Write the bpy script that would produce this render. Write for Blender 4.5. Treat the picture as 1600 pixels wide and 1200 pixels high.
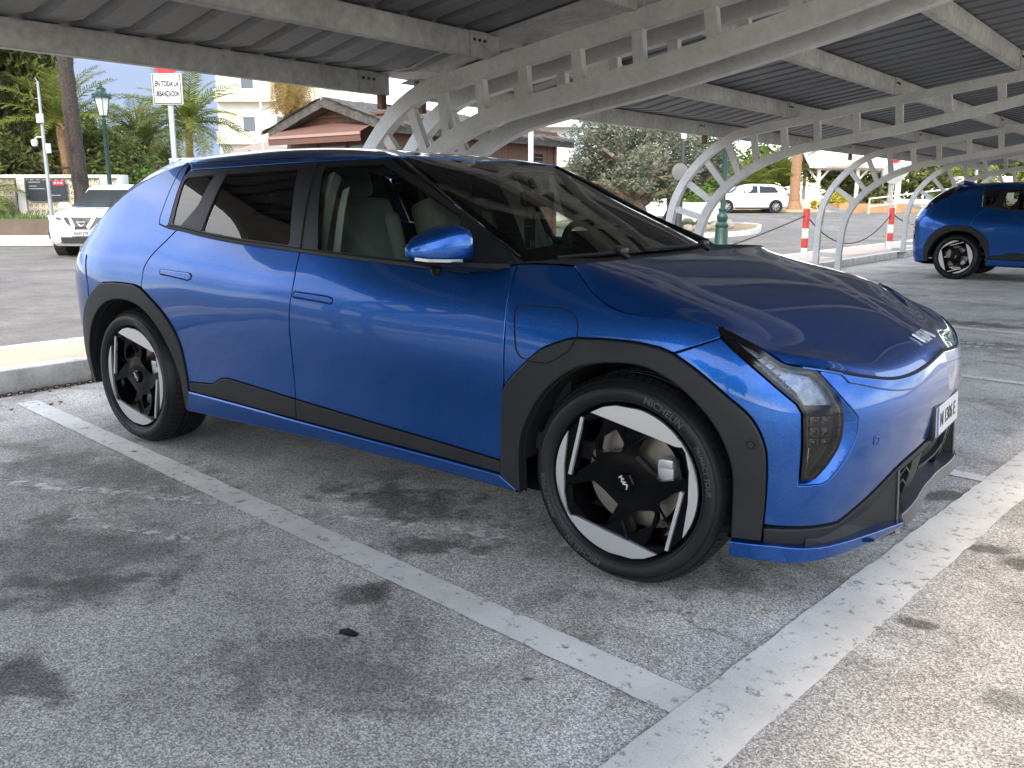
import bpy, bmesh, math, random
import numpy as np
from mathutils import Vector, Matrix
from mathutils.geometry import delaunay_2d_cdt

for o in list(bpy.data.objects): bpy.data.objects.remove(o)
scene = bpy.context.scene
COL = scene.collection

# ---------------------------------------------------------------- camera
cam_data = bpy.data.cameras.new('camera'); cam = bpy.data.objects.new('camera', cam_data); COL.objects.link(cam)
CAM = Vector((2.7029, -3.2149, 1.2172)); YAW, PITCH, ROLL = -0.641727, 0.207189, 0.001288
_f = Vector((math.cos(PITCH)*math.sin(YAW), math.cos(PITCH)*math.cos(YAW), -math.sin(PITCH)))
_r = Vector((math.cos(YAW), -math.sin(YAW), 0)); _u = _r.cross(_f)
_r2 = math.cos(ROLL)*_r+math.sin(ROLL)*_u; _u2 = -math.sin(ROLL)*_r+math.cos(ROLL)*_u
cam.matrix_world = Matrix(((_r2.x, _u2.x, -_f.x, CAM.x), (_r2.y, _u2.y, -_f.y, CAM.y), (_r2.z, _u2.z, -_f.z, CAM.z), (0, 0, 0, 1)))
cam_data.sensor_fit = 'HORIZONTAL'; cam_data.sensor_width = 36; cam_data.lens = 1360.99/1600*36
cam_data.clip_start = 0.05; cam_data.clip_end = 3000
scene.camera = cam
scene.render.resolution_x, scene.render.resolution_y = 1024, 768

# ---------------------------------------------------------------- sky and sun
SUN_EL, SUN_AZ = math.radians(38), math.radians(-72)   # azimuth of the sun measured from +x towards +y
world = bpy.data.worlds.new('World'); scene.world = world; world.use_nodes = True
BANK = (7.0, 2.0, 5.0)
wt = world.node_tree; wn = wt.nodes; wl = wt.links; wn.clear()
out = wn.new('ShaderNodeOutputWorld'); bg = wn.new('ShaderNodeBackground'); bg.inputs[1].default_value = 0.15
sky = wn.new('ShaderNodeTexSky'); sky.sky_type = 'NISHITA'; sky.sun_disc = False
sky.sun_elevation = SUN_EL; sky.sun_rotation = math.pi/2-SUN_AZ; sky.air_density = 1.0; sky.dust_density = .4; sky.ozone_density = 1.0
tc = wn.new('ShaderNodeTexCoord'); mp = wn.new('ShaderNodeMapping'); mp.inputs['Scale'].default_value = (1, 1, 2.6)
wl.new(tc.outputs['Generated'], mp.inputs[0])
cn = wn.new('ShaderNodeTexNoise'); cn.inputs['Scale'].default_value = 1.9; cn.inputs['Detail'].default_value = 7; cn.inputs['Roughness'].default_value = .55
cn.inputs['Distortion'].default_value = .3
wl.new(mp.outputs[0], cn.inputs['Vector'])
cr_ = wn.new('ShaderNodeValToRGB'); cr_.color_ramp.elements[0].position = .40; cr_.color_ramp.elements[1].position = .64
wl.new(cn.outputs['Fac'], cr_.inputs[0])
cm = wn.new('ShaderNodeMixRGB'); cm.inputs[2].default_value = (5.4, 5.3, 5.2, 1)
wl.new(cr_.outputs[0], cm.inputs[0]); wl.new(sky.outputs[0], cm.inputs[1])
# slate-blue cloud banks low in the sky, broken up by a broad noise
bn = wn.new('ShaderNodeTexNoise'); bn.inputs['Scale'].default_value = 1.25; bn.inputs['Detail'].default_value = 5; bn.inputs['Roughness'].default_value = .5
bmap = wn.new('ShaderNodeMapping'); bmap.inputs['Scale'].default_value = (1, 1, 3.0); bmap.inputs['Location'].default_value = BANK; wl.new(tc.outputs['Generated'], bmap.inputs[0]); wl.new(bmap.outputs[0], bn.inputs['Vector'])
br_ = wn.new('ShaderNodeValToRGB'); br_.color_ramp.elements[0].position = .43; br_.color_ramp.elements[1].position = .60; wl.new(bn.outputs['Fac'], br_.inputs[0])
sx = wn.new('ShaderNodeSeparateXYZ'); wl.new(tc.outputs['Generated'], sx.inputs[0])
el = wn.new('ShaderNodeMapRange'); el.inputs['From Min'].default_value = .13; el.inputs['From Max'].default_value = .36; el.inputs['To Min'].default_value = 1; el.inputs['To Max'].default_value = 0; wl.new(sx.outputs['Z'], el.inputs['Value'])
bm2 = wn.new('ShaderNodeMath'); bm2.operation = 'MULTIPLY'; wl.new(br_.outputs[0], bm2.inputs[0]); wl.new(el.outputs[0], bm2.inputs[1])
cm2 = wn.new('ShaderNodeMixRGB'); cm2.inputs[2].default_value = (.80, 1.0, 1.42, 1); wl.new(bm2.outputs[0], cm2.inputs[0]); wl.new(cm.outputs[0], cm2.inputs[1])
wl.new(cm2.outputs[0], bg.inputs[0]); wl.new(bg.outputs[0], out.inputs[0])
sun_d = bpy.data.lights.new('sun', 'SUN'); sun_d.energy = 1.0; sun_d.angle = math.radians(4.5); sun_d.color = (1, .82, .58)
sun = bpy.data.objects.new('sun', sun_d); COL.objects.link(sun)
sun.rotation_euler = Vector((math.cos(SUN_EL)*math.cos(SUN_AZ), math.cos(SUN_EL)*math.sin(SUN_AZ), math.sin(SUN_EL))).to_track_quat('Z', 'Y').to_euler()
scene.view_settings.view_transform = 'Standard'; scene.view_settings.look = 'None'
scene.view_settings.gamma = 1; scene.view_settings.use_curve_mapping = False
scene.view_settings.exposure = 2.15
scene.render.engine = 'CYCLES'
scene.cycles.max_bounces = 7; scene.cycles.transparent_max_bounces = 14; scene.cycles.glossy_bounces = 4; scene.cycles.diffuse_bounces = 3
scene.cycles.sample_clamp_indirect = 8; scene.cycles.caustics_reflective = False; scene.cycles.caustics_refractive = False
# ---------------------------------------------------------------- helpers
random.seed(7); RNG = np.random.default_rng(11)
PI = math.pi
MATS = {}
def mat(name, col, rough=.5, metal=0, spec=.5, coat=0, coat_rough=.03, bump=0, bscale=40, var=0, vscale=3, var2=0, v2scale=60, emit=None, alpha=None, sheen=0, detail=5, bdist=.01, col2=None, stretch=None, coord='Object', trans=0, chips=0, chipcol=(.10, .06, .04)):
    """Procedural material: base colour broken up by two noise scales, fine bump."""
    if name in MATS: return MATS[name]
    m = bpy.data.materials.new(name); m.use_nodes = True; nt = m.node_tree; b = nt.nodes['Principled BSDF']; L = nt.links.new
    c = (*col, 1)
    b.inputs['Base Color'].default_value = c; b.inputs['Roughness'].default_value = rough; b.inputs['Metallic'].default_value = metal
    b.inputs['Specular IOR Level'].default_value = spec; b.inputs['Coat Weight'].default_value = coat; b.inputs['Coat Roughness'].default_value = coat_rough
    if trans: b.inputs['Transmission Weight'].default_value = trans
    if sheen: b.inputs['Sheen Weight'].default_value = sheen
    tc = nt.nodes.new('ShaderNodeTexCoord'); src = tc.outputs[coord]
    if stretch:
        mp = nt.nodes.new('ShaderNodeMapping'); mp.inputs['Scale'].default_value = stretch; L(src, mp.inputs[0]); src = mp.outputs[0]
    def noise(s, d=detail, r=.6):
        n = nt.nodes.new('ShaderNodeTexNoise'); n.inputs['Scale'].default_value = s; n.inputs['Detail'].default_value = d; n.inputs['Roughness'].default_value = r
        L(src, n.inputs['Vector']); return n.outputs['Fac']
    cur = None
    if var or col2:
        n = noise(vscale); rp = nt.nodes.new('ShaderNodeValToRGB'); rp.color_ramp.elements[0].position = .3; rp.color_ramp.elements[1].position = .7
        c2 = (*col2, 1) if col2 else tuple(min(1, x*(1+var)) for x in col)+(1,)
        c1 = c if col2 else tuple(x*(1-var) for x in col)+(1,)
        rp.color_ramp.elements[0].color = c1; rp.color_ramp.elements[1].color = c2; L(n, rp.inputs[0]); cur = rp.outputs[0]
    if var2:
        n = noise(v2scale, 3); mx = nt.nodes.new('ShaderNodeMixRGB'); mx.blend_type = 'OVERLAY'; mx.inputs[0].default_value = var2
        if cur: L(cur, mx.inputs[1])
        else: mx.inputs[1].default_value = c
        L(n, mx.inputs[2]); cur = mx.outputs[0]
    if chips:
        n = noise(16, 7, .7); rp = nt.nodes.new('ShaderNodeValToRGB'); rp.color_ramp.elements[0].position = chips; rp.color_ramp.elements[1].position = chips+.035; L(n, rp.inputs[0])
        mx = nt.nodes.new('ShaderNodeMixRGB'); mx.inputs[2].default_value = (*chipcol, 1); L(rp.outputs[0], mx.inputs[0])
        if cur: L(cur, mx.inputs[1])
        else: mx.inputs[1].default_value = c
        cur = mx.outputs[0]
    if cur: L(cur, b.inputs['Base Color'])
    if bump:
        n = noise(bscale, 4); bp = nt.nodes.new('ShaderNodeBump'); bp.inputs['Strength'].default_value = bump; bp.inputs['Distance'].default_value = bdist
        L(n, bp.inputs['Height']); L(bp.outputs[0], b.inputs['Normal'])
    if emit: b.inputs['Emission Color'].default_value = (*emit[0], 1); b.inputs['Emission Strength'].default_value = emit[1]
    MATS[name] = m; return m

def glass_mat(name, tint, refl=1.0, ior=1.5, rough=0.0):
    m = bpy.data.materials.new(name); m.use_nodes = True; nt = m.node_tree; nt.nodes.clear(); L = nt.links.new
    o = nt.nodes.new('ShaderNodeOutputMaterial'); mx = nt.nodes.new('ShaderNodeMixShader')
    t = nt.nodes.new('ShaderNodeBsdfTransparent'); t.inputs[0].default_value = (*tint, 1)
    g = nt.nodes.new('ShaderNodeBsdfGlossy'); g.inputs['Roughness'].default_value = rough; g.inputs[0].default_value = (refl, refl, refl, 1)
    fr = nt.nodes.new('ShaderNodeFresnel'); fr.inputs[0].default_value = ior
    L(fr.outputs[0], mx.inputs[0]); L(t.outputs[0], mx.inputs[1]); L(g.outputs[0], mx.inputs[2]); L(mx.outputs[0], o.inputs[0])
    MATS[name] = m; return m

def tag(o, label=None, cat=None, group=None, kind=None):
    if label: o['label'] = label
    if cat: o['category'] = cat
    if group: o['group'] = group
    if kind: o['kind'] = kind
    return o
def empty(name, loc=(0, 0, 0), rz=0, label=None, cat=None, group=None):
    o = bpy.data.objects.new(name, None); o.empty_display_size = .2; COL.objects.link(o); o.location = loc; o.rotation_euler[2] = rz
    return tag(o, label, cat, group)
def link(name, me, parent=None, loc=None, rz=None, material=None, scale=None):
    o = bpy.data.objects.new(name, me); COL.objects.link(o)
    if parent is not None: o.parent = parent
    if loc is not None: o.location = loc
    if rz is not None: o.rotation_euler[2] = rz
    if scale is not None: o.scale = scale if hasattr(scale, '__len__') else (scale,)*3
    if material is not None and not me.materials: me.materials.append(material)
    return o
def copy_tree(o, parent=None):
    c = o.copy(); COL.objects.link(c); c.parent = parent
    for ch in list(o.children): copy_tree(ch, c)
    return c

class MB:
    """Collects shapes into one mesh."""
    def __init__(self): self.v = []; self.f = []; self.n = []
    def add(self, V, F, M=None):
        b = len(self.v)
        if M is not None: V = [tuple(M @ Vector(p)) for p in V]
        self.v += [tuple(map(float, p)) for p in V]; self.f += [tuple(i+b for i in f) for f in F]; return self
    def box(self, c, s, M=None, rz=0, bev=0):
        x, y, z = s[0]/2, s[1]/2, s[2]/2
        if bev <= 0:
            V = [(-x, -y, -z), (x, -y, -z), (x, y, -z), (-x, y, -z), (-x, -y, z), (x, -y, z), (x, y, z), (-x, y, z)]
            F = [(0, 3, 2, 1), (4, 5, 6, 7), (0, 1, 5, 4), (1, 2, 6, 5), (2, 3, 7, 6), (3, 0, 4, 7)]
        else:
            bm = bmesh.new(); bmesh.ops.create_cube(bm, size=1)
            bmesh.ops.scale(bm, vec=s, verts=bm.verts); bmesh.ops.bevel(bm, geom=bm.edges[:], offset=bev, segments=2, affect='EDGES', profile=.6)
            bm.verts.ensure_lookup_table(); V = [tuple(v.co) for v in bm.verts]; F = [tuple(v.index for v in f.verts) for f in bm.faces]; bm.free()
        T = Matrix.Translation(c) @ Matrix.Rotation(rz, 4, 'Z')
        return self.add(V, F, (M @ T) if M is not None else T)
    def tube(self, pts, r, n=8, cap=True, closed=False):
        P = [Vector(p) for p in pts]; m = len(P); rs = r if hasattr(r, '__len__') else [r]*m
        V = []; F = []; up = None
        for i in range(m):
            t = (P[(i+1) % m]-P[i-1]) if closed else (P[min(i+1, m-1)]-P[max(i-1, 0)])
            if t.length < 1e-9: t = Vector((0, 0, 1))
            t.normalize()
            if up is None: up = Vector((0, 0, 1)) if abs(t.z) < .9 else Vector((1, 0, 0))
            a = t.cross(up).normalized(); b_ = a.cross(t).normalized(); up = b_
            for k in range(n):
                th = 2*PI*k/n; V.append(P[i]+(a*math.cos(th)+b_*math.sin(th))*rs[i])
        for i in range(m if closed else m-1):
            j = (i+1) % m
            for k in range(n): F.append((i*n+k, i*n+(k+1) % n, j*n+(k+1) % n, j*n+k))
        if cap and not closed: F.append(tuple(range(n))); F.append(tuple(range((m-1)*n+n-1, (m-1)*n-1, -1)))
        return self.add(V, F)
    def sweep(self, pts, prof, up=(0, 0, 1), closed=False, cap=True):
        """Sweep a closed 2D profile (a,b): a along side vector, b along up."""
        P = [Vector(p) for p in pts]; m = len(P); n = len(prof); V = []; F = []; up = Vector(up)
        for i in range(m):
            t = ((P[(i+1) % m]-P[i-1]) if closed else (P[min(i+1, m-1)]-P[max(i-1, 0)])).normalized()
            a = t.cross(up).normalized(); b_ = a.cross(t).normalized()
            for (x, y) in prof: V.append(P[i]+a*x+b_*y)
        for i in range(m if closed else m-1):
            j = (i+1) % m
            for k in range(n): F.append((i*n+k, j*n+k, j*n+(k+1) % n, i*n+(k+1) % n))
        if cap and not closed: F.append(tuple(range(n))); F.append(tuple(range((m-1)*n+n-1, (m-1)*n-1, -1)))
        return self.add(V, F)
    def lathe(self, prof, n=32, M=None, a0=0, a1=2*PI):
        """prof: (r,z) revolve about z."""
        full = abs(a1-a0-2*PI) < 1e-6; m = n if full else n+1; V = []; F = []
        for i in range(m):
            th = a0+(a1-a0)*i/n
            for r, z in prof: V.append((r*math.cos(th), r*math.sin(th), z))
        k = len(prof)
        for i in range(n):
            j = (i+1) % m
            for q in range(k-1): F.append((i*k+q, j*k+q, j*k+q+1, i*k+q+1))
        return self.add(V, F, M)
    def prism(self, poly, h0, h1, M=None):
        """poly (x,y) extruded in z."""
        n = len(poly); V = [(x, y, h0) for x, y in poly]+[(x, y, h1) for x, y in poly]
        F = [tuple(range(n-1, -1, -1)), tuple(range(n, 2*n))]+[(i, (i+1) % n, n+(i+1) % n, n+i) for i in range(n)]
        return self.add(V, F, M)
    def blob(self, c, r, seed=0, sub=2, amp=.25, freq=1.5):
        bm = bmesh.new(); bmesh.ops.create_icosphere(bm, subdivisions=sub, radius=1)
        from mathutils import noise as mn
        V = []; r3 = r if hasattr(r, '__len__') else (r, r, r)
        for v in bm.verts:
            p = v.co; k = 1+amp*mn.noise(p*freq+Vector((seed*3.1, seed*1.7, seed)))
            V.append((c[0]+p.x*r3[0]*k, c[1]+p.y*r3[1]*k, c[2]+p.z*r3[2]*k))
        F = [tuple(v.index for v in f.verts) for f in bm.faces]; bm.free(); return self.add(V, F)
    def mesh(self, name, material=None, smooth=False, angle=None, mirror=False, fixn=True):
        me = bpy.data.meshes.new(name)
        V = self.v; F = self.f
        if mirror: V = [(x, -y, z) for x, y, z in V]; F = [tuple(reversed(f)) for f in F]
        me.from_pydata(V, [], F); me.validate()
        if fixn:
            bm = bmesh.new(); bm.from_mesh(me); bmesh.ops.recalc_face_normals(bm, faces=bm.faces); bm.to_mesh(me); bm.free()
        if material is not None: me.materials.append(material)
        if smooth:
            me.polygons.foreach_set('use_smooth', [True]*len(me.polygons))
            if angle: me.set_sharp_from_angle(angle=math.radians(angle))
        me.update(); return me
    def build(self, name, material=None, parent=None, smooth=False, angle=40, mirror=False, loc=None, rz=None, fixn=True):
        return link(name, self.mesh(name, material, smooth, angle, mirror, fixn), parent, loc, rz)

def text_mesh(txt, size, depth=.002, res=2, bold=0, align='CENTER', spacing=1.0):
    cu = bpy.data.curves.new('t', 'FONT'); cu.body = txt; cu.size = size; cu.extrude = depth; cu.resolution_u = res; cu.align_x = align; cu.align_y = 'CENTER'; cu.offset = bold
    cu.space_character = spacing
    o = bpy.data.objects.new('t', cu); COL.objects.link(o); dg = bpy.context.evaluated_depsgraph_get(); dg.update()
    me = bpy.data.meshes.new_from_object(o.evaluated_get(dg)); bpy.data.objects.remove(o); bpy.data.curves.remove(cu)
    V = [tuple(v.co) for v in me.vertices]; F = [tuple(p.vertices) for p in me.polygons]; bpy.data.meshes.remove(me)
    return V, F
def M4(o, x, y, z):
    """Matrix with origin o and axis columns x,y,z."""
    return Matrix(((x[0], y[0], z[0], o[0]), (x[1], y[1], z[1], o[1]), (x[2], y[2], z[2], o[2]), (0, 0, 0, 1)))
# ---------------------------------------------------------------- smooth surfaces
def spline(pts, n=12, closed=False):
    """Centripetal-like Catmull-Rom through pts -> dense list (ends included)."""
    P = np.asarray(pts, float)
    if len(P) < 3: return P
    A = np.vstack([2*P[0]-P[1], P, 2*P[-1]-P[-2]])
    out = []
    for i in range(1, len(A)-2):
        p0, p1, p2, p3 = A[i-1], A[i], A[i+1], A[i+2]
        d1 = max(np.linalg.norm(p2-p1), 1e-9)
        m1 = (p2-p0)*d1/max(np.linalg.norm(p1-p0)+d1, 1e-9)
        m2 = (p3-p1)*d1/max(np.linalg.norm(p3-p2)+d1, 1e-9)
        for k in range(n):
            t = k/n; h = t*t*(3-2*t)
            out.append(p1*(1-h)+p2*h+m1*(t*(1-t)**2)+m2*(t*t*(t-1)))
    out.append(P[-1])
    return np.array(out)

class RBF:
    def __init__(self, pts, val, sc):
        self.sc = np.asarray(sc, float); self.c = np.asarray(pts, float)*self.sc
        n, d = self.c.shape
        r = np.linalg.norm(self.c[:, None]-self.c[None], axis=2)
        Q = np.hstack([np.ones((n, 1)), self.c])
        M = np.zeros((n+d+1, n+d+1)); M[:n, :n] = r**3; M[:n, n:] = Q; M[n:, :n] = Q.T
        M[:n, :n] += np.eye(n)*2e-4
        self.w = np.linalg.solve(M, np.concatenate([val, np.zeros(d+1)]))
    def __call__(self, p):
        p = np.atleast_2d(p)*self.sc; n = len(self.c); out = np.empty(len(p))
        for i in range(0, len(p), 4000):
            q = p[i:i+4000]
            r = np.linalg.norm(q[:, None]-self.c[None], axis=2)
            out[i:i+4000] = r**3 @ self.w[:n] + self.w[n] + q @ self.w[n+1:]
        return out

class BodySide:
    """Right half of the lower body and cabin side: s runs along the plan outline (s = x on the flank), z is height."""
    def __init__(self, plan, ctrl):
        D = spline(plan, 60)
        L = np.concatenate([[0], np.cumsum(np.linalg.norm(np.diff(D, axis=0), axis=1))])
        i0 = np.argmin(np.abs(D[:, 0])); L = L-L[i0]+D[i0, 0]
        # even resample and smooth
        s = np.linspace(L[0], L[-1], 900)
        X = np.interp(s, L, D[:, 0]); Y = np.interp(s, L, D[:, 1])
        self.s, self.X, self.Y = s, X, Y
        self.s0, self.s1 = s[0], s[-1]
        P = []; V = []
        for row in ctrl:
            for z, d in row[1]:
                P.append((row[0], z)); V.append(d)
                if row[0] > 1.6: P.append((2*self.s1-row[0], z)); V.append(d)
        # drop duplicate mirrored end points
        seen = {}; 
        for a, b in zip(P, V): seen[(round(a[0], 3), round(a[1], 3))] = b
        self.D = RBF(list(seen.keys()), list(seen.values()), (0.55, 1.0))
    def base(self, s):
        x = np.interp(s, self.s, self.X); y = np.interp(s, self.s, self.Y)
        e = 0.02
        tx = np.interp(s+e, self.s, self.X)-np.interp(s-e, self.s, self.X)
        ty = np.interp(s+e, self.s, self.Y)-np.interp(s-e, self.s, self.Y)
        # past the nose centre mirror
        l = np.hypot(tx, ty)+1e-12
        return x, y, ty/l, -tx/l
    def pos(self, q):
        q = np.atleast_2d(q); x, y, nx, ny = self.base(q[:, 0]); d = self.D(q)
        return np.stack([x-nx*d, y-ny*d, q[:, 1]], 1)
    def __call__(self, q):
        q = np.atleast_2d(np.asarray(q, float)); P = self.pos(q); e = 0.006
        a = self.pos(q+[e, 0])-self.pos(q-[e, 0]); b = self.pos(q+[0, e])-self.pos(q-[0, e])
        N = np.cross(a, b); N /= np.linalg.norm(N, axis=1)[:, None]+1e-12
        return P, N

PLAN = [(-2.19, 0.0), (-2.185, -0.25), (-2.17, -0.48), (-2.135, -0.67), (-2.06, -0.80), (-1.90, -0.888), (-1.68, -0.921), (-1.4, -0.925), (-0.9, -0.925),
        (0, -0.925), (0.9, -0.925), (1.35, -0.925), (1.6, -0.917), (1.78, -0.892), (1.91, -0.845), (2.0, -0.77), (2.065, -0.65), (2.11, -0.5), (2.145, -0.28), (2.16, 0.0)]
CTRL = [
 (-3.05, [(.25, .04), (.6, 0), (.9, .03), (1.05, .16), (1.25, .40), (1.40, .62)]),
 (-2.55, [(.25, .04), (.6, 0), (.9, .03), (1.05, .15), (1.25, .36), (1.40, .55)]),
 (-2.2, [(.2, .06), (.45, .01), (.7, 0), (.88, .008), (.98, .055), (1.1, .15), (1.25, .25), (1.4, .38)]),
 (-1.85, [(.2, .045), (.45, .008), (.7, 0), (.85, .004), (.95, .026), (1.05, .085), (1.18, .15), (1.3, .215), (1.42, .295)]),
 (-1.41, [(.2, .04), (.45, .005), (.7, -.003), (.85, .008), (.95, .033), (1.05, .075), (1.15, .122), (1.28, .185), (1.4, .265)]),
 (-.9, [(.2, .04), (.32, .028), (.45, .025), (.6, .013), (.75, .002), (.86, .008), (.95, .032), (1.04, .074), (1.12, .108), (1.24, .165), (1.36, .240), (1.42, .30)]),
 (-.3, [(.2, .042), (.32, .03), (.45, .028), (.6, .017), (.72, .006), (.82, .005), (.92, .03), (1.02, .078), (1.12, .114), (1.24, .168), (1.36, .237), (1.43, .31)]),
 (.3, [(.2, .042), (.32, .03), (.45, .028), (.6, .016), (.7, .006), (.8, .008), (.9, .034), (1.0, .078), (1.1, .125), (1.24, .220), (1.36, .325), (1.43, .42)]),
 (.85, [(.2, .042), (.32, .03), (.45, .026), (.6, .013), (.7, .006), (.8, .012), (.9, .04), (1.0, .105), (1.1, .205), (1.24, .36), (1.36, .47)]),
 (1.3, [(.2, .035), (.4, .01), (.6, .002), (.72, .003), (.82, .018), (.92, .055), (1.02, .12), (1.15, .2)]),
 (1.62, [(.2, .03), (.4, .008), (.6, 0), (.72, .004), (.82, .022), (.92, .07), (1.02, .15)]),
 (1.9, [(.2, .04), (.35, .012), (.5, 0), (.64, .004), (.75, .03), (.85, .085), (.95, .17)]),
 (2.1, [(.2, .06), (.35, .022), (.46, .006), (.56, .001), (.62, .001), (.66, .010), (.72, .029), (.8, .075), (.9, .17)]),
 (2.4, [(.2, .07), (.35, .026), (.45, .010), (.55, .002), (.605, 0), (.64, .008), (.68, .021), (.72, .035), (.8, .085), (.9, .19)]),
 (2.75, [(.2, .07), (.35, .024), (.45, .010), (.55, .002), (.605, 0), (.64, .008), (.68, .020), (.72, .033), (.8, .085), (.9, .2)]),
]
# ---------------------------------------------------------------- car materials
def paint_mat(name, col, flake):
    m = mat(name, col, rough=.30, metal=.78, coat=1.0, coat_rough=.015)
    nt = m.node_tree; b = nt.nodes['Principled BSDF']; L = nt.links.new
    tc = nt.nodes.new('ShaderNodeTexCoord'); vo = nt.nodes.new('ShaderNodeTexVoronoi'); vo.inputs['Scale'].default_value = 900
    L(tc.outputs['Object'], vo.inputs['Vector'])
    mx = nt.nodes.new('ShaderNodeMixRGB'); mx.blend_type = 'MIX'; mx.inputs[1].default_value = (*col, 1); mx.inputs[2].default_value = (*flake, 1)
    rp = nt.nodes.new('ShaderNodeValToRGB'); rp.color_ramp.elements[0].position = .55; rp.color_ramp.elements[1].position = .95
    sp = nt.nodes.new('ShaderNodeSeparateColor'); L(vo.outputs['Color'], sp.inputs[0]); L(sp.outputs[0], rp.inputs[0]); L(rp.outputs[0], mx.inputs[0])
    L(mx.outputs[0], b.inputs['Base Color'])
    b.inputs['Coat IOR'].default_value = 1.40; b.inputs['Specular IOR Level'].default_value = .25
    return m
BLUE = paint_mat('blue_metallic_paint', (.0035, .058, .255), (.012, .12, .45))
BLACKP = mat('gloss_black', (.004, .004, .005), rough=.07, spec=.35)
SATIN = mat('satin_black_trim', (.013, .013, .015), rough=.42, spec=.3, var=.15, vscale=8)
CLAD = mat('grey_black_cladding', (.015, .016, .018), rough=.5, spec=.28, bump=.12, bscale=600, bdist=.001, var=.18, vscale=5)
DARK = mat('dark_void', (.004, .004, .004), rough=.9)
RUBBER = mat('tyre_rubber', (.009, .009, .010), rough=.5, spec=.3, var=.35, vscale=9, bump=.1, bscale=300, bdist=.001)
RUBTXT = mat('tyre_lettering', (.05, .05, .052), rough=.5)
ALU = mat('machined_aluminium', (.56, .56, .57), rough=.36, metal=.7, bump=.05, bscale=300, stretch=(1, 1, 20), bdist=.0005)
WHEELB = mat('wheel_gloss_black', (.003, .003, .0035), rough=.14, spec=.16)
DISC = mat('brake_disc_steel', (.30, .27, .24), rough=.38, metal=1, var=.2, vscale=20)
CALI = mat('caliper_grey', (.45, .46, .47), rough=.4, metal=.7)
CHROME = mat('chrome_badge', (.75, .75, .76), rough=.25, metal=.4)
LAMPD = mat('lamp_dark_plastic', (.012, .012, .014), rough=.25)
LAMPS = mat('lamp_reflector', (.35, .37, .40), rough=.18, metal=1)
WHITEP = mat('plate_white', (.50, .50, .50), rough=.35)
INK = mat('plate_black_ink', (.01, .01, .01), rough=.4)
SEATG = mat('grey_seat_fabric', (.30, .33, .32), rough=.85, bump=.2, bscale=350, bdist=.001, var=.12, vscale=6)
TRIML = mat('light_interior_trim', (.50, .52, .50), rough=.8, var=.05)
TRIMD = mat('dark_interior_trim', (.016, .017, .019), rough=.6)
G_FRONT = glass_mat('front_door_glass', (.80, .87, .82), 1.0, 1.45)
G_REAR = glass_mat('privacy_glass', (.36, .39, .37), 1.0, 1.62)
G_SHIELD = glass_mat('windscreen_glass', (.80, .88, .82), 1.0, 1.46)
G_LAMP = glass_mat('lamp_lens', (.88, .9, .92), 1.0, 1.45)

# ---------------------------------------------------------------- panels cut from the smooth surfaces
def densify(P, h):
    P = np.asarray(P, float); out = []
    for a, b in zip(P, np.roll(P, -1, 0)):
        n = max(1, int(math.ceil(np.linalg.norm(b-a)/h)))
        for k in range(n): out.append(a+(b-a)*k/n)
    return np.array(out)
def area2(P): return np.sum(P[:, 0]*np.roll(P[:, 1], -1)-np.roll(P[:, 0], -1)*P[:, 1])
def clean(P, eps=1e-4):
    P = np.asarray(P, float); keep = [i for i in range(len(P)) if np.linalg.norm(P[i]-P[i-1]) > eps]
    return P[keep]
def roundc(P, r, amin=25):
    """Fillet sharp corners of a closed polygon."""
    P = clean(P); n = len(P); out = []
    for i in range(n):
        a, b, c = P[i-1], P[i], P[(i+1) % n]; u = a-b; v = c-b; lu = np.linalg.norm(u); lv = np.linalg.norm(v)
        ang = math.degrees(math.acos(np.clip(-(u@v)/(lu*lv), -1, 1)))
        if ang < amin: out.append(b); continue
        d = min(r*math.tan(math.radians(ang)/2), .45*lu, .45*lv); p = b+u/lu*d; q = b+v/lv*d
        for t in (0, .25, .5, .75, 1): out.append((1-t)**2*p+2*t*(1-t)*b+t*t*q)
    return np.array(out)
def inset(P, d):
    a = P-np.roll(P, 1, 0); b = np.roll(P, -1, 0)-P
    na = np.stack([-a[:, 1], a[:, 0]], 1); nb = np.stack([-b[:, 1], b[:, 0]], 1)
    na /= np.linalg.norm(na, axis=1)[:, None]+1e-12; nb /= np.linalg.norm(nb, axis=1)[:, None]+1e-12
    m = na+nb; l = np.linalg.norm(m, axis=1)[:, None]; m = m/(l+1e-9); k = 1/np.clip(np.sum(m*na, 1), .45, 1)
    return P+m*(d*k)[:, None], -m
def inside(P, Q):
    x, y = Q[:, 0], Q[:, 1]; c = np.zeros(len(Q), bool)
    for (x0, y0), (x1, y1) in zip(P, np.roll(P, -1, 0)):
        k = (y0 > y) != (y1 > y); t = (x1-x0)*(y-y0)/((y1-y0) if y1 != y0 else 1e-12)+x0; c ^= k & (x < t)
    return c
def edgedist(P, Q):
    d = np.full(len(Q), 1e9)
    for a, b in zip(P, np.roll(P, -1, 0)):
        e = b-a; t = np.clip(((Q-a)@e)/(e@e+1e-12), 0, 1); d = np.minimum(d, np.linalg.norm(Q-a-t[:, None]*e, axis=1))
    return d
def fill(P, h, holes=()):
    lo, hi = P.min(0), P.max(0); gx, gy = np.meshgrid(np.arange(lo[0]+h/2, hi[0], h), np.arange(lo[1]+h/2, hi[1], h)); gx = gx+(np.arange(gx.shape[0])[:, None] % 2)*h*.5
    Q = np.stack([gx.ravel(), gy.ravel()], 1)
    if len(Q):
        Q = Q[inside(P, Q)]
        if len(Q): Q = Q[edgedist(P, Q) > h*.45]
    V = np.vstack([P, Q]) if len(Q) else P
    n = len(P); faces = [list(range(n))]
    v, e, f, _, _, _ = delaunay_2d_cdt([Vector(p) for p in V], [], faces, 1, 1e-6)
    v = np.array([tuple(p) for p in v])
    f = [tuple(t) for t in f]
    return v, f
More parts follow.
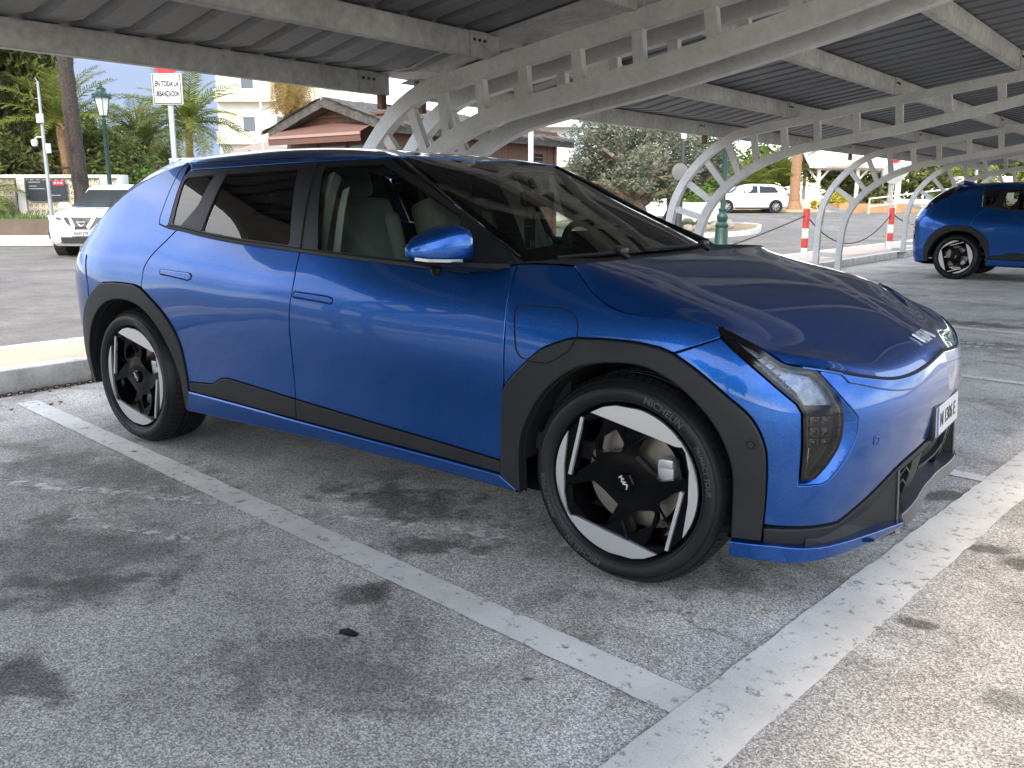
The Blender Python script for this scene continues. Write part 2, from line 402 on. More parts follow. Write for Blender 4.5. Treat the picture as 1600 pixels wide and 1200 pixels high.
def panel_mesh(poly, F, material, off=0., gap=.0022, lip=.014, h=.035, mirror=False, rnd=.0, edge=.003, crown=0.0, name='panel'):
    P = clean(poly)
    if area2(P) < 0: P = P[::-1]
    if rnd: P = roundc(P, rnd)
    P = densify(clean(P), h*.8)
    r0, out0 = inset(P, gap); r1, _ = inset(P, gap+edge)
    v, f = fill(r1, h)
    # map ring vertices
    pos, N = F(v); 
    o = np.full(len(v), off)
    if crown:
        dd = edgedist(r1, v); o = o+crown*(1-np.exp(-dd/.05))
    X = pos+N*o[:, None]
    # boundary rings appended
    p0, n0 = F(r0); p1, n1 = F(r1)
    outdir = p0-p1; outdir /= np.linalg.norm(outdir, axis=1)[:, None]+1e-12
    R0 = p0+n0*(off-edge*.45); NR0 = n0*.55+outdir*.83; NR0 /= np.linalg.norm(NR0, axis=1)[:, None]
    R2 = p0+n0*(off-lip); b = len(v); n = len(r0)
    # find index of ring r1 in v
    idx = []
    for q in r1:
        d = np.abs(v-q).sum(1); idx.append(int(np.argmin(d)))
    V = np.vstack([X, R0, R0, R2]); NN = np.vstack([N, NR0, outdir, outdir])
    Fc = list(f)
    for i in range(n):
        j = (i+1) % n
        if idx[i] != idx[j]: Fc.append((idx[i], idx[j], b+j, b+i)[::-1])
        else: Fc.append((idx[i], b+j, b+i)[::-1])
        Fc.append((b+n+i, b+n+j, b+2*n+j, b+2*n+i)[::-1])
    if mirror:
        V = V*[1, -1, 1]; NN = NN*[1, -1, 1]; Fc = [tuple(reversed(t)) for t in Fc]
    me = bpy.data.meshes.new(name)
    # orient: make faces agree with normals
    a, bb, c = (V[[t[k] for t in Fc]] for k in (0, 1, 2)); g = np.cross(bb-a, c-a)
    nn = NN[[t[0] for t in Fc]]+NN[[t[1] for t in Fc]]+NN[[t[2] for t in Fc]]
    flip = np.sum(g*nn, 1) < 0
    Fc = [tuple(reversed(t)) if k else t for t, k in zip(Fc, flip)]
    me.from_pydata([tuple(p) for p in V], [], Fc)
    me.polygons.foreach_set('use_smooth', [True]*len(me.polygons))
    me.normals_split_custom_set_from_vertices([tuple(p) for p in NN])
    me.materials.append(material); me.update()
    return me
class GridSurf:
    """Smooth surface through a control grid, (u,v) in [0,1]^2."""
    def __init__(self, G, nu=14, nv=14, smooth=0):
        G = np.asarray(G, float)
        A = np.stack([spline(G[:, j], nu) for j in range(G.shape[1])], 1)
        B = np.stack([spline(A[i], nv) for i in range(A.shape[0])], 0)
        for _ in range(smooth):      # fair the sheet, borders stay put
            C = B.copy(); C[1:-1, 1:-1] = B[1:-1, 1:-1]*.5+.125*(B[2:, 1:-1]+B[:-2, 1:-1]+B[1:-1, 2:]+B[1:-1, :-2]); B = C
        self.A = B; self.n, self.m = B.shape[:2]
        self.du = np.gradient(B, axis=0); self.dv = np.gradient(B, axis=1)
        N = np.cross(self.du, self.dv); self.N = N/(np.linalg.norm(N, axis=2)[..., None]+1e-12)
    def mesh(self, name, material, flip=False, off=0, u0=0., u1=1., v0=0., v1=1., lip=.014, edge=.003):
        i0, i1 = int(round(u0*(self.n-1))), int(round(u1*(self.n-1))); j0, j1 = int(round(v0*(self.m-1))), int(round(v1*(self.m-1)))
        N = self.N[i0:i1+1, j0:j1+1]*(-1 if flip else 1); X = self.A[i0:i1+1, j0:j1+1]+N*off; n, m = X.shape[:2]
        V = X.reshape(-1, 3); NN = N.reshape(-1, 3)
        Fc = [(i*m+j, (i+1)*m+j, (i+1)*m+j+1, i*m+j+1) for i in range(n-1) for j in range(m-1)]
        ring = [i*m for i in range(n)]+[(n-1)*m+j for j in range(1, m)]+[i*m+m-1 for i in range(n-2, -1, -1)]+[j for j in range(m-2, 0, -1)]
        k = len(ring); b = len(V); V2 = V[ring]-NN[ring]*lip; cen = V.mean(0); od = V[ring]-cen; od -= NN[ring]*np.sum(od*NN[ring], 1)[:, None]; od /= np.linalg.norm(od, axis=1)[:, None]+1e-9
        V = np.vstack([V, V[ring], V2]); NN = np.vstack([NN, od, od])
        Fc += [(b+i, b+(i+1) % k, b+k+(i+1) % k, b+k+i) for i in range(k)]
        a, bb, c = (V[[t[q] for t in Fc]] for q in (0, 1, 2)); g = np.cross(bb-a, c-a); nn = NN[[t[0] for t in Fc]]+NN[[t[2] for t in Fc]]
        Fc = [tuple(reversed(t)) if q else t for t, q in zip(Fc, np.sum(g*nn, 1) < 0)]
        me = bpy.data.meshes.new(name); me.from_pydata([tuple(p) for p in V], [], Fc); me.polygons.foreach_set('use_smooth', [True]*len(me.polygons))
        me.normals_split_custom_set_from_vertices([tuple(p) for p in NN]); me.materials.append(material); me.update(); return me

BODY = BodySide(PLAN, CTRL)
def sp(*p, n=6): return [tuple(q) for q in spline(p, n)]
S1 = BODY.s1; S0 = BODY.s0; SE = S1+.006
C_BELT = sp((-1.117, 1.093), (-1.03, 1.086), (-.83, 1.062), (-.56, 1.038), (-.15, 1.015), (.13, 1.0), (.42, .985), (.75, .972))
C_BELT2 = sp((.75, .972), (.83, .986), (.93, 1.008))
C_TOP = sp((-1.147, 1.333), (-1.12, 1.353), (-.935, 1.360), (-.445, 1.371), (-.113, 1.378), (.147, 1.382))
C_AP = sp((.147, 1.382), (.362, 1.287), (.573, 1.181), (.895, 1.038))
C_B = sp((-.143, 1.012), (-.135, .88), (-.148, .783), (-.16, .65), (-.166, .465), (-.166, .40))
C_B2 = [(-.166, .40), (-.166, .312)]
C_FD = sp((.93, 1.008), (.936, .97), (.948, .87), (.953, .79), (.950, .63))
C_RD = sp((-1.035, 1.085), (-1.085, 1.041), (-1.178, .964), (-1.222, .907), (-1.233, .843), (-1.236, .808))
RA_O = sp((-1.90, .26), (-1.91, .40), (-1.885, .53), (-1.82, .66), (-1.715, .75), (-1.62, .80))+sp((-1.585, .812), (-1.45, .820), (-1.30, .818))+sp((-1.236, .803), (-1.19, .782), (-1.05, .69), (-.972, .583), (-.945, .444), (-.934, .335))
RA_I = sp((-1.83, .26), (-1.82, .40), (-1.775, .52), (-1.69, .63), (-1.55, .715), (-1.40, .738), (-1.242, .712), (-1.125, .634), (-1.047, .524), (-.992, .387), (-.982, .30))
FA_O = sp((.920, .286), (.930, .43), (.942, .563), (.962, .612), (1.041, .691), (1.109, .747), (1.205, .788))+sp((1.235, .794), (1.35, .80), (1.45, .80), (1.53, .792))+sp((1.573, .779), (1.652, .734), (1.741, .671), (1.808, .619), (1.841, .57), (1.860, .512), (1.866, .39), (1.862, .24))
FA_I = sp((1.007, .22), (1.014, .402), (1.047, .495), (1.116, .598), (1.196, .668), (1.28, .711), (1.40, .731), (1.491, .728), (1.58, .694), (1.658, .636), (1.722, .563), (1.762, .473), (1.771, .392), (1.77, .22))
C_STRIP_R = [(-.93, .378), (-.75, .39), (-.68, .425), (-.62, .432), (-.166, .40)]
C_STRIP_F = [(-.166, .40), (.35, .366), (.924, .33)]
C_SB = [(-.934, .335), (-.166, .312), (.30, .30), (.921, .283)]
C_SILL = [(-.975, .232), (-.03, .243), (.6, .238), (1.02, .228)]
C_TAIL = sp((-1.17, 1.398), (-1.29, 1.375), (-1.41, 1.334), (-1.52, 1.287), (-1.66, 1.218), (-1.87, 1.09), (-2.04, .96))
C_HOODE = sp((1.162, 1.012), (1.195, .984), (1.273, .930), (1.33, .90), (1.395, .884), (1.48, .881), (1.571, .878), (1.644, .871), (1.70, .857))
C_HEAD_T = sp((1.70, .857), (1.739, .852), (1.818, .816), (1.897, .772))
C_HOODF = sp((1.897, .772), (2.042, .752), (2.185, .723), (2.332, .700), (2.45, .695), (2.608, .703), (SE, .722))
HEAD = sp((1.69, .862), (1.707, .834), (1.832, .739), (1.935, .660))+[(1.951, .635), (1.957, .534), (1.958, .437), (1.995, .438)]+sp((2.004, .441), (2.040, .484), (2.070, .536), (2.079, .585), (2.077, .641))+sp((2.072, .655), (2.046, .700), (2.003, .748))+sp((1.985, .757), (1.897, .769), (1.818, .812), (1.739, .849), (1.70, .862))

def fillet_z(c): return c

def make_wheel():
    """Wheel lying in the xz plane, outer face towards -y, centre at origin."""
    root = bpy.data.objects.new('wheel', None); COL.objects.link(root)
    Rm = Matrix.Rotation(PI/2, 4, 'X')      # local z -> -y
    # tyre
    prof = [(.238, -.10), (.249, -.085), (.254, -.02), (.262, .012), (.275, .022), (.290, .0275), (.302, .0255), (.313, .018), (.323, .004), (.331, -.012), (.3375, -.029), (.3420, -.045)]
    for g in (-.060, -.090, -.120, -.150):
        prof += [(.3445, g+.007), (.3375, g+.005), (.3375, g-.005), (.3445, g-.007)]
    prof += [(.3435, -.178), (.338, -.20), (.32, -.222), (.29, -.225), (.25, -.205), (.24, -.19)]
    m = MB(); m.lathe(prof, 96, Rm); t = m.build('tyre', RUBBER, root, smooth=True, angle=50)
    # shoulder blocks: sipes round the outer shoulder
    m = MB()
    for k in range(72):
        a = 2*PI*k/72; c, s = math.cos(a), math.sin(a)
        M = M4((c*.3350, s*.3350, -.021), (c*.9, s*.9, .43), (-s, c, 0), (-c*.43, -s*.43, .9))
        m.add(*box_vf((.0065, .0235, .030)), Rm @ M)
    m.build('tread_block', RUBBER, t)['kind'] = 'stuff'
    # sidewall ribs
    m = MB(); m.lathe([(.2655, .0175), (.267, .0205), (.269, .021), (.270, .0205)], 72, Rm); m.lathe([(.309, .0205), (.310, .0235), (.3115, .0222), (.3125, .0175)], 72, Rm)
    m.build('sidewall_rib', RUBBER, t, smooth=True)
    def ring_text(txt, size, rad, a_mid, zo, material, nm, spacing=1.05, shear=0):
        V, F = text_mesh(txt, size, .0012, 3, .0004, spacing=spacing)
        W = []
        for x, y, z in V:
            a = a_mid-(x+shear*y)/rad; r_ = rad+y; W.append((r_*math.cos(a), r_*math.sin(a), zo+z))
        mm = MB(); mm.add(W, F, Rm); return mm.build(nm, material, t)
    ring_text('MICHELIN', .031, .2880, math.radians(62), .0272, RUBTXT, 'sidewall_lettering')
    ring_text('PRIMACY TOUR', .021, .2880, math.radians(18), .0272, RUBTXT, 'sidewall_lettering', shear=.25)
    ring_text('MICHELIN', .031, .2880, math.radians(242), .0272, RUBTXT, 'sidewall_lettering')
    ring_text('PRIMACY TOUR', .021, .2880, math.radians(198), .0272, RUBTXT, 'sidewall_lettering', shear=.25)
    # rim barrel
    m = MB(); m.lathe([(.2545, .004), (.2525, .009), (.250, .004), (.246, -.006), (.226, -.02), (.214, -.09), (.21, -.19)], 80, Rm)
    rim = m.build('rim', WHEELB, root, smooth=True, angle=60)
    # face plate with openings, unit coordinates scaled by .2425 ; 180 degree symmetry
    R = .2495
    holes = [[(-.40, .34), (-.36, .52), (-.16, .66), (-.07, .50), (-.10, .40)],
             [(.16, .34), (.30, .60), (.54, .66), (.74, .46), (.80, .22), (.48, .12), (.34, .20)],
             [(-.66, .46), (-.60, .70), (-.34, .76), (-.47, .46), (-.46, .25), (-.74, .02)]]
    H = []
    for h_ in holes:
        h_ = np.array(h_); c_ = h_.mean(0); h_ = c_*.985+(h_-c_)*1.14; H.append(h_*R); H.append(-h_*R)
    ang = np.linspace(0, 2*PI, 72, endpoint=False); circ = np.stack([np.cos(ang), np.sin(ang)], 1)*R*.985
    pts = [tuple(p) for p in circ]; edges = [(i, (i+1) % 72) for i in range(72)]
    for h_ in H:
        hr = densify(roundc(h_, .012), .012); b = len(pts); pts += [tuple(p) for p in hr]; edges += [(b+i, b+(i+1) % len(hr)) for i in range(len(hr))]
    g = np.arange(-R, R, .014); gx, gy = np.meshgrid(g, g); Q = np.stack([gx.ravel(), gy.ravel()], 1); Q = Q[np.hypot(Q[:, 0], Q[:, 1]) < R*.95]; pts += [tuple(q) for q in Q]
    v, e, f, _, _, _ = delaunay_2d_cdt([Vector(p) for p in pts], edges, [], 0, 1e-6)
    v = np.array([tuple(p) for p in v]); cen = np.array([v[list(t)].mean(0) for t in f]); ok = np.hypot(cen[:, 0], cen[:, 1]) < R*.985
    for h_ in H: ok &= ~inside(h_, cen)
    f = [tuple(t) for t, k in zip(f, ok) if k]
    def dish(p):
        r_ = np.hypot(p[0], p[1])/R; z = .012-.030*max(0, 1-abs(r_-.35)/.0+0) if False else 0
        return .006-.024*(1-min(1, abs(r_-.12)/.88)) + .012*math.exp(-(r_/.33)**4)
    mesh = bmesh.new(); bv = [mesh.verts.new((p[0], p[1], dish(p))) for p in v]
    for t_ in f:
        try: mesh.faces.new([bv[i] for i in t_])
        except ValueError: pass
    loose = [q for q in mesh.verts if not q.link_faces]; bmesh.ops.delete(mesh, geom=loose, context='VERTS')
    bmesh.ops.recalc_face_normals(mesh, faces=mesh.faces)
    if sum(q.normal.z for q in mesh.faces) < 0: bmesh.ops.reverse_faces(mesh, faces=mesh.faces)
    ext = bmesh.ops.extrude_face_region(mesh, geom=mesh.faces[:]); vs = [q for q in ext['geom'] if isinstance(q, bmesh.types.BMVert)]
    bmesh.ops.translate(mesh, verts=vs, vec=(0, 0, .0)); 
    for q in mesh.verts:
        if q not in set(vs): pass
    old = set(mesh.verts)-set(vs)
    for q in old: q.co.z -= .028; q.co.x *= .985; q.co.y *= .985
    mesh.transform(Rm); bmesh.ops.recalc_face_normals(mesh, faces=mesh.faces)
    me = bpy.data.meshes.new('wheel_face'); mesh.to_mesh(me); mesh.free(); me.polygons.foreach_set('use_smooth', [True]*len(me.polygons)); me.set_sharp_from_angle(angle=math.radians(35)); me.materials.append(WHEELB); link('wheel_face', me, root)
    # machined blades and bars (two of each, opposite)
    blades = {'alloy_blade': [(-.49, .855), (-.32, .945), (-.14, .988)]+[(math.cos(a)*.993, math.sin(a)*.993) for a in np.radians(np.linspace(80, 46, 10))]+[(.77, .59), (.68, .585), (.40, .655)],
              'alloy_crescent': [(math.cos(a)*.993, math.sin(a)*.993) for a in np.radians(np.linspace(146, 216, 16))]+[(-.87, -.30), (-.875, .10)],
              'alloy_bar': [(-.635, .775), (-.595, .765), (-.765, -.03), (-.81, -.02)],
              'rim_edge': [(math.cos(a)*.995, math.sin(a)*.995) for a in np.radians(np.linspace(44, 12, 16))]+[(math.cos(a)*.972, math.sin(a)*.972) for a in np.radians(np.linspace(12, 44, 16))]}
    for nm, pl in blades.items():
        for sg in (1, -1):
            P = np.array(pl)*R*sg
            if area2(P) < 0: P = P[::-1]
            m = MB(); m.prism([tuple(q) for q in P], .0, .0125, Rm); m.build(nm, ALU, root)
    # spoke ridges
    for sg in (1, -1):
        for a, b in (((-.07, .76), (.04, .53)), ((-.64, .45), (-.44, .22)), ((.12, .52), (.36, .70))):
            P0 = np.array(a)*R*sg; P1 = np.array(b)*R*sg; d = (P1-P0)/np.linalg.norm(P1-P0); nn = np.array([-d[1], d[0]])*.006
            V = [(*(P0+nn*.4), .004), (*(P0-nn*.4), .004), (*(P1-nn), -.006), (*(P1+nn), -.006), (*P0, .010), (*P1, .004)]
            m = MB(); m.add(V, [(0, 1, 4), (1, 2, 5, 4), (2, 3, 5), (3, 0, 4, 5), (0, 3, 2, 1)], Rm); m.build('spoke_ridge', BLACKP, root)
    # centre cap with badge and bolts
    m = MB(); m.lathe([(.001, .006), (.030, .006), (.034, .003), (.035, -.02)], 6, Rm); m.build('centre_cap', WHEELB, root)
    Mb = Rm @ Matrix.Translation((0, 0, .0068)) @ Matrix.Rotation(math.radians(-52), 4, 'Z')
    m = MB(); m.add(*kia_vf(.044, .0016), Mb); m.build('badge', WHITEP, root)
    # brake disc, hub, caliper
    m = MB(); m.lathe([(.05, -.07), (.163, -.07), (.165, -.075), (.165, -.095), (.05, -.095)], 64, Rm); m.build('brake_disc', DISC, root, smooth=True)
    m = MB(); m.lathe([(.001, -.045), (.06, -.045), (.075, -.06), (.08, -.10)], 32, Rm); m.build('hub', SATIN, root, smooth=True)
    m = MB(); m.box((.125, .035, -.05), (.055, .10, .05), Rm, bev=.008); m.box((.128, .075, -.035), (.045, .03, .03), Rm, bev=.005); m.box((.128, .0, -.035), (.05, .045, .025), Rm, bev=.006)
    m.build('brake_caliper', CALI, root, smooth=True)
    return root
def densify_open(P, h):
    out = [P[0]]
    for a, b in zip(P[:-1], P[1:]):
        n = max(1, int(np.linalg.norm(b-a)/h)); out += [a+(b-a)*k/n for k in range(1, n+1)]
    return np.array(out)
def box_vf(s):
    m = MB(); m.box((0, 0, 0), s); return m.v, m.f
def kia_vf(w, d):
    """Angular badge strokes in the xy plane, width w."""
    h = w*.26; st = w*.045; m = MB()
    def stroke(pts):
        pts = np.array(pts)*[w/2, h/2]
        for a, b in zip(pts[:-1], pts[1:]):
            t = (b-a)/np.linalg.norm(b-a); n = np.array([-t[1], t[0]])*st; a2 = a-t*st*.5; b2 = b+t*st*.5
            m.prism([tuple(a2-n), tuple(b2-n), tuple(b2+n), tuple(a2+n)], -d, d)
    stroke([(-1, -1), (-1, 1)]); stroke([(-1, -.15), (-.42, 1), (-.42, 1)][:2]); stroke([(-.72, .35), (-.28, -1), (.02, -1+.0), (.02, 1)][:2]); stroke([(-.28, -1), (.06, 1)]); stroke([(.06, 1), (.06, -1)]); stroke([(.06, -1), (.55, 1)]); stroke([(.55, 1), (1, -1)])
    return m.v, m.f

def make_car(name):
    car = bpy.data.objects.new(name, None); COL.objects.link(car); car.empty_display_size = .3
    def side_panel(nm, poly, material, parent=car, sides=(0, 1), F=BODY, **k):
        res = []
        for s in sides:
            pa = parent[s] if isinstance(parent, (list, tuple)) else parent
            res.append(link(nm, panel_mesh(poly, F, material, mirror=bool(s), name=nm, **k), pa))
        return res
    # ---- dark inner shell behind the gaps
    shell = [(-2.0, .30), (-1.90, .26)]+RA_I+[(-.98, .25), (1.0, .23)]+FA_I+[(1.80, .24), (2.2, .24), (S1, .24), (S1, .69)]+list(reversed(C_HOODF[:-1]))+[(1.66, .85), (1.16, .98), (.93, .985)]+list(reversed([(a, b-.03) for a, b in C_BELT]))+[(-1.2, 1.06), (-1.2, 1.37), (-1.4, 1.31), (-1.66, 1.19), (-1.87, 1.06), (-2.04, .93), (-2.3, .90), (S0, .90), (S0, .3)]
    side_panel('inner_shell', shell, DARK, off=-.022, gap=0, lip=.01, h=.06)
    # ---- doors
    fd = list(reversed(C_BELT2))[0:]; 
    belt_f = [q for q in C_BELT if q[0] > -.143]; belt_r = [q for q in C_BELT if -1.035 < q[0] < -.143]
    fdoor = C_B+C_STRIP_F[1:]+[(.930, .43), (.942, .563)]+list(reversed(C_FD))+list(reversed(C_BELT2))[1:-1]+list(reversed(belt_f))
    fdoor = [q for q in fdoor]
    front_doors = side_panel('front_door', fdoor, BLUE, rnd=.01)
    rarc = [q for q in RA_O if q[0] > -1.225]
    rdoor = C_RD+rarc[:-1]+C_STRIP_R+list(reversed(C_B))[1:]+list(reversed(belt_r))
    rear_doors = side_panel('rear_door', rdoor, BLUE, rnd=.01)
    side_panel('door_cladding', [(-.166, .40)]+C_STRIP_F[1:]+[(.921, .283), (.30, .30), (-.166, .312)], CLAD, front_doors, off=.004, rnd=.006)
    side_panel('door_cladding', C_STRIP_R+[(-.166, .312), (-.934, .335)], CLAD, rear_doors, off=.004, rnd=.006)
    # handles: recessed pocket + flush grip
    for par, hp in ((front_doors, [(-.131, .832), (-.122, .860), (.075, .853), (.105, .847), (.108, .826), (.095, .817)]), (rear_doors, [(-1.087, .877), (-1.083, .905), (-.845, .897), (-.828, .888), (-.832, .865), (-.86, .858)])):
        hs = side_panel('door_handle', hp, BLUE, par, off=.0035, rnd=.008, edge=.004, h=.02, gap=.004)
        pk = np.array(hp); c = pk.mean(0); pk = c+(pk-c)*1.04
        side_panel('handle_pocket', pk, DARK, hs, off=.0008, rnd=.01, h=.03, lip=.002, gap=.001)
        sl = [(hp[0][0]+.012, hp[0][1]+.004), (hp[0][0]+.014, hp[0][1]-.003), (hp[-1][0]-.012, hp[-1][1]+.003), (hp[-1][0]-.010, hp[-1][1]+.010)]
        side_panel('handle_slot', sl, DARK, hs, off=.0042, h=.03, lip=.003, gap=.0005, edge=.001)
    # ---- sill
    side_panel('side_sill', C_SB+list(reversed(C_SILL)), BLUE, off=.012, rnd=.008, edge=.008, lip=.05)
    # ---- wheel arch cladding
    rcl = RA_O+[(-.936, .24)]+[(-.982, .235)]+list(reversed(RA_I))
    fcl = [(.926, .235)]+FA_O+[(1.77, .24)]+list(reversed(FA_I[1:-1]))+[(1.007, .225)]
    side_panel('arch_cladding', rcl, CLAD, off=.010, edge=.006, lip=.05, rnd=.004, h=.025)
    side_panel('arch_cladding', fcl, CLAD, off=.010, edge=.006, lip=.05, rnd=.004, h=.025)
    # parking sensors
    def on_body(s, z, off=0):
        P, N = BODY([(s, z)]); return P[0]+N[0]*off, N[0]
    def frame_at(s, z, off=0, sy=1):
        P, N = on_body(s, z, off); up = np.array([0, 0, 1.]); x = np.cross(up, N); x /= np.linalg.norm(x); y = np.cross(N, x)
        M = M4(P, x, y, N); return Matrix.Diagonal((1, sy, 1, 1)) @ M
    for sy in (1, -1):
        m = MB(); m.lathe([(.0001, .003), (.009, .003), (.0105, .0), (.013, .0), (.0135, .004), (.017, .004), (.0175, -.004)], 24, frame_at(1.817, .54, .011, sy)); m.build('parking_sensor', CLAD, car, smooth=True)
        m = MB(); m.lathe([(.0001, .001), (.010, .001), (.0108, -.002), (.0125, -.002), (.0128, .0015), (.0145, .0005)], 24, frame_at(2.229, .53, .0005, sy)); m.build('parking_sensor', BLUE, car, smooth=True)
    # ---- quarter panel with pillar, tail side, bumper
    qp = list(reversed(C_RD))+[(-1.117, 1.090), (-1.197, 1.107), (-1.210, 1.14), (-1.207, 1.257), (-1.205, 1.36), (-1.195, 1.391)]+C_TAIL+[(-2.10, .935), (-2.10, .66), (-2.13, .58), (-1.90, .50)]+[q for q in RA_O if q[0] < -1.24 and q[1] > .52]
    side_panel('quarter_panel', qp, BLUE, rnd=.006)
    side_panel('pillar_garnish', [(-1.117, 1.090), (-1.197, 1.107), (-1.210, 1.14), (-1.207, 1.257), (-1.205, 1.36), (-1.195, 1.385), (-1.16, 1.384), (-1.147, 1.335)], BLUE, rnd=.004, off=.001, h=.02, gap=.0015)
    side_panel('tail_corner', [(-1.79, .945), (-1.752, .80), (-1.748, .71), (-1.80, .62), (-1.86, .56), (-2.02, .54), (-2.095, .66), (-2.095, .93), (-1.95, .96)], BLUE, off=.004, edge=.004, rnd=.012, lip=.006, h=.03)
    side_panel('tail_lamp', [(-2.10, .925), (-2.10, .66), (-2.17, .66), (-2.25, .86), (-2.45, .88), (-2.45, .93)], mat('tail_lamp_red', (.05, .004, .006), rough=.08, coat=1), rnd=.01, off=.002)
    side_panel('rear_bumper', [(-2.13, .58), (-1.90, .50), (-1.905, .40), (-1.90, .26), (-2.2, .24), (S0-.004, .24), (S0-.004, .62), (-2.5, .62)], BLUE, rnd=.0, lip=.03, gap=.0)
    side_panel('tailgate', [(-2.17, .66), (-2.25, .86), (-2.45, .88), (-2.45, .93), (S0, .93), (S0, .62), (-2.5, .62), (-2.14, .59)], BLUE, gap=0)
    # ---- front fender
    fen = C_FD[:-1]+[(.948, .60), (.962, .612)]+[q for q in FA_O if .962 < q[0] < 1.572]+[(1.573, .779), (1.707, .832), (1.70, .857)]+list(reversed(C_HOODE[:-1]))+[(1.10, 1.013), (1.0, 1.012)]
    side_panel('front_fender', fen, BLUE, rnd=.004)
    port = [(.981, .867), (.996, .880), (1.168, .880), (1.213, .867), (1.234, .839), (1.240, .790), (1.220, .752), (1.144, .705), (1.088, .701), (1.020, .710), (1.003, .736)]
    # charge flap on the right fender only: groove ring plus lower corner in cladding colour
    seam = MB()
    rp = densify(roundc(np.array(port), .03), .012); Pp, Np = BODY(rp)
    loweredge = [i for i in range(len(rp))]
    def offs(q):
        # the flap crosses onto the cladding, keep the seam on its surface
        return .0125 if (inside(np.array(FA_O+[(1.5, .4)]), q[None])[0]) else .0012
    seam.tube([Pp[i]+Np[i]*offs(rp[i]) for i in range(len(rp))], .0021, 6, closed=True)
    seam.build('charge_flap_seam', DARK, car, smooth=True)
    # ---- headlamp: recessed bowl, bulbs, lens
    hb = side_panel('headlamp', HEAD, LAMPD, off=-.045, gap=.003, lip=.01, h=.03)
    lens_top = [q for q in HEAD if q[1] >= .649]; 
    for s, par in ((0, hb[0]), (1, hb[1])):
        link('lamp_lens', panel_mesh(HEAD, BODY, G_LAMP, off=.003, gap=.003, lip=.0, h=.025, mirror=bool(s), name='lamp_lens'), par)
        link('lamp_rim', panel_mesh_ring(HEAD, BODY, BLACKP, .004, .002, .014, -.05, bool(s)), par)
        # light guide fins in the upper blade
        up = [(1.735, .836), (1.80, .792), (1.87, .742), (1.935, .690), (1.955, .652), (2.06, .652), (2.035, .70), (1.985, .742), (1.90, .755), (1.82, .800), (1.76, .838)]
        link('light_guide', panel_mesh(up, BODY, mat('lamp_silver', (.16, .18, .22), rough=.22, metal=.6, var=.4, vscale=60, bump=.5, bscale=120, bdist=.002), off=-.018, gap=.002, lip=.012, h=.02, mirror=bool(s), name='light_guide'), par)
        for k in range(7):
            f0 = k/6.; a = (1.80+.10*f0, .80-.105*f0); P, N = BODY([(a[0], a[1]), (a[0]+.022, a[1]+.012)])
            m = MB(); m.tube([P[0]-N[0]*.014, P[1]-N[1]*.014], .0022, 6); o = m.build('light_fin', LAMPS, par, mirror=bool(s))
        # lower module: 2x2 projector cubes
        link('lamp_box', panel_mesh([(1.968, .636), (2.068, .634), (2.066, .585), (2.055, .535), (2.02, .475), (1.995, .452), (1.968, .452)], BODY, mat('lamp_box_dark', (.02, .02, .022), rough=.3), off=-.03, gap=.002, lip=.01, h=.02, mirror=bool(s), name='lamp_box'), par)
        for i, ss in enumerate((1.993, 2.030)):
            for j, zz in enumerate((.612, .580, .548)):
                P, N = on_body(ss, zz, -.018); x = np.cross((0, 0, 1), N); x /= np.linalg.norm(x); y = np.cross(N, x); M = M4(P, x, y, N)
                m = MB(); m.box((0, 0, 0), (.028, .022, .018), M, bev=.003); o = m.build('projector', LAMPD, par, mirror=bool(s), smooth=True)
                m = MB(); m.lathe([(.0001, .0135), (.006, .012), (.0095, .009)], 14, M); m.build('projector_lens', BLACKP, o, mirror=bool(s), smooth=True)
        P, N = on_body(2.0, .50, -.024)
        m = MB(); m.tube([BODY([(1.985, .53)])[0][0]-.02*N, BODY([(1.982, .46)])[0][0]-.02*N], .005, 8); m.build('light_bar', LAMPS, par, mirror=bool(s))
    # ---- front bumper
    BUMPL = sp((2.13, .286), (2.25, .345), (2.402, .414), (2.55, .445), (2.692, .461), (SE, .465))
    farc = [q for q in FA_O if q[0] > 1.573 and q[1] > .30]
    hb_low = [q for q in HEAD]
    # headlamp boundary from the fender seam down, round and up to the hood line
    i_end = max(range(len(HEAD)), key=lambda i: HEAD[i][0] < 1.71 and HEAD[i][1] or -1)
    lamp_edge = [q for q in HEAD[1:] ]
    cut = next(i for i, q in enumerate(lamp_edge) if i > 20 and q[0] < 1.99 and q[1] > .75)
    lamp_edge = lamp_edge[:cut]
    BO = [(2.012, .742), (2.06, .692)]+sp((2.137, .613), (2.136, .565), (2.128, .537))+sp((2.10, .488), (2.048, .434), (2.02, .424))+[(1.957, .422)]
    left_edge = [q for q in lamp_edge if q[0] < 1.9585 and .43 < q[1] < .836]
    bump = [(1.573, .779)]+farc+[(1.864, .292), (2.0, .287)]+BUMPL+list(reversed([q for q in C_HOODF if q[0] > 2.02]))+[(2.012, .752)]+BO+list(reversed(left_edge))
    side_panel('front_bumper', bump, BLUE, gap=.0022, lip=.02, h=.03)
    # raised boomerang beside the lamp
    BOOM_O = [(2.012, .742), (2.06, .692)]+sp((2.137, .613), (2.136, .565), (2.128, .537))+sp((2.10, .488), (2.048, .434), (2.02, .424))+[(1.957, .422)]
    boom = list(map(tuple, [(2.004, .744), (2.046, .698)]+sp((2.077, .641), (2.079, .585), (2.070, .536), (2.040, .484), (2.004, .441))+[(1.958, .434)]))+list(reversed(BOOM_O))
    boom_old = [(2.004, .744), (2.046, .698)]+sp((2.077, .641), (2.079, .585), (2.070, .536), (2.040, .484), (2.004, .441))+[(1.958, .434), (1.957, .424), (2.02, .428)]+sp((2.048, .436), (2.10, .488), (2.128, .537))+sp((2.136, .565), (2.137, .613))
    boomF = lambda q: BODY(q)
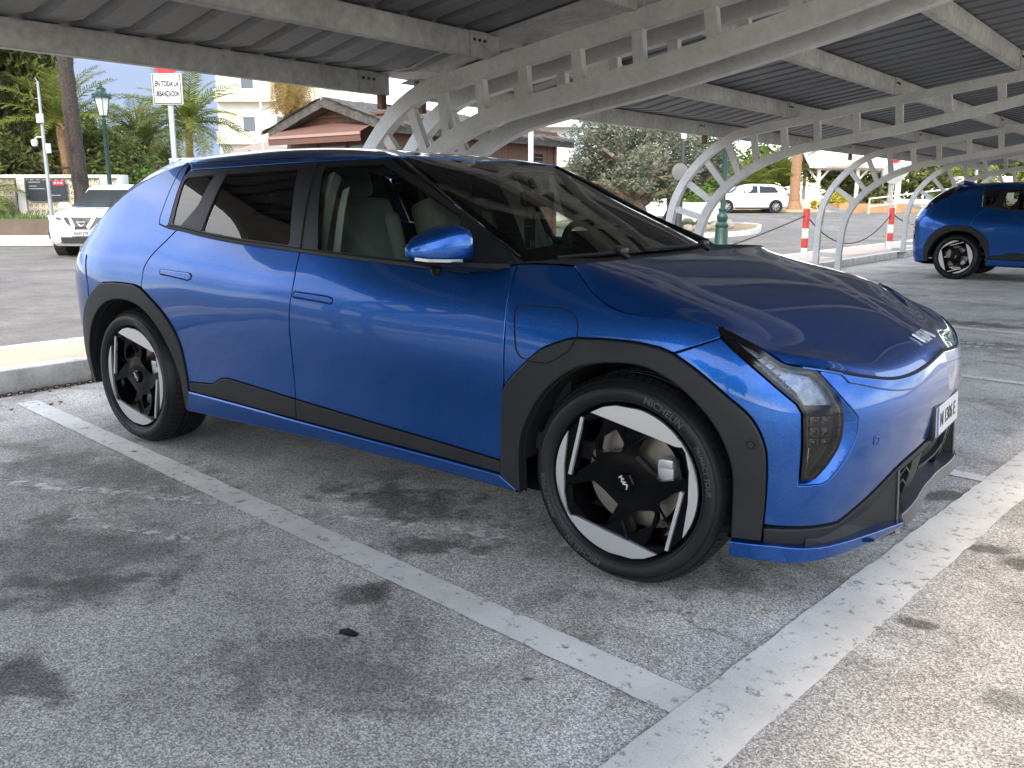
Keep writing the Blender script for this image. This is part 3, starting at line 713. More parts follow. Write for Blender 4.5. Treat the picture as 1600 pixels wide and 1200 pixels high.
    inn_c = np.array([(2.004, .744), (2.046, .698)]+sp((2.077, .641), (2.079, .585), (2.070, .536), (2.040, .484), (2.004, .441))+[(1.958, .434)]); out_c = np.array(BOOM_O)
    class Facet:
        def pos(self, q):
            P, N = BODY(q); d0 = np.min(np.linalg.norm(q[:, None]-np.array(densify_open(out_c, .004))[None], axis=2), axis=1); d1 = np.min(np.linalg.norm(q[:, None]-np.array(densify_open(inn_c, .004))[None], axis=2), axis=1)
            return P-N*(.026*d0/(d0+d1+1e-6))[:, None]
        def __call__(self, q):
            q = np.atleast_2d(np.asarray(q, float)); e = .003; a = self.pos(q+[e, 0])-self.pos(q-[e, 0]); b = self.pos(q+[0, e])-self.pos(q-[0, e]); n = np.cross(a, b); return self.pos(q), n/(np.linalg.norm(n, axis=1)[:, None]+1e-12)
    side_panel('lamp_surround', boom, BLUE, F=Facet(), off=.0, gap=.0004, edge=.0012, lip=.006, h=.012)
    # hood line black gap strip, bright nose bar
    side_panel('nose_strip', list(C_HOODF[2:])+list(reversed([(a, b-.030-.016*min(1, max(0, (a-2.15)/.3))) if a > 2.1 else (a, b-.012) for a, b in C_HOODF[2:]])), BLUE, off=.004, gap=.003, edge=.005, lip=.01, h=.02)
    # ---- lower spoiler, fins, grille, lip
    low = [(1.866, .285), (2.13, .282)]+[(a, b-.004) for a, b in BUMPL]+[(SE, .44), (2.69, .435), (2.55, .42), (2.43, .395), (2.40, .235), (2.2, .215), (1.866, .235)]
    side_panel('lower_spoiler', low, CLAD, off=.006, gap=.001, edge=.005, lip=.05, h=.025)
    class Lip:
        def __call__(self, q):
            q = np.atleast_2d(np.asarray(q, float)).copy(); P, N = BODY(np.stack([q[:, 0], np.full(len(q), .3)], 1)); k = np.clip((q[:, 0]-1.95)/.45, 0, 1); k = k*k*(3-2*k)
            outw = N.copy(); outw[:, 2] = 0; outw /= np.linalg.norm(outw, axis=1)[:, None]
            t = (q[:, 1]-.17)/.05
            c_ = np.clip((q[:, 0]-2.36)/.46, 0, 1); c_ = c_*c_*(3-2*c_); X = P+outw*(.012+(.05*k-.05*c_)*(1-.35*t))[:, None]; X[:, 2] = q[:, 1]+.055*k
            NN = outw+np.array([0, 0, -.12]); NN /= np.linalg.norm(NN, axis=1)[:, None]; return X, NN
    side_panel('front_lip', [(1.772, .235), (1.772, .19), (2.2, .175), (2.42, .172), (2.42, .182), (2.25, .198), (1.9, .235)], BLUE, F=Lip(), gap=0, edge=.004, lip=.06, h=.03)
    side_panel('centre_lip', [(2.42, .165), (SE, .165), (SE, .215), (2.42, .205)], mat('grey_lip', (.10, .10, .11), rough=.35, metal=.3), F=Lip(), gap=0, edge=.006, lip=.08, h=.03)
    m_ = [BODY([q])[0][0]-BODY([q])[1][0]*.002 for q in C_HOODF[6:]]
    for s in (0, 1): m = MB(); m.tube(m_, .0055, 8); m.build('hood_seal', DARK, car, smooth=True, mirror=bool(s))
    # spoiler shelf and fin
    for sy in (1, -1):
        P1, N1 = on_body(2.405, .405, .004); P2, N2 = on_body(2.405, .235, .06); P3, N3 = on_body(2.15, .275, .004); P4, N4 = on_body(2.0, .25, .008); P5, N5 = on_body(2.15, .22, .035); P2b = P2.copy()
        V = [P1, P2, P3, P4, P5, P2-[0, 0, .018], P5-[0, 0, .012], P4-[0, 0, .02], P1-N1*.03, P2-N2*.07]
        F_ = [(0, 2, 1), (2, 4, 1), (2, 3, 4), (1, 4, 6, 5), (4, 3, 7, 6), (0, 1, 9, 8), (1, 5, 9)]
        m = MB(); m.add(V, F_); m.build('spoiler_fin', CLAD, car, mirror=(sy < 0))
        m = MB(); m.tube([P1+N1*.003, P2+N2*.003], .004, 6); m.build('fin_edge', mat('grey_trim_edge', (.10, .10, .10), rough=.4, metal=.4), car, mirror=(sy < 0))
    grille = [(2.43, .39), (2.55, .42), (2.69, .432), (S1, .437), (S1, .24), (2.43, .24)]
    gr = side_panel('lower_grille', grille, DARK, off=-.07, gap=0, lip=.0, h=.05)
    for s in (0, 1):
        for zz in (.275, .318, .360):
            P, N = BODY([(t, zz+.03*(1 if i % 2 else 0)) for i, t in enumerate((2.44, 2.49, 2.54))]); m = MB(); m.sweep([p-n*.012 for p, n in zip(P, N)], [(-.012, -.004), (.012, -.004), (.012, .004), (-.012, .004)]); m.build('grille_blade', SATIN, gr[s], mirror=bool(s))
        pl = [(2.55, .40), (2.64, .41), (2.63, .27), (2.56, .26)]
        link('grille_flap', panel_mesh(pl, BODY, CLAD, off=-.004, gap=.0, lip=.03, h=.03, mirror=bool(s), name='grille_flap'), gr[s])
        P, N = BODY([(t, .352) for t in (2.64, 2.7, S1)]); m = MB(); m.sweep([p-n*.014 for p, n in zip(P, N)], [(-.012, -.004), (.012, -.004), (.012, .004), (-.012, .004)]); m.build('grille_blade', SATIN, gr[s], mirror=bool(s))
    # number plate
    pc = np.array([2.160, 0, .505]); tl = .06
    Mp = M4(pc, (0, 1, 0), (-tl, 0, 1), (1, 0, tl)); m = MB(); m.box((0, 0, -.012), (.37, .118, .022), Mp, bev=.006); pf = m.build('plate_holder', SATIN, car, smooth=True, angle=30)
    m = MB(); m.box((0, .002, .0015), (.345, .098, .004), Mp, bev=.002); m.build('number_plate', WHITEP, pf)
    V, F_ = text_mesh('M 1306 E', .068, .0006, 2, .0008, spacing=.95); m = MB(); m.add(V, F_, Mp @ Matrix.Translation((0, 0, .0042))); m.build('plate_text', INK, pf)
    m = MB(); m.box((-.158, .002, .004), (.026, .096, .001), Mp); m.build('plate_band', mat('plate_blue', (.01, .04, .25), rough=.4), pf)
    # ---- hood
    HG = []
    def bp(s, z): return BODY([(s, z)])[0][0]
    E = [bp(1.163, 1.012), bp(1.273, .930), bp(1.40, .884), bp(1.571, .878), bp(1.70, .857), bp(1.818, .814), bp(1.90, .772)]
    ctr = [(1.20, 1.016), (1.32, .996), (1.47, .965), (1.66, .920), (1.83, .868), (1.99, .800), (2.105, .738)]
    for k, (e, (xc, zc)) in enumerate(zip(E, ctr)):
        f = k/6.
        row = [e]
        hgt = zc-e[2]
        if k < 6:
            for v, gz, gx in ((.945, .50, .05), (.87, .80, .14), (.64, .945, .40), (.32, .99, .78)):
                row.append(np.array([e[0]+(xc-e[0])*gx**(1-.25*f), e[1]*v, e[2]+hgt*gz]))
        else:
            for s in (2.042, 2.185, 2.332, 2.56): 
                z = np.interp(s, [q[0] for q in C_HOODF], [q[1] for q in C_HOODF]); row.append(bp(s, z))
            xc, zc = bp(S1, .722)[0], .722
        row.append(np.array([xc, 0, zc]))
        if k == 6:   # crisp leading edge: an extra row just behind the shut line
            cr = [bp(1.868, .790)]
            for s in (2.042, 2.185, 2.332, 2.56, S1):
                z = np.interp(s, [q[0] for q in C_HOODF], [q[1] for q in C_HOODF]); Pq, Nq = BODY([(s, z)]); nq = Nq[0]*[1, 1, 0]; nq = nq/np.linalg.norm(nq); w_ = min(1, (s-1.9)/.35); cr.append(Pq[0]-nq*(.018+.030*w_)+[0, 0, .020+.022*w_])
            cr[-1][1] = 0; HG.append(cr)
        HG.append(row)
    # let the cross rows fan towards the nose
    full = [[np.array(p) for p in r]+[np.array(p)*[1, -1, 1] for p in reversed(r[:-1])] for r in HG]
    hs_ = GridSurf(full, 14, 10, smooth=70); hood = link('hood', hs_.mesh('hood', BLUE, flip=False if hs_.N[:, :, 2].mean() > 0 else True, lip=.02), car)
    # badge on the hood
    r_ = hs_; iu = int(.84*(r_.n-1)); iv = int(.5*(r_.m-1)); Pb = r_.A[iu, iv]; Nb = r_.N[iu, iv]*(1 if r_.N[:, :, 2].mean() > 0 else -1)
    yx = np.array([0, 1., 0]); yy = np.cross(Nb, yx); 
    m = MB(); m.add(*kia_vf(.15, .003), M4(Pb+Nb*.004, yx, yy, Nb)); m.build('hood_badge', CHROME, hood)
    # ---- roof and windscreen
    def edge_pt(s, z): return bp(s, z)
    RS = [(-1.17, 1.398, -1.52, 1.448), (-.95, 1.397, -1.15, 1.466), (-.6, 1.399, -.72, 1.473), (-.25, 1.400, -.36, 1.460), (0., 1.398, -.10, 1.434), (.155, 1.392, .05, 1.406)]
    RG = []
    for s, z, xc, zc in RS:
        e = edge_pt(s, z); row = [e]
        for v, g, gx in ((.93, .38, .10), (.78, .70, .34), (.45, .93, .80)): row.append(np.array([e[0]+(xc-e[0])*gx, e[1]*v, e[2]+(zc-e[2])*g]))
        row.append(np.array([xc, 0, zc])); RG.append(row+[np.array(p)*[1, -1, 1] for p in reversed(row[:-1])])
    rs = GridSurf(RG, 10, 10, smooth=20); fl = rs.N[:, :, 2].mean() < 0
    roof = link('roof', rs.mesh('roof', BLUE, flip=fl, lip=.02), car)
    # roof rail strip between door frame top and roof
    side_panel('roof_rail', [(a, b+.004) for a, b in C_TOP[6:]]+[(.19, 1.368), (.12, 1.3905), (0, 1.3965), (-.25, 1.398), (-.6, 1.397), (-.95, 1.395), (-1.17, 1.396), (-1.195, 1.388), (-1.15, 1.387)], BLUE, gap=.0015, lip=.02, h=.02)
    WS = [((.155, -.555, 1.386), (.045, 1.403)), ((.325, -.590, 1.302), (.30, 1.336)), ((.525, -.628, 1.195), (.58, 1.236)), ((.735, -.690, 1.090), (.84, 1.133)), ((.93, -.745, 1.002), (1.075, 1.024))]
    WG = []
    for e, (xc, zc) in WS:
        e = np.array(e); row = [e]
        for v, g, gx in ((.90, .42, .14), (.68, .80, .48), (.35, .96, .87)): row.append(np.array([e[0]+(xc-e[0])*gx, e[1]*v, e[2]+(zc-e[2])*g]))
        row.append(np.array([xc, 0, zc])); WG.append(row+[np.array(p)*[1, -1, 1] for p in reversed(row[:-1])])
    ws = GridSurf(WG, 12, 12, smooth=40); fw = ws.N[:, :, 2].mean() < 0
    shield = link('windscreen', ws.mesh('windscreen', G_SHIELD, flip=fw, lip=.0), car)
    # black frit border (sheet just under the glass)
    for nm, a in (('frit_border', (0, 1, 0, .075)), ('frit_border', (0, 1, .925, 1)), ('frit_border', (0, .085, .075, .925)), ('frit_border', (.90, 1, .075, .925))):
        link(nm, ws.mesh(nm, BLACKP, flip=fw, off=-.003, u0=a[0], u1=a[1], v0=a[2], v1=a[3], lip=.0), shield)
    link('sun_band', ws.mesh('sun_band', BLACKP, flip=fw, off=-.004, u0=.06, u1=.2, v0=.44, v1=.56, lip=0), shield)
    # A pillar black panels between the seam and the glass
    for s in (0, 1):
        ap = spline(C_AP, 3); P, N = BODY(ap); W = np.array([e for e, _ in WS]); t = np.linspace(0, 1, len(P)); td = np.linspace(0, 1, len(W))
        Q = np.stack([np.interp(t, td, W[:, k]) for k in range(3)], 1)
        V = []; 
        for a, b in zip(P, Q):
            mid = (a+b)/2+np.array([.006, -.003, .006]); V += [a, (a*2+mid)/3+np.array([.003, -.004, .003]), mid, b+np.array([.002, -.002, .004]), b+np.array([0, .01, -.006])]
        n = len(P); F_ = [(i*5+k, i*5+k+1, (i+1)*5+k+1, (i+1)*5+k) for i in range(n-1) for k in range(4)]
        m = MB(); m.add(V, F_); o = m.build('windscreen_pillar', BLACKP, car, smooth=True, angle=60, mirror=bool(s))
        # corner panel below pillar to the hood
        Pa = [bp(.895, 1.038), bp(.925, 1.007), bp(1.0, 1.014), bp(1.10, 1.015), bp(1.163, 1.014)]
        Pb_ = [np.array(WS[3][0])*.25+np.array(WS[4][0])*.75, np.array(WS[4][0]), np.array(WS[4][0])+[.06, .02, -.004], np.array(WS[4][0])+[.13, .05, -.006], np.array(WS[4][0])+[.19, .08, -.01]]
        V = Pa+Pb_; m = MB(); m.add(V, [(i, i+1, i+6, i+5) for i in range(4)]); m.build('cowl_corner', SATIN, car, mirror=bool(s))
    # cowl panel under wipers
    CG = []
    for v in np.linspace(-1, 1, 13):
        w = WG[-1][4][0]+(WG[-1][0][0]-WG[-1][4][0])*abs(v)**2; CG.append([(w-.01, v*.77, 1.022-.012*v*v-.006), (w+.05, v*.77, 1.010-.012*v*v), (w+.16, v*.78, .985-.01*v*v)])
    m = MB(); m.add([p for r in CG for p in r], [(i*3+k, (i+1)*3+k, (i+1)*3+k+1, i*3+k+1) for i in range(12) for k in range(2)]); m.build('cowl', SATIN, car, smooth=True)
    for (x0, y0, x1, y1) in ((1.10, -.42, 1.005, -.68), (1.09, .30, 1.09, -.22)):
        m = MB()
        def wz(x, y):   # height on the glass
            d = (ws.A[..., 0]-x)**2+(ws.A[..., 1]-y)**2; return ws.A.reshape(-1, 3)[np.argmin(d), 2]
        pts = [(x0+(x1-x0)*t+.03*math.sin(PI*t), y0+(y1-y0)*t, wz(x0+(x1-x0)*t, y0+(y1-y0)*t)+.014) for t in np.linspace(0, 1, 8)]
        m.tube(pts, .007, 6); m.tube([pts[0], (x0+.03, y0+.02, 1.015)], .012, 8); m.box((x0+.01, y0, pts[0][2]+.005), (.03, .06, .02), bev=.005); m.build('wiper', SATIN, car, smooth=True)
    # ---- tailgate glass and spoiler
    TE = [BODY([q])[0][0] for q in ((-1.17, 1.398), (-1.41, 1.334), (-1.66, 1.218), (-1.87, 1.09), (-2.04, .96))]
    TC = [(-1.60, 1.440), (-1.80, 1.350), (-1.97, 1.225), (-2.10, 1.09), (-2.165, .95)]
    TG = []
    for e, (xc, zc) in zip(TE, TC):
        row = [e]
        for v, g in ((.9, .45), (.7, .80), (.35, .97)): row.append(np.array([e[0]+(xc-e[0])*g, e[1]*v, e[2]+(zc-e[2])*g]))
        row.append(np.array([xc, 0, zc])); TG.append(row+[np.array(p)*[1, -1, 1] for p in reversed(row[:-1])])
    ts = GridSurf(TG, 8, 8); ft = ts.N[:, :, 0].mean() > 0
    link('rear_glass', ts.mesh('rear_glass', G_REAR, flip=ft, u0=.12, u1=.82, v0=.06, v1=.94, lip=.0), car)
    for a in ((0, .12, 0, 1), (.82, 1, 0, 1), (.12, .82, 0, .06), (.12, .82, .94, 1)): link('tailgate_frame', ts.mesh('tailgate_frame', BLUE, flip=ft, u0=a[0], u1=a[1], v0=a[2], v1=a[3], lip=.0), car)
    m = MB(); sy = [(-1.30, -.60, 1.386), (-1.52, -.52, 1.420), (-1.63, -.3, 1.437), (-1.66, 0, 1.444), (-1.63, .3, 1.437), (-1.52, .52, 1.420), (-1.30, .60, 1.386)]
    m.sweep(spline(sy, 6), [(-.02, -.014), (.06, -.012), (.09, -.004), (.05, .008), (-.02, .010)]); m.build('roof_spoiler', BLUE, car, smooth=True)
    m = MB(); m.add([(-1.60, -.014, 1.430), (-1.38, -.004, 1.452), (-1.38, .004, 1.452), (-1.60, .014, 1.430), (-1.57, -.004, 1.500), (-1.57, .004, 1.500), (-1.605, 0, 1.488)], [(0, 1, 4, 6), (1, 2, 5, 4), (2, 3, 6, 5), (3, 0, 6), (4, 5, 6)]); m.build('roof_antenna', BLUE, car)
    # ---- window frames and glass
    fr_out = [(-1.117, 1.090)]+[q for q in C_BELT[1:]]+C_BELT2[1:]+[(.895, 1.038)]+list(reversed(C_AP[:-1]))+list(reversed(C_TOP[:-1]))
    G1 = [(-.042, 1.024), (-.047, 1.05), (-.166, 1.345), (-.157, 1.358), (.126, 1.363), (.153, 1.355), (.367, 1.261), (.585, 1.158), (.647, .998), (.412, 1.002), (.137, 1.017)]
    G2 = [(-.835, 1.083), (-.80, 1.078), (-.56, 1.056), (-.235, 1.036), (-.225, 1.05), (-.315, 1.343), (-.33, 1.351), (-.80, 1.338), (-.825, 1.325)]
    G3 = [(-1.09, 1.109), (-1.02, 1.101), (-.93, 1.20), (-.90, 1.335), (-1.105, 1.325), (-1.125, 1.31)]
    for s in (0, 1):
        pan = []
        me = holed_panel(fr_out, (G1, G2, G3), BODY, SATIN, bool(s)); fro = link('window_frame', me, car)
        for nm, g, mt, par in (('window_glass', G1, G_FRONT, front_doors[s]), ('window_glass', G2, G_REAR, rear_doors[s]), ('quarter_glass', G3, G_REAR, car)):
            link(nm, panel_mesh(g, BODY, mt, off=-.004, gap=-.004, lip=0, h=.03, rnd=.012, mirror=bool(s), name=nm), par)
        # division lines of the pillars
        for a, b in (((-.143, 1.012), (-.215, 1.374)),):
            P, N = BODY(np.linspace(a, b, 12)); m = MB(); m.tube([p+n*.0012 for p, n in zip(P, N)], .0025, 6); m.build('pillar_seam', DARK, fro, mirror=bool(s))
        P, N = BODY(np.array([(-1.117, 1.093)]+C_BELT[4:]+[(.70, .975)])); m = MB(); m.sweep([p+n*.002 for p, n in zip(P, N)], [(-.004, -.004), (.007, -.004), (.007, .010), (-.004, .012)]); m.build('belt_moulding', SATIN, fro, smooth=True, mirror=bool(s))
    # quarter-window blade: the diagonal satin pillar stands a bit proud
    side_panel('pillar_blade', [(-1.01, 1.10), (-.84, 1.075), (-.80, 1.345), (-.90, 1.345), (-.935, 1.20)], SATIN, off=.003, gap=.004, lip=.006, h=.02, rnd=.01)
    # ---- door mirror
    for s in (0, 1):
        par = front_doors[s]
        secs = []
        # housing: lofted along y outward (local x fwd)
        prof = []
        for t, (cx, cz, w, h) in zip(np.linspace(0, 1, 8), ((.735, 1.058, .030, .050), (.73, 1.060, .052, .066), (.715, 1.062, .066, .074), (.70, 1.061, .072, .074), (.688, 1.058, .072, .068), (.676, 1.054, .066, .060), (.662, 1.050, .052, .048), (.650, 1.046, .02, .02))):
            y = -.84-.215*t; ring = []; fx_ = -.17*s
            for a in np.linspace(0, 2*PI, 20, endpoint=False):
                c, sn = math.cos(a), math.sin(a); e = .62
                ring.append((fx_+cx+w*abs(c)**e*(1 if c > 0 else -1)*(1.0 if c > 0 else .62), y, cz+h*abs(sn)**e*(1 if sn > 0 else -1)*(1 if sn > 0 else .8)))
            secs.append(ring)
        V = [p for r in secs for p in r]; F_ = [(i*20+k, i*20+(k+1) % 20, (i+1)*20+(k+1) % 20, (i+1)*20+k) for i in range(7) for k in range(20)]+[tuple(range(20)), tuple(range(159, 139, -1))]
        m = MB(); m.add(V, F_); mr = m.build('door_mirror', BLUE, par, smooth=True, angle=70, mirror=bool(s))
        m = MB(); m.add([(x, y+.002, min(z, 1.015)-.008 if z < 1.015 else 1.015) for r in secs for x, y, z in [( (p[0]-.69)*1.03+.69, p[1], p[2]) for p in r]], F_); m.build('mirror_base', SATIN, mr, smooth=True, mirror=bool(s))
        rings = []
        for y, x0, x1, z0, z1 in ((-.825, .62, .915, .978, 1.006), (-.87, .625, .88, .976, 1.008), (-.92, .63, .82, .982, 1.012), (-.97, .635, .76, .992, 1.016), (-1.01, .64, .73, 1.0, 1.018)):
            rings.append([(x0, y, z1), (x0, y, z0+.012), (x0+.03, y, z0), (x1-.06, y, z0), (x1, y, z0+.016), (x1-.01, y, z1)])
        m = MB(); m.add([q for r in rings for q in r], [(i*6+k, i*6+(k+1) % 6, (i+1)*6+(k+1) % 6, (i+1)*6+k) for i in range(4) for k in range(6)]+[tuple(range(24, 30)), tuple(range(6))]); m.build('mirror_arm', SATIN, mr, smooth=True, angle=35, mirror=bool(s))
        m = MB(); m.add([(.672, -.865, 1.025), (.645, -1.03, 1.028), (.640, -1.03, 1.07), (.672, -.865, 1.10)], [(0, 1, 2, 3)]); m.build('mirror_glass', CHROME, mr, mirror=bool(s))
        m = MB(); m.lathe([(.0001, -.022), (.012, -.020), (.017, -.008), (.02, .005)], 16, Matrix.Translation((.70, -.97, .985)) @ Matrix.Diagonal((1, 1, 1, 1))); m.build('mirror_camera', BLACKP, mr, smooth=True, mirror=bool(s))
        m = MB(); m.sweep([(.765, -.91, 1.017), (.752, -.98, 1.019), (.722, -1.035, 1.022), (.68, -1.05, 1.026)], [(-.006, -.005), (.006, -.005), (.006, .005), (-.006, .005)]); m.build('turn_signal', LAMPS, mr, smooth=True, mirror=bool(s))
        # triangular sail panel
        side_panel('sail_panel', [(.654, .998), (.598, 1.158), (.872, 1.042), (.909, 1.010), (.817, .988), (.739, .974)], SATIN, fro, sides=(s,), off=.002, gap=.002, lip=.005, h=.02)
    # ---- wheel wells
    for s in (0, 1):
        for cx in (1.41, -1.41):
            m = MB(); m.lathe([(.40, -.93+.05), (.40, -.55), (.01, -.55)], 28, Matrix.Translation((cx, 0, .345)) @ Matrix.Rotation(-PI/2, 4, 'X'), a0=PI*1.0, a1=PI*2.0)
            m.build('wheel_well', DARK, car, mirror=bool(s))
    m = MB(); m.add([(2.1, -.6, .22), (2.1, .6, .22), (1.9, .8, .21), (-1.9, .8, .22), (-2.1, .6, .24), (-2.1, -.6, .24), (-1.9, -.8, .22), (1.9, -.8, .21)], [(0, 1, 2, 3, 4, 5, 6, 7)]); m.build('underbody', DARK, car)
    # ---- cabin
    m = MB(); m.box((-.1, 0, .40), (3.0, 1.62, .06)); m.build('cabin_floor', TRIMD, car)
    m = MB(); dpts = [(1.12, 1.0), (.98, 1.015), (.72, 1.0), (.60, .96), (.56, .90), (.62, .80), (.75, .5), (1.12, .5)]; m.prism(dpts, -.76, .76, Matrix.Rotation(PI/2, 4, 'X')); dash = m.build('dashboard', TRIMD, car)
    m = MB(); m.box((.62, .30, 1.03), (.015, .62, .12), bev=.006); m.build('display_screen', BLACKP, car)
    m = MB(); m.lathe_dummy = None
    St = M4((.48, .37, .96), (0, 1, 0), (-.38, 0, .92), (-.92, 0, -.38)); ring = [St @ Vector((.185*math.cos(a), .165*math.sin(a), 0)) for a in np.linspace(0, 2*PI, 40, endpoint=False)]
    m = MB(); m.tube(ring, .016, 10, closed=True); sw = m.build('steering_wheel', TRIMD, car, smooth=True)
    m = MB(); m.box((0, -.02, .01), (.14, .10, .05), St, bev=.015); m.box((0, -.02, .0), (.34, .03, .02), St, bev=.006); m.box((0, -.1, .0), (.05, .1, .02), St, bev=.006); m.build('wheel_hub', TRIMD, sw, smooth=True)
    def seat(x, y, w, sc=1.0):
        st = bpy.data.objects.new('seat', None); COL.objects.link(st); st.parent = car
        m = MB(); m.box((x+.10, y, .60), (.52, w, .16), bev=.05); c = m.build('seat_cushion', SEATG, st, smooth=True, angle=70)
        M = Matrix.Translation((x-.17, y, .64)) @ Matrix.Rotation(math.radians(-17), 4, 'Y')
        V = []; m = MB(); m.box((0, 0, .30), (.15, w*.96, .62), M, bev=.055); m.box((.05, -w*.38, .28), (.12, w*.16, .50), M, bev=.04); m.box((.05, w*.38, .28), (.12, w*.16, .50), M, bev=.04); m.build('seat_back', SEATG, st, smooth=True, angle=70)
        m = MB(); m.box((.02, 0, .71), (.10, .30, .20), M, bev=.04); m.build('head_rest', SEATG, st, smooth=True, angle=70)
        m = MB(); m.tube([M @ Vector((0, -.06, .58)), M @ Vector((0, -.06, .66))], .008, 6); m.tube([M @ Vector((0, .06, .58)), M @ Vector((0, .06, .66))], .008, 6); m.build('rest_post', CHROME, st)
    seat(-.05, -.37, .52); seat(-.05, .37, .52)
    m = MB(); m.box((-.92, 0, .58), (.5, 1.3, .16), bev=.04); m.box((-1.22, 0, .88), (.14, 1.3, .55), Matrix.Identity(4), bev=.05)
    for y in (-.40, 0, .40): m.box((-1.22, y, 1.20), (.10, .26, .13), bev=.035)
    m.build('rear_bench', TRIMD, car, smooth=True, angle=70)
    # B pillar trims, headliner, light door trims
    for s in (0, 1):
        P, N = BODY(np.linspace((-.10, .75), (-.19, 1.36), 10)); m = MB(); m.sweep([p-n*.07 for p, n in zip(P, N)], [(-.05, -.02), (.05, -.02), (.05, .02), (-.05, .02)], up=(0, -1, 0)); m.build('pillar_trim', TRIML, car, mirror=bool(s), smooth=True)
        link('door_trim', panel_mesh([(-1.1, .5), (.9, .45), (.9, .955), (-.1, .98), (-1.0, 1.03)], BODY, TRIMD, off=-.075, gap=0, lip=0, h=.1, mirror=bool(s), name='door_trim'), car)
        P, N = BODY(np.linspace((-.02, .95), (-.10, 1.33), 8)); m = MB(); m.sweep([p-n*.10 for p, n in zip(P, N)], [(-.022, -.002), (.022, -.002), (.022, .002), (-.022, .002)], up=(0, -1, 0)); m.build('seat_belt', TRIML, car, mirror=bool(s))
    link('headliner', rs.mesh('headliner', TRIML, flip=not fl, off=.035, lip=.0), car)
    # rear-view mirror with hanging card, green sticker
    m = MB(); m.box((.44, 0, 1.225), (.03, .23, .065), Matrix.Identity(4), bev=.012); m.tube([(.44, 0, 1.25), (.40, 0, 1.31)], .012, 8); rv = m.build('rear_view_mirror', TRIMD, car, smooth=True)
    return car

def panel_mesh_ring(poly, F, material, off, gap, width, lip, mirror):
    """Thin band following an outline."""
    P = clean(poly)
    if area2(P) < 0: P = P[::-1]
    P = densify(P, .02); a, _ = inset(P, gap); b, _ = inset(P, gap+width)
    pa, na = F(a); pb, nb = F(b); n = len(P)
    V = np.vstack([pa+na*(off-.02), pa+na*off, pb+nb*off*.6, pb+nb*lip])
    Fc = [(k*n+i, k*n+(i+1) % n, (k+1)*n+(i+1) % n, (k+1)*n+i) for k in range(3) for i in range(n)]
    m = MB(); m.add(V, Fc); return m.mesh('lamp_rim', material, True, 40, mirror)
def holed_panel(poly, holes, F, material, mirror):
    P = clean(poly)
    if area2(P) < 0: P = P[::-1]
    P = densify(P, .03); pts = [tuple(p) for p in P]; edges = [(i, (i+1) % len(P)) for i in range(len(P))]; Hs = []
    for h in holes:
        H = np.array(h)
        if area2(clean(H)) < 0: H = H[::-1]
        H = densify(roundc(H, .014), .025); Hs.append(H); b = len(pts); pts += [tuple(p) for p in H]; edges += [(b+i, b+(i+1) % len(H)) for i in range(len(H))]
    lo, hi = P.min(0), P.max(0); gx, gy = np.meshgrid(np.arange(lo[0], hi[0], .04), np.arange(lo[1], hi[1], .04)); Q = np.stack([gx.ravel(), gy.ravel()], 1); Q = Q[inside(P, Q)]
    for H in Hs: Q = Q[~inside(H, Q)]
    pts += [tuple(q) for q in Q]
    v, e, f, _, _, _ = delaunay_2d_cdt([Vector(p) for p in pts], edges, [], 0, 1e-6); v = np.array([tuple(p) for p in v]); cen = np.array([v[list(t)].mean(0) for t in f]); ok = inside(P, cen)
    for H in Hs: ok &= ~inside(H, cen)
    f = [tuple(t) for t, k in zip(f, ok) if k]
    X, N = F(v); V = [tuple(p) for p in X]; Fc = list(f)
    for H in Hs:
        x, n = F(H); b = len(V); V += [tuple(p) for p in x]+[tuple(p) for p in x-n*.02]; k = len(H); Fc += [(b+i, b+(i+1) % k, b+k+(i+1) % k, b+k+i) for i in range(k)]
    m = MB(); m.add(V, Fc); return m.mesh('window_frame', material, True, 40, mirror)
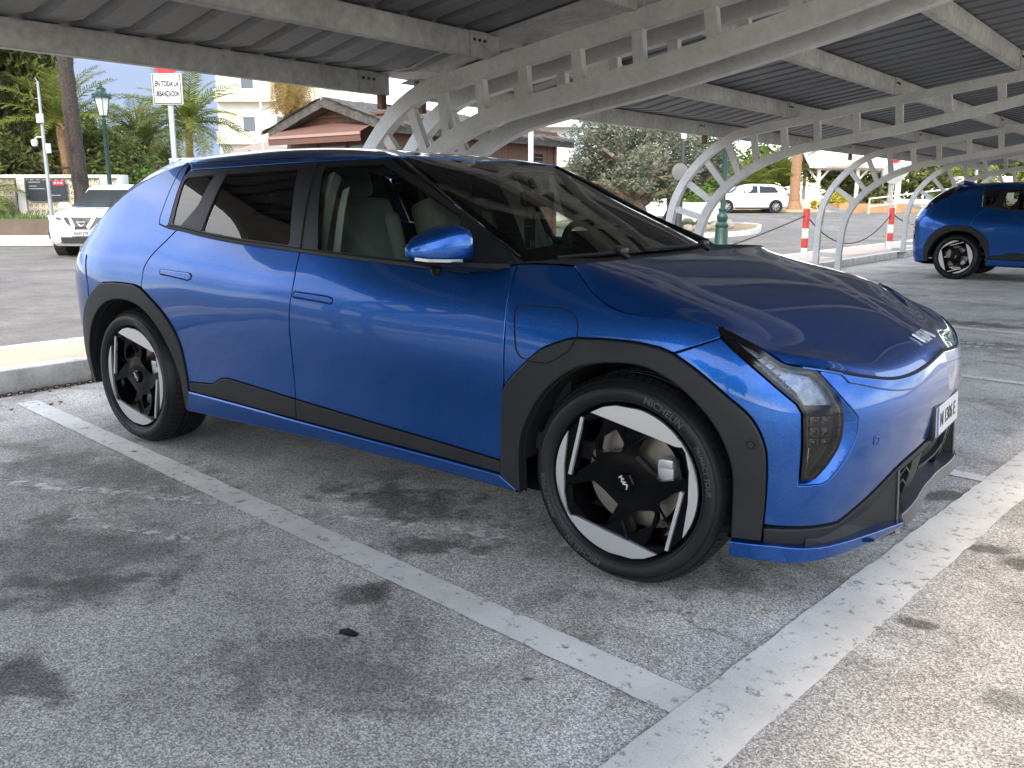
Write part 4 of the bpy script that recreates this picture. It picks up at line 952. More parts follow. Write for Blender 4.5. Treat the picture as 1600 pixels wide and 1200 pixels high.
# ---------------------------------------------------------------- ground
FH = Vector((math.sin(YAW), math.cos(YAW), 0))
def terrain(x, y):
    d = (x-CAM.x)*FH.x+(y-CAM.y)*FH.y
    t = max(0, min(d, 60)-22); 
    return .025*t*(min(1, t/4) if t < 4 else 1)
A_C = -.04      # carport and kerb are turned a little from the car
def cp(X, Y, z=0):
    return (X*math.cos(A_C)-Y*math.sin(A_C), X*math.sin(A_C)+Y*math.cos(A_C), z)
def asphalt_mat(name, base, stain=True, warm=0.0):
    m = bpy.data.materials.new(name); m.use_nodes = True; nt = m.node_tree; b = nt.nodes['Principled BSDF']; L = nt.links.new
    tc = nt.nodes.new('ShaderNodeTexCoord'); src = tc.outputs['Object']
    def N(kind, **k):
        n = nt.nodes.new(kind)
        for a, v in k.items():
            if a in n.inputs: n.inputs[a].default_value = v
        return n
    def noise(s, d=4, r=.6, dist=0):
        n = N('ShaderNodeTexNoise', Scale=s, Detail=d, Roughness=r, Distortion=dist); L(src, n.inputs['Vector']); return n.outputs['Fac']
    def ramp(f, a, c0, b_, c1):
        r = nt.nodes.new('ShaderNodeValToRGB'); r.color_ramp.elements[0].position = a; r.color_ramp.elements[1].position = b_; r.color_ramp.elements[0].color = (*c0, 1); r.color_ramp.elements[1].color = (*c1, 1); L(f, r.inputs[0]); return r.outputs[0]
    def mix(a, c, f, mode='MIX'):
        x = nt.nodes.new('ShaderNodeMixRGB'); x.blend_type = mode
        if isinstance(f, float): x.inputs[0].default_value = f
        else: L(f, x.inputs[0])
        L(a, x.inputs[1]); L(c, x.inputs[2]); return x.outputs[0]
    g = lambda v, w=0: (v*(1.02+w), v, v*(.965-w))
    # aggregate: stones of different greys in darker binder
    vo = N('ShaderNodeTexVoronoi', Scale=215); vo.feature = 'F1'; L(src, vo.inputs['Vector'])
    sc = nt.nodes.new('ShaderNodeSeparateColor'); L(vo.outputs['Color'], sc.inputs[0])
    stone = ramp(sc.outputs[0], .1, g(base*.54, .02), .95, g(base*1.5, .015))
    binder = ramp(vo.outputs['Distance'], .35, (1, 1, 1), .75, (.42, .42, .42))
    col = mix(stone, binder, .5, 'MULTIPLY')
    fine = ramp(noise(420, 2), .35, g(.62), .68, g(1.35)); col = mix(col, fine, .8, 'MULTIPLY')
    # large tone variation and warm dust
    big = ramp(noise(.9, 5, .62, .4), .32, (.66, .65, .64), .68, (1.22, 1.2, 1.17)); col = mix(col, big, .9, 'MULTIPLY')
    mid = ramp(noise(4.5, 4, .6), .3, (.82, .82, .82), .7, (1.12, 1.12, 1.12)); col = mix(col, mid, .9, 'MULTIPLY')
    if stain:
        st = ramp(noise(1.7, 6, .68, .8), .53, (1, 1, 1), .70, (.46, .425, .385)); col = mix(col, st, .9, 'MULTIPLY')
        sp_ = ramp(noise(7.5, 3, .5), .70, (1, 1, 1), .76, (.45, .44, .42)); col = mix(col, sp_, .85, 'MULTIPLY')
        # hairline cracks
        wv = N('ShaderNodeTexVoronoi', Scale=.55); wv.feature = 'DISTANCE_TO_EDGE'
        dn = N('ShaderNodeTexNoise', Scale=2.2, Detail=6, Roughness=.7); L(src, dn.inputs['Vector'])
        ad = nt.nodes.new('ShaderNodeMixRGB'); ad.blend_type = 'LINEAR_LIGHT'; ad.inputs[0].default_value = .22; L(src, ad.inputs[1]); L(dn.outputs['Color'], ad.inputs[2]); L(ad.outputs[0], wv.inputs['Vector'])
        ck = ramp(wv.outputs['Distance'], .0015, (.42, .41, .40), .0045, (1, 1, 1)); gate = ramp(noise(.8, 2), .50, (0, 0, 0), .62, (1, 1, 1))
        one = nt.nodes.new('ShaderNodeRGB'); one.outputs[0].default_value = (1, 1, 1, 1)
        ck = mix(one.outputs[0], ck, gate); col = mix(col, ck, .9, 'MULTIPLY')
    L(col, b.inputs['Base Color']); b.inputs['Roughness'].default_value = .88; b.inputs['Specular IOR Level'].default_value = .3
    bp = N('ShaderNodeBump', Strength=.4, Distance=.003); L(vo.outputs['Distance'], bp.inputs['Height']); L(bp.outputs[0], b.inputs['Normal'])
    MATS[name] = m; return m
ASPH = asphalt_mat('car_park_asphalt', .53)
ROAD = asphalt_mat('road_asphalt', .185, stain=False)
# one terrain sheet to the horizon
m = MB(); xs = [-600, -300, -150, -90, -60, -45, -35, -28, -22, -16, -10, -4, 2, 8, 14, 20, 30, 60, 120, 300, 600]; ys = [-600, -300, -120, -60, -30, -15, -5, 0, 5, 10, 15, 20, 25, 30, 35, 40, 45, 50, 55, 60, 70, 90, 130, 300, 600]
V = [(x, y, terrain(x, y)) for x in xs for y in ys]; n = len(ys)
m.add(V, [(i*n+j, (i+1)*n+j, (i+1)*n+j+1, i*n+j+1) for i in range(len(xs)-1) for j in range(n-1)])
tag(m.build('road', ROAD, smooth=True), kind='structure')
# car park surface (sheet just above the terrain)
def sheet(name, pts, z, material, nx=1):
    m = MB(); m.add([(*p[:2], z) for p in pts], [tuple(range(len(pts)))]); o = m.build(name, material, fixn=False); return tag(o, kind='structure')
sheet('car_park_ground', [cp(-2.72, 2.6), cp(-3.12, 2.6), cp(-3.12, -30), cp(40, -30), cp(40, 27), cp(-2.72, 27)], .004, ASPH)

# ---------------------------------------------------------------- painted lines
def line_mat(name, col, wear, sc=14):
    m = mat(name, col, rough=.8, var=.16, vscale=2.5, var2=.35, v2scale=220, bump=.5, bscale=170, bdist=.003)
    nt = m.node_tree; b = nt.nodes['Principled BSDF']; L = nt.links.new; tc = nt.nodes.new('ShaderNodeTexCoord')
    n = nt.nodes.new('ShaderNodeTexNoise'); n.inputs['Scale'].default_value = sc; n.inputs['Detail'].default_value = 8; n.inputs['Roughness'].default_value = .75; L(tc.outputs['Object'], n.inputs['Vector'])
    r = nt.nodes.new('ShaderNodeValToRGB'); r.color_ramp.elements[0].position = wear-.06; r.color_ramp.elements[1].position = wear+.06; L(n.outputs['Fac'], r.inputs[0]); L(r.outputs[0], b.inputs['Alpha'])
    return m
PAINT = line_mat('worn_white_paint', (.64, .605, .55), .38, 24); PAINT2 = line_mat('older_white_paint', (.50, .485, .46), .43, 20); GHOST = line_mat('ghost_paint', (.60, .58, .54), .50, 16)
def stripe(p, q, w, material, z=.008, name='parking_line', jit=.003):
    p = Vector((p[0], p[1], 0)); q = Vector((q[0], q[1], 0)); t = (q-p).normalized(); nn = Vector((-t.y, t.x, 0)); k = max(2, int((q-p).length/.06)); V = []
    for i in range(k+1):
        c = p+(q-p)*i/k; V += [(*(c+nn*(w/2+random.uniform(-jit, jit)))[:2], z), (*(c-nn*(w/2+random.uniform(-jit, jit)))[:2], z)]
    m = MB(); m.add(V, [(2*i, 2*i+1, 2*i+3, 2*i+2) for i in range(k)]); return tag(m.build(name, material, fixn=False), kind='structure')
GA = -.1168; gX = Vector((math.cos(GA), math.sin(GA), 0)); gY = Vector((-math.sin(GA), math.cos(GA), 0))
a0 = Vector((-2.80, -.825, 0)); a1 = Vector((1.90, -1.41, 0))
stripe(a0, a1, .125, PAINT)                                   # near bay line
b0 = Vector((1.955, -1.655, 0)); stripe(b0-gY*2.6, b0+gY*15, .195, PAINT, z=.012, jit=.004)      # long cross line in front of the bays
for yb, mt_ in ((1.28, PAINT), (3.73, PAINT), (6.3, PAINT), (8.75, PAINT2), (11.2, PAINT2), (13.6, PAINT2)):
    o = a1+gY*(yb+1.17); stripe(o-gX*4.7, o, .10, mt_)
for yb in (-3.6, -6.05, -8.5): o = a1+gY*(yb+1.17); stripe(o-gX*4.7, o, .10, PAINT)
stripe((-1.7, -1.80), (-.35, -1.24), .075, GHOST, z=.0065, jit=.008); stripe((-.35, -1.24), (1.2, -.68), .07, GHOST, z=.0065, jit=.008); stripe((-.6, -1.66), (.1, -1.5), .05, GHOST, z=.0067, jit=.012)
stripe((.9, 4.9), (1.9, 5.1), .09, GHOST, z=.0065); stripe((-.3, 5.4), (1.6, 5.2), .09, GHOST, z=.0066)

# oil and damp stains with shapes of their own
def stain_mat(name, col, strength):
    m = bpy.data.materials.new(name); m.use_nodes = True; nt = m.node_tree; b = nt.nodes['Principled BSDF']; L = nt.links.new; b.inputs['Base Color'].default_value = (*col, 1); b.inputs['Roughness'].default_value = .75
    tc = nt.nodes.new('ShaderNodeTexCoord'); gi = nt.nodes.new('ShaderNodeNewGeometry'); n = nt.nodes.new('ShaderNodeTexNoise'); n.inputs['Scale'].default_value = 7; n.inputs['Detail'].default_value = 7; n.inputs['Roughness'].default_value = .65; L(gi.outputs['Position'], n.inputs['Vector'])
    ln = nt.nodes.new('ShaderNodeVectorMath'); ln.operation = 'LENGTH'; L(tc.outputs['Object'], ln.inputs[0])
    mu = nt.nodes.new('ShaderNodeMath'); mu.operation = 'MULTIPLY_ADD'; mu.inputs[1].default_value = 2.6; L(n.outputs['Fac'], mu.inputs[0]); sb = nt.nodes.new('ShaderNodeMath'); sb.operation = 'SUBTRACT'; sb.inputs[0].default_value = -.55; L(ln.outputs['Value'], sb.inputs[1]); L(sb.outputs[0], mu.inputs[2])
    r = nt.nodes.new('ShaderNodeValToRGB'); r.color_ramp.elements[0].position = .0; r.color_ramp.elements[1].position = .42; r.color_ramp.elements[1].color = (strength,)*3+(1,); L(mu.outputs[0], r.inputs[0]); L(r.outputs[0], b.inputs['Alpha']); return m
STN = stain_mat('oil_stain', (.075, .064, .054), .46); STN2 = stain_mat('faint_damp_stain', (.12, .105, .09), .30)
park = bpy.data.objects['car_park_ground']; disc = MB(); disc.add([(math.cos(a), math.sin(a), 0) for a in np.linspace(0, 2*PI, 32, endpoint=False)], [tuple(range(32))])
dm = [disc.mesh('oil_stain', STN, fixn=False), disc.mesh('oil_stain', STN2, fixn=False)]
for i, (x, y, a, b, r, k) in enumerate(((.70, -1.02, .30, .17, .6, 0), (.80, -1.46, .22, .13, 1.2, 0), (.46, -2.32, .26, .16, .2, 0), (2.43, .06, .15, .10, .9, 0), (2.31, .14, .13, .09, .5, 0), (1.35, 5.1, 1.3, .5, .1, 1), (1.2, 6.6, 1.0, .35, -.1, 0), (-.25, -1.85, .75, .45, .4, 1), (.05, -2.0, .42, .22, .8, 1), (-1.0, -1.3, .9, .35, .3, 1), (1.05, -1.85, .5, .3, .3, 1), (.3, -.75, .6, .3, .2, 0), (1.6, -.72, .4, .22, .5, 1), (2.25, -.62, .09, .05, 0, 0), (2.14, .72, .3, .12, .8, 0), (1.78, .1, .45, .2, 0, 0), (.8, 3.2, .8, .4, .3, 1), (2.6, -.9, .2, .1, .4, 1), (1.3, -1.1, .22, .12, 1.0, 1))):
    o = link('oil_stain', dm[k], park, (x, y, .0048+.00014*i), r, scale=(a, b, 1))
# ---------------------------------------------------------------- kerb, pavement, road edge
KST = mat('kerb_stone', (.56, .545, .51), rough=.85, var=.25, vscale=5, var2=.4, v2scale=60, bump=.5, bscale=90, bdist=.004)
KWH = mat('white_painted_kerb', (.62, .61, .58), rough=.8, var=.2, vscale=4, bump=.3, bscale=60)
PAVE = mat('yellow_pavement', (.42, .36, .26), rough=.85, var=.22, vscale=1.2, var2=.3, v2scale=50, bump=.3, bscale=60)
PAVE2 = mat('pinkish_pavement', (.42, .34, .29), rough=.85, var=.2, vscale=1.5, bump=.3, bscale=60)
kerb = tag(empty('kerb', cp(-3.2, 0)), kind='structure'); kerb.rotation_euler[2] = A_C
kb = MB(); kb.box((0, 0, 0), (.15, .985, .16), bev=.018); kme = kb.mesh('kerb_stone', KST, True, 30)
for i in range(13):
    o = link('kerb_stone', kme, kerb, (random.uniform(-.006, .006), -9.9+i*1.0+.05, .075+random.uniform(-.004, .004))); o.rotation_euler = (random.uniform(-.01, .01), random.uniform(-.02, .02), random.uniform(-.008, .008))
for i in range(24): o = link('kerb_stone', kme, kerb, (.40+random.uniform(-.006, .006), 3.1+i*1.0, .065)); o.rotation_euler[1] = random.uniform(-.02, .02)
sheet('pavement', [cp(-3.27, -10), cp(-3.27, 2.6), cp(-4.15, 2.6), cp(-4.15, -10)], .125, PAVE)
sheet('pavement', [cp(-2.87, 2.6), cp(-2.87, 27), cp(-4.15, 27), cp(-4.15, 2.6)], .125, PAVE2)
rk = tag(empty('road_kerb', cp(-4.22, 0)), kind='structure'); rk.rotation_euler[2] = A_C
kb = MB(); kb.box((0, 0, 0), (.14, .99, .17), bev=.015); kme2 = kb.mesh('kerb_stone', KWH, True, 30)
for i in range(36): link('kerb_stone', kme2, rk, (0, -9.5+i, .05))
# grit and litter along the kerb
m = MB()
for i in range(500):
    X = -3.09+abs(random.gauss(0, .05)); Y = random.uniform(-3.5, 2); p_ = cp(X, Y, .008); s = random.uniform(.004, .011); m.blob(p_, (s, s, s*.6), i, 0, .3)
for i in range(160):
    X = random.choice((-3.07, -2.62)); p_ = cp(X+abs(random.gauss(0, .06)), random.uniform(-2, 14), .01); s = random.uniform(.006, .02); m.blob(p_, (s, s, s*.4), i, 0, .4)
tag(m.build('grit', mat('dry_grit', (.22, .16, .09), rough=.9)), 'loose grit and dry leaf crumbs along the kerb', 'grit', kind='stuff')
# rusty chain lying along the kerb foot
m = MB(); yy = -2.6; k = 0
while yy < .5:
    c = Vector(cp(-3.02+.012*math.sin(yy*3), yy, .016)); pts = []
    for a in np.linspace(0, 2*PI, 12, endpoint=False):
        u, v = .024*math.cos(a), .011*math.sin(a); p_ = Vector(cp(0, u)) if True else 0
        pts.append(c+Vector((v if k % 2 == 0 else v*.35, u, 0 if k % 2 == 0 else v*.9)))
    m.tube(pts, .0042, 6, closed=True); yy += .037; k += 1
tag(m.build('chain', mat('rusty_steel', (.09, .055, .035), rough=.75, metal=.5, var=.4, vscale=30), smooth=True), 'rusty chain lying on the asphalt along the foot of the kerb', 'chain', kind='stuff')

# ---------------------------------------------------------------- carport
STEEL = mat('dirty_white_paint', (.53, .525, .50), rough=.55, chips=.70, var=.14, vscale=3, var2=.25, v2scale=25, bump=.15, bscale=30, bdist=.002)
STEEL2 = mat('dusty_white_purlin', (.40, .392, .365), rough=.7, chips=.69, chipcol=(.16, .14, .12), var=.22, vscale=2.2, var2=.45, v2scale=18, bump=.2, bscale=50, bdist=.002)
SHEET = mat('roof_sheet_underside', (.125, .13, .136), rough=.55, metal=.25, var=.18, vscale=1.2, var2=.25, v2scale=40)
RUST = mat('rust', (.14, .07, .035), rough=.9, var=.4, vscale=30)
BOLT = mat('bolt_dark', (.05, .045, .04), rough=.6, metal=.6)
carport = empty('carport', (0, 0, 0), 0, 'long white steel carport with curved lattice frames and a ribbed metal roof', 'carport'); carport.rotation_euler[2] = A_C
OUT = spline([(-2.69, -.02), (-2.69, .5), (-2.67, .95), (-2.59, 1.27), (-2.40, 1.58), (-2.11, 1.85), (-1.80, 2.01), (-1.45, 2.08), (-1.05, 2.14), (-.05, 2.285), (1.0, 2.43), (2.1, 2.56), (2.85, 2.63), (3.4, 2.67)], 8)
INN = spline([(-2.22, -.02), (-2.21, .5), (-2.14, .95), (-1.93, 1.28), (-1.58, 1.54), (-1.2, 1.70), (-.9, 1.765), (0, 1.905), (1.0, 2.10), (2.1, 2.36), (2.75, 2.50), (3.35, 2.60)], 8)
ROOFL = OUT.copy()      # outer outline carries the roof
def offs(P, d):
    o = []
    for i in range(len(P)):
        t = P[min(i+1, len(P)-1)]-P[max(i-1, 0)]; t = t/np.linalg.norm(t); o.append(P[i]+np.array([-t[1], t[0]])*d)
    return np.array(o)
OUT = offs(OUT, -.047); INN = offs(INN, .043)
def arch_frame(Y, big=False):
    fr = bpy.data.objects.new('arch_frame', None); COL.objects.link(fr); fr.parent = carport; fr.location = (0, Y, 0)
    def chord(P):
        n = []
        for i in range(len(P)):
            t = P[min(i+1, len(P)-1)]-P[max(i-1, 0)]; t = t/np.linalg.norm(t); n.append((-t[1], t[0]))
        V = []; hw = .056 if big else .047; hy = .04
        for (x, z), (nx, nz) in zip(P, n):
            V += [(x+nx*hw, -hy, z+nz*hw), (x+nx*hw, hy, z+nz*hw), (x-nx*hw, hy, z-nz*hw), (x-nx*hw, -hy, z-nz*hw)]
        F = [(i*4+k, i*4+(k+1) % 4, (i+1)*4+(k+1) % 4, (i+1)*4+k) for i in range(len(P)-1) for k in range(4)]+[(0, 1, 2, 3), tuple(range(len(V)-4, len(V)))]
        m = MB(); m.add(V, F); return m
    if ('o', big) not in CH:
        CH['o', big] = chord(OUT).mesh('chord', STEEL, True, 30); CH['i', big] = chord(INN).mesh('chord', STEEL, True, 30)
    link('chord', CH['o', big], fr); link('chord', CH['i', big], fr)
    # slats between the chords
    Lo = np.concatenate([[0], np.cumsum(np.linalg.norm(np.diff(OUT, axis=0), axis=1))]); Li = np.concatenate([[0], np.cumsum(np.linalg.norm(np.diff(INN, axis=0), axis=1))])
    ats = [(.35, .33), (.80, .72), (1.18, .98), (1.55, 1.26), (1.94, 1.52), (2.32, 1.80), (2.66, 2.08), (2.98, 2.40), (3.32, 2.74), (3.68, 3.08), (4.06, 3.44), (4.46, 3.82), (4.88, 4.22), (5.32, 4.66), (5.80, 5.14), (6.3, 5.66)]
    ats = [.35, .80, 1.16, 1.52, 1.88, 2.22, 2.56, 2.92, 3.30, 3.72, 4.16, 4.62, 5.10, 5.60, 6.12, 6.66]
    for k, a in enumerate(ats):
        o_p = np.array([np.interp(a, Lo, OUT[:, 0]), np.interp(a, Lo, OUT[:, 1])]); o_q = np.array([np.interp(a+.02, Lo, OUT[:, 0]), np.interp(a+.02, Lo, OUT[:, 1])]); tt = (o_q-o_p)/np.linalg.norm(o_q-o_p)
        DI = spline(INN, 4); dv = DI-o_p; ii = np.argmin(np.abs(dv@tt)+(np.linalg.norm(dv, axis=1) > .9)*10); b = float(np.interp(DI[ii, 0], INN[:, 0], Li)) if a > 1.2 else float(np.interp(DI[ii, 1], INN[:, 1], Li))
        p0 = Vector((np.interp(a, Lo, OUT[:, 0]), 0, np.interp(a, Lo, OUT[:, 1]))); p1 = Vector((np.interp(b, Li, INN[:, 0]), 0, np.interp(b, Li, INN[:, 1])))
        key = ('sl', k)
        if key not in CH:
            t = (p1-p0).normalized(); s = Vector((0, 1, 0)); u = s.cross(t); w = .036; L_ = (p1-p0).length
            m = MB(); m.box((0, 0, 0), (w*2, .05, L_), M4((p0+p1)/2, u, s, t)); CH[key] = m.mesh('slat', STEEL)
        link('slat', CH[key], fr)
    for x in (-2.69, -2.22):
        if 'foot' not in CH:
            m = MB(); m.box((0, 0, .006), (.20, .20, .012)); m.box((.0, .06, .02), (.02, .02, .03)); CH['foot'] = m.mesh('foot_plate', RUST)
        link('foot_plate', CH['foot'], fr, (x, 0, .008 if x > -2.5 else .12))
    return fr
CH = {}
FY = [-3.65, 1.55, 1.97, 6.75, 11.95, 17.15, 22.35]
for Y in FY:
    arch_frame(Y, 1 < Y < 3)
# purlins: C channels along y, bolted brackets at every frame
PX = [-2.20, -1.13, -.02, 1.08, 2.18, 3.25]
def zt(x): return float(np.interp(x, ROOFL[:, 0], ROOFL[:, 1]))+.004
zt_ = lambda x: {-2.20: 2.02}.get(x, None) or zt(x)
for x in PX:
    z0 = zt(max(x, -1.9)) if x > -2 else 1.985
    for (ya, yb) in ((-6.1, 1.60), (1.92, 22.6)):
        L_ = yb-ya; m = MB(); c = (x, (ya+yb)/2, z0+.075)
        m.box((x-.03, c[1], z0+.075), (.006, L_, .15)); m.box((x, c[1], z0+.003), (.06, L_, .006)); m.box((x, c[1], z0+.147), (.06, L_, .006)); m.box((x+.028, c[1], z0+.0135), (.005, L_, .015)); m.box((x+.028, c[1], z0+.0755), (.004, L_, .145))
        pu = m.build('purlin', STEEL2, carport)
    for Y in FY:
        m = MB(); m.box((x+.034, Y-.16 if Y != 1.97 else Y+.16, z0+.075), (.006, .17, .156)); br = m.build('bracket', STEEL2, carport)
        for dy in (-.05, 0, .05):
            if 'bolt' not in CH: m = MB(); m.lathe([(.0001, .009), (.010, .009), (.010, 0)], 6, Matrix.Rotation(PI/2, 4, 'Y')); CH['bolt'] = m.mesh('bolt', BOLT)
            link('bolt', CH['bolt'], br, (x+.037, (Y-.16 if Y != 1.97 else Y+.16)+dy, z0+.10))
        if x == -2.20: m = MB(); m.box((x-.0, Y, z0-.04), (.05, .05, .12)); m.build('cleat', RUST, br)
# edge beam along the double frame, plate above
m = MB(); m.box((0, 0, 0), (.001, .001, .001)); 
for (Y, dy) in ((1.76, 0),):
    V = []; xs_ = np.linspace(-2.3, 2.8, 24)
    for x in xs_: z = (zt(max(x, -1.9)) if x > -2 else 1.985); V += [(x, Y-.26, z+.151), (x, Y+.26, z+.151), (x, Y+.26, z+.155), (x, Y-.26, z+.155)]
    m = MB(); m.add(V, [(i*4+k, i*4+(k+1) % 4, (i+1)*4+(k+1) % 4, (i+1)*4+k) for i in range(23) for k in range(4)]); m.build('joint_plate', STEEL2, carport)
# ribbed roof sheets, ribs run across the purlins
def roof_sheet(y0, y1):
    prof = []; pitch = .25; y = y0
    while y < y1-1e-6:
        for dy, dz in ((0, 0), (.165, 0), (.190, .038), (.225, .038), (.25, 0)): 
            if not prof or dy > 0: prof.append((min(y+dy, y1), dz))
        y += pitch
    xs_ = [-2.36, -2.20, -1.9, -1.13, -.02, 1.08, 2.18, 3.45]
    zz = [ (1.985 if x < -2 else zt(x))+.158 for x in xs_]; zz[0] = zz[1]-.03; 
    V = []; 
    for x, z in zip(xs_, zz):
        for (yy, dz) in prof: V.append((x, yy, z+dz))
    n = len(prof); F = [(i*n+j, (i+1)*n+j, (i+1)*n+j+1, i*n+j+1) for i in range(len(xs_)-1) for j in range(n-1)]
    b = len(V); V += [(x, y_, z+.004) for x, y_, z in V]; F += [tuple(q+b for q in reversed(f)) for f in F]
    m = MB(); m.add(V, F); return m.build('roof_sheet', SHEET, carport, fixn=False)
roof_sheet(-6.2, 1.60); roof_sheet(1.90, 22.7)
# ---------------------------------------------------------------- the blue car in front
CAR = make_car('parked_car')
tag(CAR, 'glossy blue five-door electric car with black wheel arches parked under the carport in front', 'car')
wheel0 = make_wheel()
for i, (x, y, st) in enumerate(((1.41, -.885, .05), (-1.41, -.885, 0), (1.41, .885, .05), (-1.41, .885, 0))):
    w = wheel0 if i == 0 else copy_tree(wheel0)
    w.parent = CAR; w.location = (x, y, .345); w.rotation_euler = (0, 0, st+(PI if y > 0 else 0))
# hanging card and green sticker behind the windscreen of the front car
m = MB(); m.box((.47, -.10, 1.078), (.004, .092, .125), rz=.12); cd = m.build('hang_card', mat('slate_card', (.035, .065, .085), rough=.5))
tag(cd, 'dark slate hang card marked 06 behind the windscreen of the blue car', 'card')
V, F_ = text_mesh('06', .045, .0005); m = MB(); m.add(V, F_, M4((.4735, -.085, 1.035), (-.12, .993, 0), (0, 0, 1), (.993, .12, 0))); m.build('card_number', WHITEP, cd)
m = MB(); m.box((.4735, -.13, 1.118), (.002, .02, .004), rz=.12); m.box((.4735, -.115, 1.110), (.002, .05, .002), rz=.12); m.build('card_print', WHITEP, cd)
m = MB(); m.tube([(.47, -.13, 1.14), (.44, -.06, 1.235)], .0012, 4); m.build('card_string', TRIMD, cd); m = MB(); m.tube([(.47, -.07, 1.14), (.44, -.03, 1.235)], .0012, 4); m.build('card_string', TRIMD, cd)
m = MB(); m.prism([(.034*math.cos(a), .026*math.sin(a)) for a in np.linspace(0, 2*PI, 24, endpoint=False)], -.001, .001, M4((.80, -.43, 1.075), (-.35, .92, -.05), (-.45, .0, .89), (.8, .3, .45))); st_ = m.build('windscreen_sticker', mat('sticker_green', (.01, .16, .07), rough=.5)); tag(st_, 'oval green sticker inside the windscreen corner of the blue car', 'sticker')
m = MB(); m.box((0, -.004, .0015), (.044, .018, .001), M4((.80, -.43, 1.075), (-.35, .92, -.05), (-.45, .0, .89), (.8, .3, .45))); m.build('sticker_label', WHITEP, st_)
# second blue car, further along the row
car2 = copy_tree(CAR); car2.name = 'parked_car'
tag(car2, 'darker looking blue hatchback seen from its rear wheel, parked further along under the carport', 'car')
car2.location = (1.45, 12.95, 0); car2.rotation_euler[2] = -.05; car2.scale = (1.0, 1.0, 1.035)
for ch in car2.children:
    if ch.name.startswith('wheel') and ch.type == 'EMPTY': ch.rotation_euler = (0, math.radians(62), ch.rotation_euler[2])
# ---------------------------------------------------------------- vegetation
def leaf_mat(name, col, col2, trans=.35):
    m = bpy.data.materials.new(name); m.use_nodes = True; nt = m.node_tree; L = nt.links.new; b = nt.nodes['Principled BSDF']; o = nt.nodes['Material Output']
    oi = nt.nodes.new('ShaderNodeNewGeometry'); r = nt.nodes.new('ShaderNodeValToRGB'); r.color_ramp.elements[0].color = (*col, 1); r.color_ramp.elements[1].color = (*col2, 1); L(oi.outputs['Random Per Island'], r.inputs[0])
    L(r.outputs[0], b.inputs['Base Color']); b.inputs['Roughness'].default_value = .6; b.inputs['Specular IOR Level'].default_value = .25
    t = nt.nodes.new('ShaderNodeBsdfTranslucent'); L(r.outputs[0], t.inputs[0]); mx = nt.nodes.new('ShaderNodeMixShader'); mx.inputs[0].default_value = trans; L(b.outputs[0], mx.inputs[1]); L(t.outputs[0], mx.inputs[2]); L(mx.outputs[0], o.inputs[0])
    MATS[name] = m; return m
LEAF_D = leaf_mat('dark_tree_leaf', (.06, .085, .025), (.19, .20, .06)); LEAF_O = leaf_mat('olive_leaf', (.10, .118, .075), (.25, .27, .19), .25)
LEAF_P = leaf_mat('palm_leaf', (.10, .13, .035), (.27, .28, .09)); LEAF_Y = leaf_mat('sunlit_palm_leaf', (.10, .145, .026), (.28, .30, .07)); LEAF_H = leaf_mat('hedge_leaf', (.05, .10, .02), (.16, .22, .05))
LEAF_YE = leaf_mat('yellow_shrub_leaf', (.42, .36, .03), (.62, .54, .08)); LEAF_DRY = leaf_mat('dry_palm_leaf', (.22, .15, .05), (.42, .30, .10)); GRASS = leaf_mat('grass_blade', (.08, .15, .03), (.18, .27, .07))
BARK_P = mat('palm_bark', (.060, .047, .040), rough=.95, var=.45, vscale=14, bump=1, bscale=26, bdist=.03, stretch=(1, 1, 1.6)); BARK_O = mat('palm_bark_orange', (.30, .18, .10), rough=.95, var=.35, vscale=12, bump=1, bscale=22, bdist=.02, stretch=(1, 1, 2))
BARK = mat('olive_bark', (.24, .19, .145), rough=.95, var=.4, vscale=8, bump=1, bscale=14, bdist=.03); BARK_D = mat('dark_bark', (.075, .055, .045), rough=.95, var=.4, vscale=10, bump=1, bscale=20, bdist=.03)

def leaf_cloud(clumps, per, size, elong=2.2, seed=1, droop=0., flat=.5, shell=.55):
    """clumps: (x,y,z,rx,ry,rz). Leaf-sized diamonds spread through each clump. Returns verts, faces arrays."""
    r = np.random.default_rng(seed); V = []; 
    for (cx, cy, cz, rx, ry, rz) in clumps:
        n = int(per*(rx*ry*rz)**(2/3)); d = r.normal(size=(n, 3)); d /= np.linalg.norm(d, axis=1)[:, None]; rad = (shell+(1-shell)*r.random(n)**.6)*(1+.22*r.normal(size=n)*.6); P = d*rad[:, None]*[rx, ry, rz]+[cx, cy, cz]
        a = r.normal(size=(n, 3)); a[:, 2] = a[:, 2]*flat-droop; a /= np.linalg.norm(a, axis=1)[:, None]; b = np.cross(a, r.normal(size=(n, 3))); b /= np.linalg.norm(b, axis=1)[:, None]+1e-9
        s = size*(.6+.8*r.random(n))[:, None]
        V.append(np.stack([P-a*s*elong/2, P+b*s*.5, P+a*s*elong/2, P-b*s*.5], 1))
    V = np.concatenate(V).reshape(-1, 3); return V
def cloud_mesh(name, V, material):
    n = len(V)//4; me = bpy.data.meshes.new(name); me.vertices.add(n*4); me.vertices.foreach_set('co', V.astype(np.float32).ravel()); me.loops.add(n*4); me.loops.foreach_set('vertex_index', np.arange(n*4, dtype=np.int32)); me.polygons.add(n); me.polygons.foreach_set('loop_start', np.arange(n, dtype=np.int32)*4); me.polygons.foreach_set('loop_total', np.full(n, 4, dtype=np.int32)); me.update(calc_edges=True); me.materials.append(material); return me
